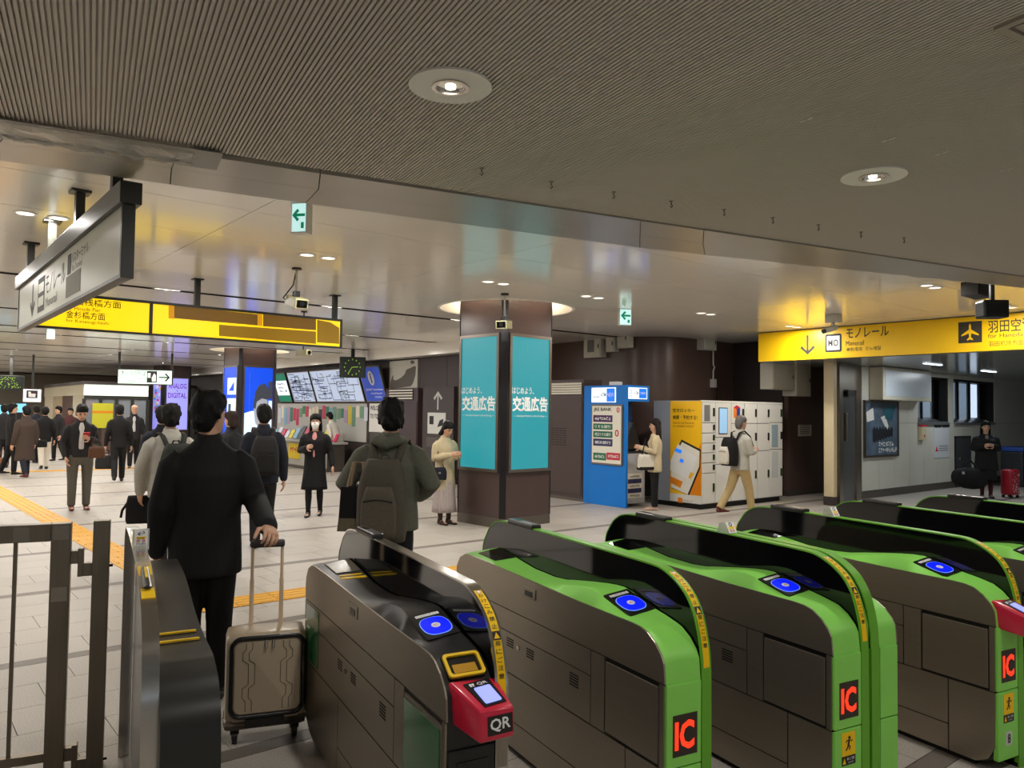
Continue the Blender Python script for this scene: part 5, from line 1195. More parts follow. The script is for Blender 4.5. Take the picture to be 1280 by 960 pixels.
for k in range(7): x = -h*.45+k*h*.17; flat('print_figure', [[(x-.05, z0+.32+.02*k), (x+.06, z0+.30+.02*k), (x+.07, z1-.6-.02*(k % 2)), (x, z1-.54), (x-.06, z1-.62)]], -.035, -.03, mat('poster_black', (26, 28, 36), .5), pi)
scribble(M_WINK, pi, h*.25, -.036, z0+.27, h*.9, .10, 7); scribble(M_WINK, pi, h*.35, -.036, z0+.14, h*1.1, .10, 9, seed=2)
t, h, z0, z1 = on_cream('notice', 'tall white notice sheet below the passage windows', 'notice', 1167, 1186, 530.5, 572)
sh = obj('sheet', MB().box(-h, h, -.012, 0, z0, z1), mat('sheet_white', (206, 210, 212), .4), t); flat('clip', [rect(-h+.02, -.03, z1-.06, z1-.01), rect(.03, h-.02, z1-.06, z1-.01)], -.03, -.012, M_BLACK, sh); flat('print_lines', [rect(-h*.4, h*.8, z0+.16+.05*k, z0+.18+.05*k) for k in range(3)], -.014, -.012, m_grey, sh); flat('warning_mark', [[(-h*.85, z0+.15), (-h*.5, z0+.15), (-h*.68, z0+.28)]], -.014, -.012, m_pred, sh)
t, h, z0, z1 = on_cream('call_box', 'narrow beige call box with red top on the cream wall', 'box', 1148, 1153.5, 531, 550)
obj('box_body', MB().bbox(-h, h, -.08, 0, z0, z1-.04, .01), mat('beige_plastic', (206, 192, 160), .4), t); obj('lamp_cap', MB().box(-h, h, -.085, 0, z1-.04, z1), m_pred, t); obj('button', MB().cyl((0, -.095, z0+.1), (0, -.075, z0+.1), .02, 12), m_red_ if False else m_pred, t)
t, h, z0, z1 = on_cream('wall_recess', 'dark steel hatch door low in the cream wall', 'hatch', 1193, 1213, 545, 609)
obj('hatch_frame', MB().box(-h, h, -.02, .0, .0, z1), m_wf, t); obj('hatch_leaf', MB().box(-h+.04, h-.04, -.03, -.018, .04, z1-.04), mat('hatch_grey', (62, 64, 66), .4), t); obj('hatch_lock', MB().cyl((-h*.4, -.05, z1*.55), (-h*.4, -.03, z1*.55), .03, 12), M_CHROME, t)
p = at_z(1063.5, 473, ZF); t = thing('exit_sign', 'small green running-person exit sign by the steel door', 'exit sign', (p.x, p.y, 0), ROT_GB)
f = Face(p, ROT_GB); zc = at_d(1063.5, 480.5, p.y).z; m_exg2 = mat('exit_green_lit', (30, 200, 130), .4, emit=.9)
obj('casing', MB().bbox(-.12, .12, 0, .06, zc-.13, zc+.13, .006), M_WHITE, t); fc = obj('sign_face', MB().box(-.11, .11, -.004, .002, zc-.12, zc+.12), m_exg2, t); flat('person_symbol', [rect(-.03, .03, zc-.09, zc+.05), rect(-.07, .05, zc-.02, zc+.01)], -.007, -.004, M_WINK, fc); obj('hanger', MB().tube([(.0, .03, zc+.13), (.03, .03, zc+.18), (.08, .03, ZF)], .012), M_WHITE, t)
p = at_z(1271, 607, 0); t = thing('waste_bin', 'blue and black bin with a paper label in the passage', 'bin', (p.x, p.y, 0), ROT_PB)
obj('bin_body', MB().bbox(-.35, .5, -.25, .25, 0, .86, .04), mat('bin_black', (34, 40, 46), .4), t); obj('bin_lid', MB().bbox(-.37, .52, -.27, .27, .86, .98, .04), mat('bin_blue', (40, 80, 170), .4), t); flat('bin_label', [rect(-.2, .15, .4, .8)], -.258, -.25, mat('bin_paper', (150, 170, 190), .5), t)
# ================================================================ CEILING FITTINGS
m_camg = mat('camera_beige', (150, 146, 110), .4)
def box_camera(label, cx, cy, bx_, by_, yaw, pitch):
    p = at_z(cx, cy, ZC); t = thing('security_camera', label, 'camera', (p.x, p.y, ZC), yaw)
    D = math.hypot(p.x, p.y); zb_ = at_d(bx_, by_, p.y).z-ZC
    st = obj('stem', MB().cyl((0, 0, 0), (0, 0, zb_+.07), .014, 10), M_CHROME, t); obj('stem_flange', MB().cyl((0, 0, -.02), (0, 0, 0), .055, 16), M_BLACK, t)
    obj('swivel', MB().bbox(-.035, .035, -.035, .035, zb_+.05, zb_+.12, .01), M_BLACK, t)
    M = Matrix.Translation((0, 0, zb_)) @ Matrix.Rotation(pitch, 4, 'X')
    hs = obj('housing', MB().bbox(-.075, .075, -.20, .16, -.055, .055, .008, M), m_camg, t); obj('front_window', MB().box(-.06, .06, -.204, -.198, -.04, .04, M), M_BLACKG, hs); obj('lens', MB().cyl(M @ Vector((0, -.212, 0)), M @ Vector((0, -.20, 0)), .026, 16), M_BLACK, hs)
    obj('cable', MB().tube([(0, .02, -.03), (-.02, .05, zb_*.5), (-.06, .10, zb_+.12), (-.10, .14, zb_+.05), (-.05, .16, zb_+.02)], .008, 6), M_BLACK, t)
box_camera('boxy beige security camera hanging above the lit yellow sign', 371, 335, 366, 377, RAD(35), RAD(14))
box_camera('boxy beige security camera hanging in front of the teal column', 631, 367, 628, 406, RAD(-12), RAD(6))
p = at_d(379, 441, 12.5); t = thing('security_camera', 'small beige bullet camera just below the lit yellow sign', 'camera', (p.x, p.y, ZC), RAD(50))
obj('stem', MB().cyl((0, 0, 0), (0, 0, p.z-ZC+.03), .012, 8), M_BLACK, t); hs = obj('housing', MB().bbox(-.05, .05, -.16, .14, p.z-ZC-.045, p.z-ZC+.045, .008), m_camg, t); obj('lens', MB().cyl((0, -.175, p.z-ZC), (0, -.158, p.z-ZC), .03, 14), M_BLACKG, hs); obj('flange', MB().cyl((0, 0, -.02), (0, 0, 0), .05, 12), M_BLACK, t)
p = at_z(1042, 393, ZC); t = thing('security_camera', 'white bullet camera on a base in front of the monorail sign', 'camera', (p.x, p.y, ZC), RAD(-60))
m_cw = mat('camera_white', (196, 194, 184), .4)
obj('base', MB().bbox(-.10, .10, -.08, .08, -.13, 0, .012), m_cw, t); obj('arm', MB().tube([(0, 0, -.12), (0, -.02, -.19), (0, -.06, -.22)], .022), m_cw, t)
hs = obj('housing', MB().chain([(0, .05, -.20), (0, -.20, -.27)], [.042, .042], 16), m_cw, t); obj('lens', MB().cyl((0, -.205, -.272), (0, -.245, -.283), .036, 16), M_BLACKG, hs)
for label, x, y, w, h, rz in (('black wedge loudspeaker hung under the end of the soffit band', 1221, 362, .28, .20, 25), ('black square loudspeaker hung in front of the monorail sign', 1240, 387, .26, .19, -5)):
    p = at_d(x, y, 9.0 if 'wedge' in label else 8.3); t = thing('loudspeaker', label, 'speaker', (p.x, p.y, p.z), RAD(rz))
    obj('cabinet', MB().prism([(-w/2, -h*.35), (w*.42, -h*.5), (w/2, 0), (w*.42, h*.5), (-w/2, h*.42)], -.10, .10, 'y') if 'wedge' in label else MB().bbox(-w/2, w/2, -.1, .1, -h/2, h/2, .02), M_BLACK, t); obj('grille', MB().box(-w*.38, w*.38, -.106, -.098, -h*.3, h*.3), M_DARK, t); obj('bracket', MB().box(-.02, .02, -.02, .02, h*.4, ZC-p.z), M_BLACK, t)
for k, (x, y) in enumerate(((602, 210), (689, 227), (767, 240), (839, 251.5), (905, 262), (966, 272), (1023, 281), (1076, 290), (1130, 297))):
    p = at_z(x, y, ZS); t = thing('ceiling_hook', 'small steel hook screwed into the slatted ceiling', 'hook', (p.x, p.y, ZS), RAD(A_DEG), 'hooks along the slatted ceiling edge')
    obj('hook_plate', MB().cyl((0, 0, -.004), (0, 0, .002), .014, 12), M_STEEL, t); obj('hook_loop', MB().tube([(0, 0, 0), (0, 0, -.018), (.010, 0, -.03), (0, 0, -.042), (-.010, 0, -.032)], .003, 6), M_DARK, t)
for k, (x, y) in enumerate(((1008, 149), (1110, 174), (1177, 191), (1258, 212))):
    p = at_z(x, y, ZS); t = thing('ceiling_clip', 'small bright metal plate clipped between ceiling slats', 'clip', (p.x, p.y, ZS), RAD(A_DEG), 'metal plates between the slats')
    obj('plate', MB().bbox(-.006, .006, -.035, .035, -.004, .004, .001), M_WHITE, t); obj('screw', MB().cyl((0, 0, -.006), (0, 0, 0), .003, 8), M_STEEL, t)
# vent grille at the right edge of the slatted ceiling
p = at_z(1242, 34, ZS); t = thing('ceiling_vent', 'square framed vent let into the slatted ceiling', 'vent', (p.x, p.y, ZS), RAD(A_DEG))
m_vf = mat('vent_frame', (172, 160, 144), .4)
obj('frame', MB().box(0, .50, -.50, -.47, -.012, 0).box(0, .50, -.03, 0, -.012, 0).box(0, .03, -.47, -.03, -.012, 0).box(.47, .5, -.47, -.03, -.012, 0), m_vf, t); obj('inner_frame', MB().box(.045, .455, -.455, -.435, -.009, 0).box(.045, .455, -.065, -.045, -.009, 0).box(.045, .065, -.435, -.065, -.009, 0).box(.435, .455, -.435, -.065, -.009, 0), m_vf, t)
for k in range(14): obj('vent_slat', MB().box(.075+.026*k, .087+.026*k, -.43, -.07, -.006, .0), m_slat, t)
# clear plastic taped over the soffit band
t = thing('plastic_sheet', 'crumpled clear plastic sheet taped across the soffit band', 'plastic sheet', at_z(120, 178, ZS-.013), RAD(27))
m_pl = mat('clear_film', (235, 232, 224), .06, alpha=.34, spec=1.0); m_tp = mat('frosted_tape', (150, 145, 136), .3, alpha=.8)
mb = MB(); rnd = random.Random(2); n, m_ = 22, 9; vv = []
for i in range(n+1):
    for j in range(m_+1):
        ex = min(i, n-i, j*2.2, (m_-j)*2.2); vv.append((-.50+1.0*i/n, -.13+.26*j/m_, -.004-min(1, ex*.3)*(.012+.03*rnd.random())))
mb.add(vv, [(i*(m_+1)+j, (i+1)*(m_+1)+j, (i+1)*(m_+1)+j+1, i*(m_+1)+j+1) for i in range(n) for j in range(m_)])
obj('film', mb, m_pl, t)
obj('tape', MB().box(-.54, .54, -.16, -.11, -.006, -.001), m_tp, t); obj('tape', MB().box(-.54, .54, .11, .16, -.006, -.001), m_tp, t); obj('tape', MB().box(-.60, -.46, -.16, .16, -.008, -.003), m_tp, t); obj('tape', MB().box(.46, .60, -.16, .16, -.008, -.003), m_tp, t)
# ================================================================ FAR END OF THE HALL
# clock on the wall side
p = at_d(440.5, 459, 20.0); t = thing('hanging_clock', 'dark square hanging clock with green hands before the lit maps', 'clock', (p.x, p.y, 0), RAD(8)); zc = p.z; h = .33
obj('clock_case', MB().bbox(-h, h, 0, .22, zc-.27, zc+.27, .02), mat('clock_case', (24, 34, 28), .4), t); cf = obj('clock_face', MB().prism([(.24*math.cos(a), zc+.24*math.sin(a)) for a in [2*math.pi*i/32 for i in range(32)]], -.004, .002, 'y'), mat('clock_dark', (14, 24, 18), .4), t)
m_clg = mat('clock_green', (160, 226, 70), .4)  # plain green of the hands and hour marks, no emission
mk = MB()
for k in range(12): a = k*math.pi/6; mk.box(.20*math.sin(a)-.012, .20*math.sin(a)+.012, -.007, -.004, zc+.20*math.cos(a)-.018, zc+.20*math.cos(a)+.018)
obj('hour_marks', mk, m_clg, cf)
flat('hour_hand', [[(-.01, zc-.012), (.15, zc+.0), (.15, zc+.018), (-.01, zc+.012)]], -.009, -.006, m_clg, cf); flat('minute_hand', [[(.01, zc+.01), (-.10, zc-.17), (-.118, zc-.16), (-.01, zc+.01)]], -.009, -.006, m_clg, cf); obj('stem', MB().cyl((0, .11, zc+.27), (0, .11, ZC), .05, 12), M_BLACK, t)
# ticket sign
m_glit = mat('pale_green_lit', (206, 232, 214), .4, emit=.85)
p = at_d(181.5, 471.5, 22.5); t = thing('hanging_sign', 'lit pale green ticket office sign with an arrow, hung from the ceiling', 'sign', (p.x, p.y, 0), RAD(17)); f = Face((p.x, p.y, 0), RAD(17)); x0, zt = f.loc(148, 462); x1, zb_ = f.loc(214.5, 480.5); zc = (zt+zb_)/2
obj('casing', MB().box(x0-.02, x1+.02, .0, .14, zb_-.02, zt+.02), m_frame, t); fc = obj('sign_face', MB().box(x0, x1, -.006, .002, zb_, zt), m_glit, t)
for x in (x0+.01, x1-.01): obj('post', MB().box(x-.03, x+.03, .04, .10, zt, ZC), m_frame, t)
W = x1-x0; text('きっぷうりば', M_INK, fc, x0+W*.28, -.008, zc+.10, w=W*.46, h=.14, bold=.01); text('Tickets', M_INK, fc, x0+W*.40, -.008, zc-.04, w=W*.18, h=.06); text('售票处 매표소', M_INK, fc, x0+W*.36, -.008, zc-.13, w=W*.30, h=.06)
flat('ticket_icon', [rect(x0+W*.53, x0+W*.72, zc-.16, zc+.18)], -.009, -.006, M_INK, fc); flat('icon_shape', [rect(x0+W*.545, x0+W*.60, zc-.02, zc+.12), [(x0+W*.63, zc-.13), (x0+W*.705, zc-.13), (x0+W*.70, zc+.06), (x0+W*.665, zc+.12), (x0+W*.62, zc-.02)]], -.011, -.009, M_WINK, fc); flat('arrow', [arrow_poly(x0+W*.86, zc, .30, 0)], -.009, -.006, M_INK, fc)
# lift sign and departure board
p = at_d(40, 494.5, 24); t = thing('pictogram_sign', 'small lit square ticket-gate pictogram sign far down the hall', 'sign', (p.x, p.y, 0), RAD(24)); zc = p.z
obj('casing', MB().bbox(-.24, .24, 0, .12, zc-.20, zc+.20, .01), M_WHITE, t); fc = obj('sign_face', MB().box(-.23, .23, -.006, .002, zc-.19, zc+.19), m_lit, t); ig = flat('icon_ground', [rect(-.15, .15, zc-.08, zc+.16)], -.009, -.006, mat('icon_brown', (60, 30, 34), .5), fc); flat('icon_shape', [[(-.09, zc-.05), (.09, zc-.05), (.10, zc+.06), (-.02, zc+.06), (-.04, zc+.12), (-.10, zc+.12)]], -.011, -.009, M_WINK, fc); obj('post', MB().box(-.03, .03, .03, .08, zc+.2, ZC), m_frame, t)
p = at_d(13, 478.5, 25); t = thing('departure_board', 'dark hanging departure board with green dots', 'display', (p.x, p.y, 0), RAD(24)); zc = p.z
bd = obj('casing', MB().bbox(-.36, .36, 0, .2, zc-.24, zc+.24, .02), mat('board_black', (18, 24, 18), .4), t); dm = MB(); rnd = random.Random(9)
for k in range(60): x, z = rnd.uniform(-.28, .28), zc+rnd.uniform(-.18, .18); dm.box(x-.008, x+.008, -.006, .0, z-.008, z+.008)
obj('dot_display', dm, mat('dot_green', (150, 190, 60), .5, emit=.6), bd)['kind'] = 'stuff'; obj('post', MB().box(-.04, .04, .05, .12, zc+.24, ZC), m_frame, t)
m_cyan = mat('cyan_screen', (120, 200, 240), .4, emit=.9)
for k, (x, y, w, h) in enumerate(((2, 512, .5, .36), (24, 510, .46, .34))):
    p = at_d(x, y, 30); t = thing('wall_screen', ('left' if k == 0 else 'right')+' of two bright cyan screens far behind the crowd', 'screen', (p.x, p.y, 0), RAD(26)); t['label'] = ('wider bright cyan screen far behind the crowd', 'narrower bright cyan screen far behind the crowd')[k]; obj('casing', MB().box(-w/2-.03, w/2+.03, .0, .1, p.z-h/2-.03, p.z+h/2+.03), M_BLACK, t); obj('screen', MB().box(-w/2, w/2, -.006, .002, p.z-h/2, p.z+h/2), m_cyan, t); obj('stand', MB().box(-.08, .08, .02, .08, 0, p.z), M_BLACK, t)
p = at_d(63, 416, 16); t = thing('exit_sign', 'tiny lit exit sign hanging far beyond the yellow sign', 'exit sign', (p.x, p.y, 0), RAD(20)); obj('casing', MB().bbox(-.07, .07, 0, .06, p.z-.13, p.z+.13, .005), M_WHITE, t); obj('sign_face', MB().box(-.06, .06, -.005, .002, p.z-.12, p.z+.12), m_exw, t); obj('hanger', MB().box(-.01, .01, .02, .04, p.z+.13, ZC), M_WHITE, t)
# ticket office with lit fascia
co = at_d(104, 540, 27.0); co.z = 0; t = thing('ticket_office', 'ticket office with a lit white fascia and glazed front far down the hall', 'office', (co.x, co.y, 0), ROT_PB)
f = Face(co, ROT_PB); fsd = Face(co, ROT_GB); xe = f.loc(185, 500)[0]; xs_ = fsd.loc(56, 500)[0]
zt = at_d(104, 478, 27).z; zb_ = at_d(104, 494, 27).z
m_fl = mat('fascia_lit', (222, 232, 222), .4, emit=.75); m_flb = mat('fascia_beige', (200, 190, 164), .4); m_int = mat('office_interior', (160, 142, 114), .6)
obj('fascia', MB().box(0, xe, -.02, .1, zb_, zt-.06), m_fl, t); obj('side_fascia', MB().box(-.02, .1, .1, -xs_, zb_, zt-.06), m_flb, t); obj('roof_edge', MB().box(-.06, xe+.05, -.06, -xs_, zt-.06, zt+.05), m_brown2, t)
obj('soffit_rail', MB().box(0, xe, .0, .1, zb_-.12, zb_), m_frame, t)
obj('inner_wall', MB().box(.1, xe, 1.6, 1.7, 0, zb_).box(.9, 1.0, .2, 1.6, 0, zb_), m_int, t)
for k in range(5): x = xe*k/4; obj('mullion', MB().box(x-.05, x+.05, .0, .1, 0, zb_-.12), m_frame, t)
for k in range(4): obj('glass_pane', MB().box(xe*k/4+.05, xe*(k+1)/4-.05, .04, .05, .9, zb_-.12), m_glass, t); obj('stall_riser', MB().box(xe*k/4+.05, xe*(k+1)/4-.05, .02, .08, 0, .9), m_brown, t)
for k in range(4): y = -xs_*k/4; obj('side_panel', MB().box(.0, .05, y+.02, y-xs_/4-.02, .0, zb_), (m_flb, m_brown, m_int, m_flb)[k], t)
f2 = Face(co, ROT_PB); a, _ = f2.loc(115, 520); b, _ = f2.loc(141, 520)
ps = obj('yellow_poster', MB().box(a, b, -.02, .0, at_d(128, 535, 27.4).z, at_d(128, 504, 27.4).z), mat('poster_lime', (206, 200, 48), .4), t); obj('poster_stripe', MB().box(a, b, -.024, -.019, 1.45, 1.53), m_or, ps)
obj('red_banner', MB().box(.10, .42, .5, .52, zb_-.42, zb_-.16), mat('banner_red', (216, 74, 44), .5), t)
# ticket machine wall right of the office
p = at_d(258, 520, 33); t = thing('ticket_machine_wall', 'pale panelled block seen past the violet screens', 'partition', (p.x, p.y, 0), ROT_PB)
obj('panel', MB().box(-1.6, 0, 0, .3, 0, 2.5), mat('pale_grey_panel', (150, 146, 140), .5), t); obj('panel', MB().box(.02, 2.0, 0, .3, 0, 2.5), mat('pale_grey_panel2', (176, 172, 166), .5), t); obj('cap_rail', MB().box(-1.7, 2.1, -.05, .35, 2.5, 2.62), m_brown2, t)
# ================================================================ PEOPLE
def remesh(mb, vox, name, it=5):
    me = mb.mesh('tmp'); o = bpy.data.objects.new('tmp', me); COL.objects.link(o)
    m1 = o.modifiers.new('r', 'REMESH'); m1.mode = 'VOXEL'; m1.voxel_size = vox; m1.adaptivity = 0
    m2 = o.modifiers.new('s', 'SMOOTH'); m2.factor = .5; m2.iterations = it
    dg = bpy.context.evaluated_depsgraph_get(); dg.update()
    out = bpy.data.meshes.new_from_object(o.evaluated_get(dg)); bpy.data.objects.remove(o); bpy.data.meshes.remove(me)
    out.name = name; out.materials.clear(); return out
def hand_geo(mb, W, d, n, s, k, curl, sz):
    # W wrist, d direction of the hand, n palm normal, s = +1/-1 thumb side along d x n
    d = d.normalized(); n = (n-d*n.dot(d)).normalized(); a = d.cross(n)*s
    L = sz
    mb.chain([W-d*.1*L, W+d*.25*L, W+d*.52*L], [(.17*L, .14*L), (.235*L, .10*L), (.22*L, .085*L)], 10, ref=a)
    for i, (off, ln) in enumerate(((.17, .40), (.06, .46), (-.06, .43), (-.165, .33))):
        p = W+d*.50*L+a*off*L; pts = [p-d*.05*L, p]; ang = curl*.35; dd = d
        for seg in range(3):
            q = d*math.cos(ang)+n*math.sin(ang); p = p+q*(ln*L*(.42, .33, .25)[seg]); pts.append(p); ang += curl*.75
        r = .052*L*(1 if i < 3 else .86); mb.chain(pts, [r, r, r*.98, r*.9, r*.78], 8, ref=a)
    p = W+d*.16*L+a*.17*L; q1 = (d*.62+a*.72+n*.25).normalized(); q2 = (d*.86+a*.22+n*(.25+.35*curl)).normalized()
    mb.chain([p-a*.08*L, p+q1*.20*L, p+q1*.20*L+q2*.18*L, p+q1*.20*L+q2*.32*L], [.072*L, .064*L, .056*L, .044*L], 8, ref=n)
M_SKIN = mat('skin', (206, 160, 132), .5); M_HAIR = mat('black_hair', (22, 20, 19), .62, spec=.2, noise=.3, nscale=60); M_GREYH = mat('grey_hair', (96, 92, 88), .5, noise=.2, nscale=60)
DOWN = ((.138, -.02, .635), (.150, .03, .475)); HOLD = ((.138, .0, .645), (.055, .15, .685))
def person(label, pos, rz, H, top, bottom, arms=None, legs=(0, 0, 0, 0), hem=.46, topc=M_BLACK, botc=M_BLACK, shoec=M_BLACK, hair='short', hairm=None, vox=.013, bulk=1.0, lean=0.0, nod=0.0, curl=(.5, .5), face=True, turn=0.0, shirt=None, collar=True, mask=False, tights=None, skirt_hem=.12, sleeve=1.0, stance=.048, topname='jacket', skin=M_SKIN, handn=None):
    t = thing('person', label, 'person', (pos[0], pos[1], 0), rz)
    S = lambda x, y, z: Vector((x*H, y*H+lean*H*max(0, z-.53), z*H))
    aR, aL = arms or (DOWN, DOWN)
    lg = {}
    low = 9
    for s, a, k in ((1, legs[0], legs[1]), (-1, legs[2], legs[3])):
        hip = Vector((s*stance*H, 0, .505*H)); knee = hip+Vector((0, math.sin(a), -math.cos(a)))*.232*H; ank = knee+Vector((0, math.sin(a-k), -math.cos(a-k)))*.228*H
        lg[s] = [hip, knee, ank]; low = min(low, ank.z)
    dz = .045*H-low
    for s in lg: lg[s] = [p+Vector((0, 0, dz)) for p in lg[s]]
    S0 = S; S = lambda x, y, z: S0(x, y, z)+Vector((0, 0, dz))
    # ---- body: one continuous mesh
    mb = MB()
    mb.chain([S(0, 0, .50), S(0, 0, .54), S(0, 0, .61), S(0, 0, .72), S(0, -.004, .78), S(0, -.004, .812)], [(.070*H, .046*H), (.080*H, .054*H), (.072*H, .052*H), (.085*H, .058*H), (.078*H, .042*H), (.045*H, .034*H)], 16)
    HD = Matrix.Translation(S(0, nod*.02, .855)) @ Matrix.Rotation(turn, 4, 'Z') @ Matrix.Rotation(-nod, 4, 'X')
    hp = lambda x, y, z: HD @ Vector((x*H, y*H, (z-.855)*H))
    mb.chain([S(0, -.004, .80), S(0, 0, .84), hp(0, -.002, .885)], [.036*H, .031*H, .031*H], 12)
    rings = []
    for z, a, b, y in ((.868, .012, .016, .024), (.875, .023, .026, .020), (.888, .032, .038, .012), (.907, .038, .046, .006), (.932, .042, .052, .002), (.955, .0435, .054, .0), (.975, .040, .050, -.002), (.990, .029, .038, -.003), (.999, .012, .018, -.003)):
        rings.append([hp(a*math.cos(2*math.pi*i/16), y+b*math.sin(2*math.pi*i/16), z) for i in range(16)])
    mb.loft(rings)
    mb.chain([hp(0, .050, .940), hp(0, .060, .918), hp(0, .055, .911)], [.006*H, .0085*H, .008*H], 8)
    for s in (-1, 1): mb.chain([hp(s*.043, -.004, .915), hp(s*.046, -.006, .928), hp(s*.045, -.007, .942)], [(.004*H, .007*H), (.005*H, .011*H), (.004*H, .009*H)], 8)
    arm = {}
    for s, (e, w) in ((1, aR), (-1, aL)):
        sh = S(s*.100, -.004, .783); el = S(s*e[0], e[1], e[2]); wr = S(s*w[0], w[1], w[2]); arm[s] = (sh, el, wr)
        mb.chain([S(s*.05, 0, .782), sh, sh.lerp(el, .5), el, el.lerp(wr, .4), wr], [.026*H, .025*H, .025*H, .022*H, .021*H, .014*H], 10)
    for s in lg:
        h, k, a = lg[s]
        mb.chain([h+Vector((0, 0, .01*H)), h.lerp(k, .4), k, k.lerp(a, .35)+Vector((0, -.006*H, 0)), a], [.046*H, .043*H, .030*H, .031*H, .019*H], 12)
        mb.chain([a+Vector((0, -.012*H, -.018*H)), a+Vector((0, .05*H, -.026*H)), a+Vector((s*.003*H, .09*H, -.030*H))], [(.017*H, .015*H), (.020*H, .014*H), (.018*H, .010*H)], 10)
    me = remesh(mb, min(vox, .010) if vox < .012 else vox*.85, 'body', 3)
    hb = MB(); 
    for s in (1, -1):
        sh, el, wr = arm[s]; d = (wr-el).normalized(); pn = Vector(handn[s]) if handn and s in handn else Vector((-s, .25, 0))
        hand_geo(hb, wr, d, pn, s*(1 if d.cross(pn).dot(Vector((0, 1, .3))) > 0 else -1)*s, 1, curl[0 if s > 0 else 1], .108*H)
    me2 = hb.mesh('h'); bm = bmesh.new(); bm.from_mesh(me); bm.from_mesh(me2); bm.to_mesh(me); bm.free(); bpy.data.meshes.remove(me2)
    body = obj('body', me, skin, t, True)
    if face:
        for s in (-1, 1):
            obj('eye', MB().chain([hp(s*.010, .0505, .934), hp(s*.022, .0475, .934)], [(.0045*H, .003*H)]*2, 8, ref=(0, 0, 1)), mat('eye_dark', (30, 24, 22), .2), body); obj('eyebrow', MB().chain([hp(s*.007, .0515, .946), hp(s*.025, .047, .948)], [.0025*H]*2, 6), hairm or M_HAIR, body)
        if not mask: obj('mouth', MB().chain([hp(-.012, .0475, .893), hp(0, .0505, .893), hp(.012, .0475, .893)], [.003*H]*3, 6), mat('lips', (170, 96, 88), .5), body)
    if mask: obj('face_mask', remesh(MB().chain([hp(0, .030, .878), hp(0, .034, .905), hp(0, .032, .925)], [(.030*H, .026*H), (.039*H, .031*H), (.036*H, .026*H)], 14), .008, 'face_mask', 2), mat('mask_white', (246, 244, 240), .7), t, True)
    # ---- hair
    hm = hairm or M_HAIR; hb = MB(); rings = []
    spec = ((.876, .026, .018, -.026), (.890, .036, .027, -.026), (.908, .044, .036, -.024), (.925, .049, .044, -.019), (.942, .0525, .051, -.013), (.960, .054, .060, -.005), (.978, .052, .062, .000), (.995, .045, .054, -.002), (1.010, .030, .038, -.004), (1.018, .012, .016, -.004))
    if hair == 'thin': spec = tuple((z-.004, a*.965, b*.955, y-.003) for z, a, b, y in spec)
    for z, a, b, y in spec: rings.append([hp(a*math.cos(2*math.pi*i/18)*(1+.02*math.sin(i*5)), y+b*math.sin(2*math.pi*i/18), z) for i in range(18)])
    hb.loft(rings)
    if hair != 'thin':
        rh = random.Random(int(H*1000)+int(abs(pos[0])*100))
        for _ in range(34):
            z, a, b, y = spec[rh.randrange(2, 9)]; an = rh.uniform(0, 2*math.pi)
            if math.sin(an) > .25 and z < .985: continue
            c0 = hp(a*.98*math.cos(an), y+b*.98*math.sin(an), z); c1_ = hp(a*1.02*math.cos(an+.12), y+b*1.02*math.sin(an+.12), z-.02)
            hb.chain([c0, c1_], [.009*H, .006*H], 6)
    if hair in ('long', 'bob'):
        zl = .76 if hair == 'long' else .875
        hb.chain([hp(0, -.030, .95), hp(0, -.045, .90), S(0, -.055, max(zl, .80)), S(0, -.060, zl)], [(.045*H, .028*H), (.050*H, .026*H), (.052*H, .020*H), (.040*H, .012*H)], 14)
        for s in (-1, 1): hb.chain([hp(s*.046, -.016, .955), hp(s*.052, -.022, .915), hp(s*.054, -.028, .875), S(s*.056, -.012, zl+.02)], [(.008*H, .018*H), (.009*H, .020*H), (.010*H, .020*H), (.009*H, .012*H)], 10)
        hb.chain([hp(-.03, .045, .972), hp(.0, .052, .970), hp(.03, .045, .972)], [(.012*H)]*3, 8)
    obj('hair', remesh(hb, vox*.75, 'hair', 8), hm, t, True)
    # ---- top
    k = bulk; jb = MB(); hr = hem
    hw = .101*k+(.012 if hr < .40 else 0)
    pts = [S(0, 0, hr), S(0, 0, (hr+.60)/2), S(0, 0, .60), S(0, 0, .68), S(0, -.002, .742), S(0, -.006, .785), S(0, -.006, .815), S(0, -.002, .845)]
    jb.chain(pts, [(hw*H, .074*k*H), (.099*k*H, .071*k*H), (.094*k*H, .068*k*H), (.102*k*H, .074*k*H), (.108*k*H, .073*k*H), (.106*H, .062*H), (.084*H, .055*H), (.048*H, .046*H)], 20, round_=False)
    if collar: jb.chain([S(0, -.004, .825), S(0, -.006, .852), S(0, -.010, .872)], [(.048*H, .046*H), (.044*H, .043*H), (.041*H, .040*H)], 16, round_=False)
    for s in (1, -1):
        sh, el, wr = arm[s]; we = el.lerp(wr, .97*sleeve)
        jb.chain([S(s*.050, -.004, .786), S(s*.088, -.004, .788), sh+(el-sh)*.12, sh.lerp(el, .5), el, el.lerp(we, .5), we], [.034*H, .038*H, .041*k*H, .038*k*H, .034*k*H, .031*k*H, .026*k*H], 14)
    top_o = obj(topname, remesh(jb, vox, topname, 8), topc, t, True)
    if shirt:
        sb = MB(); z0 = max(hr, .56)
        sb.chain([S(0, .040, z0+.02), S(0, .044, .68), S(0, .040, .78), S(0, .026, .832)], [(.034*H, .034*H), (.036*H, .036*H), (.030*H, .030*H), (.022*H, .020*H)], 12, round_=False); obj('shirt', remesh(sb, vox, 'shirt', 3), shirt, t, True)
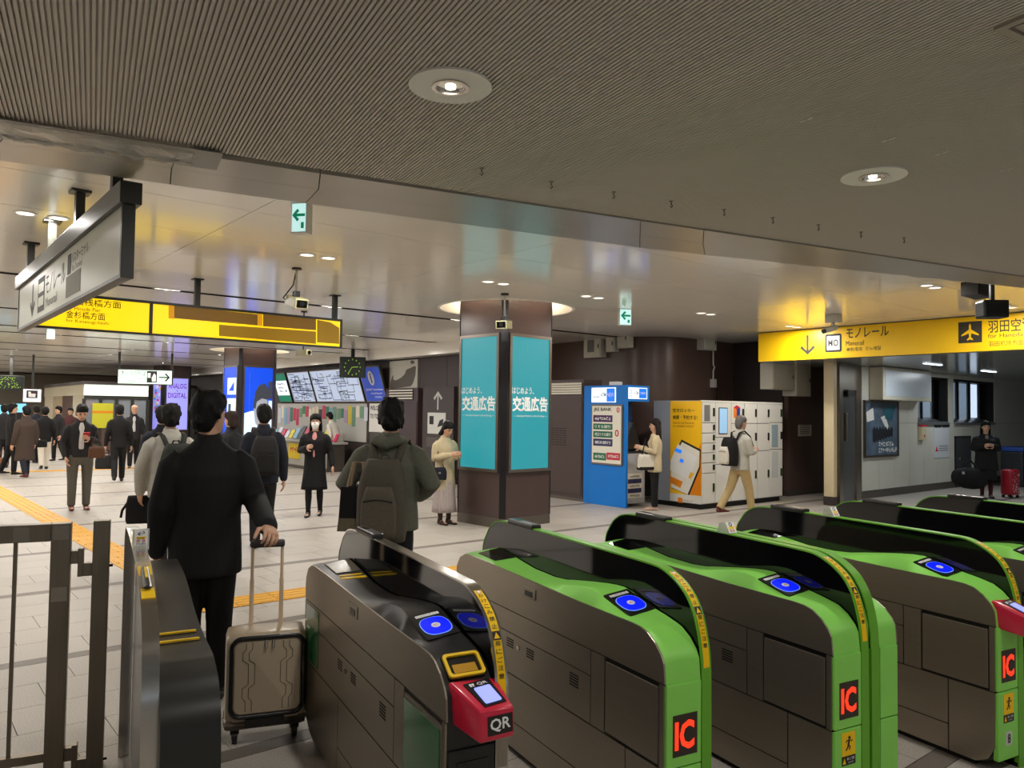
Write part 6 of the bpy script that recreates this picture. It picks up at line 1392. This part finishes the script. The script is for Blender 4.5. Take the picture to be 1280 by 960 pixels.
    # ---- bottom
    if bottom == 'trousers':
        tb_ = MB(); tb_.chain([S(0, 0, .43), S(0, 0, .48), S(0, 0, .55), S(0, 0, .59)], [(.078*H, .056*H), (.096*H, .068*H), (.092*H, .066*H), (.085*H, .062*H)], 18, round_=False)
        for s in lg:
            h, kn, a = lg[s]; tb_.chain([h+Vector((0, 0, .02*H)), h.lerp(kn, .35), kn, kn.lerp(a, .5), a+Vector((0, -.004*H, -.005*H))], [.052*H, .053*H, .043*H, .039*H, .035*H], 14, round_=False)
        obj('trousers', remesh(tb_, vox, 'trousers', 4), botc, t, True)
    else:
        rings = []; N = 72
        for i in range(9):
            f_ = i/8; z = .60-(.60-skirt_hem)*f_; r = .088+.035*f_; b_ = .064+.045*f_; pl_ = .006*f_ if bottom == 'skirt' else 0
            rings.append([S((r+pl_*math.cos(24*2*math.pi*j/N*1.0))*math.cos(2*math.pi*j/N), (b_+pl_*math.cos(24*2*math.pi*j/N))*math.sin(2*math.pi*j/N), z) for j in range(N)])
        obj('skirt', MB().loft(rings), botc, t, True)
        if tights:
            tm = MB()
            for s in lg:
                h, kn, a = lg[s]; tm.chain([h, h.lerp(kn, .4), kn, kn.lerp(a, .35)+Vector((0, -.006*H, 0)), a], [.048*H, .045*H, .033*H, .034*H, .022*H], 12)
            obj('tights', remesh(tm, vox, 'tights', 2), tights, t, True)
    for s in lg:
        a = lg[s][2]; fl = 1.0
        sb = MB().chain([a+Vector((0, -.022*H, -.026*H)), a+Vector((0, .02*H, -.026*H)), a+Vector((s*.004*H, .07*H, -.032*H)), a+Vector((s*.005*H, .105*H, -.036*H))], [(.022*H, .019*H), (.025*H, .021*H), (.025*H, .014*H), (.018*H, .010*H)], 12)
        sb.chain([a+Vector((0, -.008*H, -.02*H)), a+Vector((0, -.008*H, .015*H))], [.025*H, .024*H], 12, round_=False)
        obj('shoe', sb, shoec, t, True)
    t['H'] = H
    return t, S, arm, lg
def foot(px, py): p = at_z(px, py, 0); return (p.x, p.y)
def yaw_to_cam(pos, deg=0): return math.atan2(pos[1], pos[0])+math.pi/2+RAD(deg)    # facing the camera, plus deg
def bag_mesh(w, d, h, top=.5, n=6):
    rings = []
    for i in range(9):
        f_ = i/8; z = h*f_; k = 1-(1-top)*max(0, f_-.55)**1.6/.45**1.6*1.0; kk = (.94 if i in (0,) else 1)
        hw, hd = w/2*k*kk, d/2*(1-(.25 if f_ > .9 else 0))*kk
        rings.append([Vector((x, y, z)) for x, y in rect_round(-hw, hw, -hd, hd, min(hw, hd)*.7, 5)])
    return MB().loft(rings)
def backpack(label, owner, H, w, d, h, z0, material, mat2, back=-.075, strap_m=None, straps=True):
    t = thing('backpack', label, 'backpack', owner.location, owner.rotation_euler.z); t.location.z = 0
    yb = back*H-d/2
    m1 = bag_mesh(w, d, h, .62); m1.v = [(x, y+yb, z+z0) for x, y, z in m1.v]; b = obj('main_compartment', m1, material, t, True)
    m2 = bag_mesh(w*.72, d*.4, h*.62, .7); m2.v = [(x, y+yb-d*.52, z+z0+h*.06) for x, y, z in m2.v]; p = obj('front_pocket', m2, mat2, t, True)
    obj('zip', MB().tube([(-w*.30, yb-d*.735, z0+h*.50), (0, yb-d*.74, z0+h*.53), (w*.30, yb-d*.735, z0+h*.50)], .004, 6), M_BLACK, p)
    obj('grab_loop', MB().tube([(-.04, yb+d*.3, z0+h*.97), (-.025, yb+d*.3, z0+h*1.05), (.025, yb+d*.3, z0+h*1.05), (.04, yb+d*.3, z0+h*.97)], .010, 8), strap_m or material, t)
    if straps:
        for s in (-1, 1): obj('strap', MB().chain([(s*w*.22, yb+d*.42, z0+h*.93), (s*.062*H, -.055*H, .826*H), (s*.066*H, .0, .842*H), (s*.070*H, .062*H, .79*H), (s*.082*H, .085*H, .70*H), (s*.10*H, .03*H, .62*H)], [(.026, .008)]*6, 8, ref=(1, 0, 0)), strap_m or material, t, True)
    return t
cloth = lambda n, c, r=.75: mat('cloth_'+n, c, r, spec=.25, noise=.08, nscale=50)
K_BLACK = cloth('black', (26, 25, 26)); K_NAVY = cloth('navy', (30, 33, 44)); K_DARK = cloth('charcoal', (40, 39, 41)); K_OLIVE = cloth('olive_grey', (98, 98, 86)); K_TAUPE = cloth('taupe', (86, 80, 70)); K_WHITE = cloth('ash_white', (176, 172, 162)); K_GREENB = cloth('forest_black', (44, 48, 42)); K_BEIGE = cloth('beige', (200, 184, 150)); K_LILAC = cloth('lilac_grey', (176, 164, 160)); K_KHAKI = cloth('khaki', (186, 164, 118)); K_SWEAT = cloth('pale_grey', (182, 180, 170)); K_BROWN = cloth('brown_coat', (66, 54, 46)); K_GREYT = cloth('grey_trousers', (92, 88, 78)); K_SHIRT = cloth('white_shirt', (208, 206, 204)); K_PINK = cloth('pink_knit', (214, 150, 150)); K_CREAM = cloth('cream_white', (214, 208, 194)); K_WINE = cloth('wine_leather', (96, 44, 38), .4)
# 1 — dark-suited man pulling the cream suitcase
pos = (-1.76, 4.5); H1 = 1.76
rzm = RAD(A_DEG-4)
sp = at_z(331, 928, 0); rzs = RAD(20); hx = Vector((sp.x, sp.y, 0))+Matrix.Rotation(rzs, 3, 'Z') @ Vector((.0, .19, .955))
# arm target in the man's frame
Rm = Matrix.Rotation(-rzm, 3, 'Z'); hv = Rm @ (Vector((hx.x-pos[0], hx.y-pos[1], hx.z))); gx, gy, gz = hv.x/H1, hv.y/H1, hv.z/H1
p1, S1, arm1, _ = person('man in a black suit seen from behind, pulling a cream suitcase', pos, rzm, H1, 'jacket', 'trousers', ((( .150, -.045, .645), (gx, gy-.010, gz+.055)), ((.140, -.01, .635), (.145, .05, .48))), (.05, .10, .12, .22), hem=.41, topc=K_BLACK, botc=cloth('black_trousers', (20, 19, 20)), vox=.010, turn=RAD(-48), curl=(1.15, .5), bulk=1.14, handn={1: (-.2, .9, -.3)})
obj('wrist_watch', MB().ring((0, 0), .030, .037, -.012, .012, 20), M_BLACK, p1).matrix_local = Matrix.Translation(arm1[1][1].lerp(arm1[1][2], .94)) @ (arm1[1][2]-arm1[1][1]).to_track_quat('Z', 'Y').to_matrix().to_4x4()
# suitcase
t = thing('suitcase', 'cream hard-shell suitcase with raised handle held by the suited man', 'suitcase', (sp.x, sp.y, 0), rzs)
m_case = mat('suitcase_cream', (190, 172, 146), .32, spec=.5); m_caseg = mat('suitcase_groove', (120, 106, 88), .5); w, d = .395, .24
sh = obj('shell', MB().bbox(-w/2, w/2, 0, d, .075, .545, .045), m_case, t, True)
obj('corner_guard', MB().bbox(-w/2-.004, w/2+.004, -.004, d+.004, .07, .13, .03), mat('suitcase_bronze', (116, 104, 90), .35, .4), t, True)
obj('front_panel', MB().prism(rect_round(-w/2+.045, w/2-.035, .155, .51, .035), -.008, .01, 'y'), m_case, t)
out = rect_round(-w/2+.028, w/2-.018, .138, .527, .05, 6); n = len(out)
gk = MB().chain([Vector((x, -.004, z)) for x, z in out]+[Vector((out[0][0], -.004, out[0][1]))], [.011]*(n+1), 8, ref=(0, 1, 0), round_=False); obj('rubber_seal', gk, M_BLACK, t, True)
for s in (-1, 1):
    for off in (0, .03):
        x0 = .005+s*(.062+off); x1 = x0+s*.028
        pts = [(x0+s*.012, .505), (x0+s*.012, .475), (x1, .455), (x1, .42), (x0, .40), (x0, .30), (x1-s*.05*0, .28), (x1, .235), (x0+s*.012, .215), (x0+s*.012, .165)]
        obj('groove', MB().tube([(x, -.008, z) for x, z in pts], .0022, 6), m_caseg, t)
for x in (-.005, .03): obj('zip_pull', MB().bbox(x-.006, x+.006, -.022, -.010, .478, .518, .003), M_CHROME, t)
obj('base_plate', MB().box(-.10, .09, -.008, .0, .085, .125), M_BLACK, t)
for sx in (-1, 1):
    obj('handle_tube', MB().cyl((sx*.075, .19, .53), (sx*.075, .19, .78), .011, 12), mat('handle_tube', (240, 214, 182), .35, .1), t); obj('handle_tube', MB().cyl((sx*.075, .19, .76), (sx*.075, .19, .955), .0085, 12), mat('handle_tube', (240, 214, 182), .35, .1), t)
    for yy in (.04, .20):
        wh = obj('wheel', MB().cyl((sx*.145-.012, yy, .034), (sx*.145+.012, yy, .034), .034, 20), M_BLACK, t); obj('wheel_fork', MB().bbox(sx*.145-.022, sx*.145+.022, yy-.02, yy+.02, .045, .085, .008), M_BLACK, wh); obj('wheel_hub', MB().cyl((sx*.145-.015, yy, .034), (sx*.145+.015, yy, .034), .014, 12), m_caseg, wh)
obj('grip', MB().bbox(-.088, .088, .172, .208, .945, .985, .012), mat('grip_grey', (70, 64, 64), .5), t, True)
# 2 — man in an ash jacket with an olive backpack and a black shoulder bag
q = foot(208, 722); a2, S2, arm2, _ = person('man in an ash-white jacket with a dark backpack, seen from behind', q, RAD(A_DEG+14), 1.70, 'jacket', 'trousers', (DOWN, ((.15, .02, .64), (.14, .06, .50))), (.1, .15, -.05, .1), hem=.47, topc=K_WHITE, botc=K_BLACK, shoec=cloth('white_shoe', (200, 198, 192)), bulk=1.16, turn=RAD(-20), vox=.012)
backpack('dark olive backpack worn by the man in the ash-white jacket', a2, 1.70, .32, .17, .50, .83, K_GREENB, cloth('olive_dark', (54, 58, 50)))
b_ = at_d(181, 637, 7.7); t = thing('shoulder_bag', 'black soft shoulder bag hanging at the side of the ash-jacketed man', 'bag', (b_.x, b_.y, 0), RAD(20)); m1 = bag_mesh(.34, .12, .27, .9); m1.v = [(x, y, z+b_.z-.13) for x, y, z in m1.v]; obj('bag_body', m1, K_BLACK, t, True); obj('strap', MB().tube([(-.10, 0, b_.z+.10), (.02, 0, b_.z+.28), (.12, .0, b_.z+.42), (.16, 0, b_.z+.30), (.12, 0, b_.z+.10)], .012, 8), K_BLACK, t); obj('pull_tab', MB().tube([(-.15, -.02, b_.z+.08), (-.20, -.02, b_.z+.0), (-.21, -.02, b_.z-.07)], .012, 6), K_BLACK, t)
# 3 — man with black backpack
q = foot(326, 683); a3, *_ = person('dark-suited man with a black backpack walking away beside the blue column', q, RAD(24), 1.72, 'jacket', 'trousers', None, (.15, .2, -.12, .05), hem=.45, topc=K_NAVY, botc=K_BLACK, bulk=1.1)
backpack('flat black backpack on the dark-suited man', a3, 1.72, .33, .13, .47, .88, K_DARK, K_BLACK)
q = foot(285, 655); person('person in a dark coat half hidden behind the black-suited man', q, RAD(75), 1.62, 'jacket', 'trousers', None, (.1, .1, -.1, .1), hem=.42, topc=K_DARK, botc=K_BLACK, hair='bob', hairm=cloth('brown_hair', (48, 34, 28)))
q = foot(199, 672); person('dark-haired man in a black jacket ahead of the ash-jacketed man', q, RAD(38), 1.68, 'jacket', 'trousers', None, (.1, .1, -.1, .1), hem=.46, topc=K_NAVY, botc=K_BLACK, bulk=1.1)
# 4 — man in the grey-green hoodie with taupe backpack and paper bag
pos = (-.87, 5.6); a4, S4, arm4, _ = person('man in a grey-green hoodie with a taupe backpack, seen from behind', pos, RAD(-4), 1.75, 'hoodie', 'trousers', (((.175, -.02, .66), (.10, .10, .60)), ((.185, -.02, .655), (.135, .08, .585))), (.04, .06, .0, .05), hem=.47, topc=K_OLIVE, botc=cloth('dark_navy_trousers', (28, 30, 34)), vox=.010, bulk=1.20, topname='hoodie', turn=RAD(10))
obj('hood', remesh(MB().chain([(-.09, -.03, 1.46), (-.06, -.11, 1.47), (0, -.14, 1.44), (.06, -.11, 1.47), (.09, -.03, 1.46)], [(.04, .05), (.045, .06), (.05, .07), (.045, .06), (.04, .05)], 12, ref=(0, 0, 1)), .012, 'hood', 4), K_OLIVE, a4, True)
backpack('taupe canvas backpack on the man in the hoodie', a4, 1.75, .34, .18, .56, .78, K_TAUPE, cloth('taupe_light', (94, 87, 76)), back=-.085)
bp_ = at_d(448, 634, 5.45); t = thing('paper_bag', 'black and kraft paper shopping bag held by the man in the hoodie', 'shopping bag', (bp_.x, bp_.y, 0), RAD(-6)); zb_ = bp_.z-.165
obj('bag_body', MB().prism([(-.125, zb_+.09), (.125, zb_+.09), (.125, zb_+.31), (-.125+.012, zb_+.31)], -.05, .05, 'y'), K_BLACK, t); obj('bag_base', MB().prism([(-.135, zb_), (.115, zb_), (.125, zb_+.092), (-.125, zb_+.092)], -.051, .051, 'y'), cloth('kraft', (112, 104, 84)), t)
for yy in (-.04, .04): obj('bag_handle', MB().tube([(-.07, yy, zb_+.30), (-.035, yy*.6, zb_+.48), (.035, yy*.6, zb_+.48), (.06, yy, zb_+.30)], .010, 8), cloth('kraft_rope', (160, 140, 112)), t)
# 5 — woman in black coat with white mask
q = foot(392, 645); person('woman in a long black coat and white face mask walking towards the gates', q, yaw_to_cam(q, -8), 1.60, 'coat', 'skirt', (HOLD, ((.15, -.02, .64), (.175, .03, .50))), (.22, .25, -.15, .1), hem=.34, topc=K_BLACK, botc=K_BLACK, skirt_hem=.27, hair='long', mask=True, tights=K_BLACK, collar=False, shirt=K_PINK, bulk=1.08, topname='coat', skin=M_SKIN)
# 6 — woman in cream coat beside the column
q = foot(555, 655); a6, *_ = person('woman in a cream coat and long pleated skirt leaning by the teal column', q, yaw_to_cam(q, 40), 1.52, 'coat', 'skirt', (HOLD, HOLD), (0, 0, .05, .05), hem=.34, topc=K_BEIGE, botc=K_LILAC, shoec=cloth('brown_boot', (58, 42, 34), .4), skirt_hem=.12, tights=cloth('brown_boot', (58, 42, 34), .4), hair='bob', nod=.35, bulk=1.12, topname='coat')
b_ = at_d(548, 592, 11.35); t = thing('handbag', 'navy handbag on the arm of the cream-coated woman', 'bag', (b_.x, b_.y, 0), RAD(20)); m1 = bag_mesh(.24, .12, .18, .8); m1.v = [(x, y, z+b_.z-.09) for x, y, z in m1.v]; obj('bag_body', m1, K_NAVY, t, True); obj('strap', MB().tube([(-.09, 0, b_.z+.06), (0, .05, b_.z+.32), (.09, 0, b_.z+.06)], .008, 6), K_NAVY, t); obj('clasp', MB().bbox(-.02, .02, -.066, -.058, b_.z, b_.z+.03, .003), M_CHROME, t)
# 7 — woman at the cash machine
q = foot(818, 637.5); person('woman in a cream jacket and black trousers standing at the cash machine', q, RAD(B_DEG+40), 1.58, 'jacket', 'trousers', (HOLD, HOLD), (0, 0, 0, 0), hem=.42, topc=K_BEIGE, botc=K_BLACK, shoec=cloth('beige_shoe', (190, 160, 140)), hair='long', collar=False, bulk=1.1, hairm=cloth('dark_brown_hair', (34, 26, 24)))
b_ = at_d(808, 578, 13.4); t = thing('handbag', 'white and black tote hanging from the cash machine customer', 'bag', (b_.x, b_.y, 0), RAD(30)); m1 = bag_mesh(.34, .12, .26, .85); m1.v = [(x, y, z+b_.z-.12) for x, y, z in m1.v]; obj('bag_body', m1, K_CREAM, t, True); obj('bag_base', MB().bbox(-.17, .17, -.065, .065, b_.z-.13, b_.z-.07, .02), K_BLACK, t); obj('strap', MB().tube([(-.10, 0, b_.z+.12), (-.02, 0, b_.z+.40), (.10, 0, b_.z+.12)], .014, 6), K_NAVY, t)
# 8 — older man by the lockers
q = foot(925, 645); a8, S8, arm8, _ = person('grey-haired man in a pale sweater and khaki trousers passing the lockers', q, RAD(-68), 1.68, 'sweater', 'trousers', (((.13, .02, .645), (.06, .13, .655)), ((.13, .02, .645), (.05, .14, .66))), (.30, .12, -.36, .22), hem=.47, topc=K_SWEAT, botc=K_KHAKI, shoec=K_WINE, hair='thin', hairm=M_GREYH, bulk=1.10, nod=.12, topname='sweater')
backpack('black and white backpack with a jacket tucked in, on the grey-haired man', a8, 1.68, .30, .20, .46, .84, K_BLACK, K_CREAM, back=-.07)
# 9 — man reading his phone
q = foot(98, 637); a9, S9, arm9, _ = person('man in a dark jacket and grey trousers standing and reading a red phone', q, yaw_to_cam(q, 6), 1.70, 'jacket', 'trousers', (((.145, -.02, .64), (.125, .045, .505)), HOLD), (.02, .03, 0, .02), hem=.50, topc=K_DARK, botc=K_GREYT, shoec=K_WINE, shirt=K_SHIRT, nod=.4, stance=.062)
w_ = arm9[-1][2]; t = thing('phone', 'red phone in the hand of the man in grey trousers', 'phone', a9.location, a9.rotation_euler.z); M = Matrix.Translation(w_+Vector((.05, .06, .05))) @ Matrix.Rotation(RAD(-50), 4, 'X'); obj('phone_case', MB().bbox(-.05, .05, -.006, .006, -.08, .08, .004, M), mat('phone_red', (190, 30, 40), .4), t); obj('phone_screen', MB().box(-.044, .044, -.0085, -.006, -.072, .072, M), M_BLACKG, t)
# 10 — men farther off
q = foot(147, 602); a10, S10, arm10, _ = person('man in a black suit walking away with a dark briefcase', q, RAD(30), 1.72, 'jacket', 'trousers', None, (.2, .15, -.2, .3), hem=.44, topc=K_BLACK, botc=K_BLACK, vox=.016)
w_ = Matrix.Rotation(RAD(30), 3, 'Z') @ arm10[-1][2]; t = thing('briefcase', 'dark soft briefcase carried by the walking suited man', 'bag', (q[0]+w_.x, q[1]+w_.y, 0), RAD(20)); m1 = bag_mesh(.40, .10, .30, .8); m1.v = [(x, y, z+w_.z-.52) for x, y, z in m1.v]; obj('bag_body', m1, K_DARK, t, True); obj('handle', MB().tube([(-.08, 0, w_.z-.24), (-.06, 0, w_.z-.10), (.06, 0, w_.z-.10), (.08, 0, w_.z-.24)], .012, 6), K_BLACK, t)
FAR = [(166, 585, 1.72, 'bald man in a dark suit facing the gates near the ticket office', yaw_to_cam, dict(topc=K_DARK, hair='thin', hairm=M_SKIN, shirt=K_SHIRT)),
       (30, 597, 1.66, 'person in a long brown coat walking away near the tactile strip', 60, dict(topc=K_BROWN, hem=.24, botc=K_NAVY, shoec=K_WINE, topname='coat', bulk=1.2)),
       (13, 593, 1.72, 'man in black turned towards the brown-coated person', -50, dict(topc=K_BLACK, hem=.40)),
       (43, 579, 1.68, 'person in a navy jacket behind the brown coat', 50, dict(topc=K_NAVY)),
       (54, 586.5, 1.64, 'person in a black jacket and white trousers in the far crowd', 40, dict(topc=K_BLACK, botc=K_CREAM, hem=.44)),
       (71, 576, 1.66, 'person in dark clothes standing before the ticket office', 150, dict(topc=K_DARK)),
       (3, 585, 1.70, 'person in dark clothes at the edge of the far crowd', 30, dict(topc=K_DARK)),
       (86, 572, 1.62, 'person in maroon standing at the office glass', 200, dict(topc=cloth('maroon', (84, 48, 48)))),
       (421, 589, 1.60, 'person in a white top and grey trousers bending over the counter', 60, dict(topc=K_CREAM, botc=K_GREYT, lean=.5, nod=.3))]
for (x, y, H, lab, yw, kw) in FAR:
    q = foot(x, y); rz = yaw_to_cam(q, 0) if callable(yw) else RAD(yw); kw = dict(dict(hem=.45, botc=K_BLACK, vox=.017, legs=(.15, .15, -.15, .2)), **kw)
    lg_ = kw.pop('legs'); person(lab, q, rz, H, 'jacket', 'trousers', None, lg_, **kw)
q = foot(30, 597)
for (x, y, lab, m_) in ((3, 575, 'tan tote bag carried at the edge of the far crowd', cloth('tan', (150, 104, 76))), (52, 553, 'black shoulder bag on the person in white trousers', K_BLACK), (121, 563, 'brown leather bag slung on the phone-reading man', cloth('brown_leather', (92, 62, 44), .4))):
    b_ = at_d(x, y, 12.4 if x > 100 else 19.0); t = thing('handbag', lab, 'bag', (b_.x, b_.y, 0), RAD(15)); m1 = bag_mesh(.24, .10, .18, .85); m1.v = [(xx, yy, z+b_.z-.12) for xx, yy, z in m1.v]; obj('bag_body', m1, m_, t, True); obj('strap', MB().tube([(-.08, 0, b_.z+.04), (0, 0, b_.z+.32), (.08, 0, b_.z+.04)], .010, 6), m_, t)
# 11 — woman with red suitcase in the passage
q = foot(1233, 622); person('woman in a puffy black coat holding a phone beside a red suitcase', q, yaw_to_cam(q, 12), 1.60, 'coat', 'skirt', (HOLD, HOLD), (0, 0, .05, .05), hem=.36, topc=K_BLACK, botc=K_BLACK, skirt_hem=.22, tights=cloth('wine_tights', (70, 24, 30)), collar=False, hair='long', bulk=1.35, shirt=cloth('grey_scarf', (120, 116, 110)), topname='coat', skin=M_SKIN, hairm=M_HAIR)
b_ = at_d(1211, 597, 16.0); t = thing('duffel_bag', 'big black travel bag hanging beside the woman in the puffy coat', 'bag', (b_.x, b_.y, 0), RAD(10)); obj('bag_body', remesh(MB().chain([(-.30, 0, b_.z+.02), (-.1, 0, b_.z), (.12, 0, b_.z-.02), (.32, 0, b_.z-.08)], [(.10, .16), (.16, .22), (.17, .23), (.10, .16)], 14, ref=(0, 1, 0)), .02, 'bag_body', 4), K_BLACK, t, True); obj('strap', MB().tube([(-.25, 0, b_.z+.12), (.05, .02, b_.z+.36), (.3, .0, b_.z+.1)], .02, 6), K_BLACK, t); obj('buckle', MB().bbox(-.30, -.24, -.18, -.16, b_.z+.08, b_.z+.14, .008), M_CHROME, t)
r_ = at_z(1263, 622, 0); t = thing('suitcase', 'red suitcase with white specks standing in the passage', 'suitcase', (r_.x, r_.y, 0), yaw_to_cam(r_, 180)+math.pi); t.rotation_euler.z = RAD(30)
mr = mat('suitcase_red', (160, 22, 40), .35); sh = obj('shell', MB().bbox(-.17, .17, -.12, .12, .06, .60, .05), mr, t, True); rnd = random.Random(4)
for k in range(34):
    x, z = rnd.uniform(-.14, .14), rnd.uniform(.10, .56); obj('speck', MB().prism([(x+.010*math.cos(a), z+.010*math.sin(a)) for a in (0, 1.05, 2.1, 3.14, 4.2, 5.2)], -.1225, -.119, 'y'), M_WINK, sh)
obj('handle', MB().tube([(-.07, 0, .59), (-.07, 0, .68), (.07, 0, .68), (.07, 0, .59)], .012, 8), M_BLACK, t)
for sx in (-1, 1):
    for sy in (-1, 1): obj('wheel', MB().cyl((sx*.12-.012, sy*.08, .03), (sx*.12+.012, sy*.08, .03), .03, 14), M_BLACK, t)
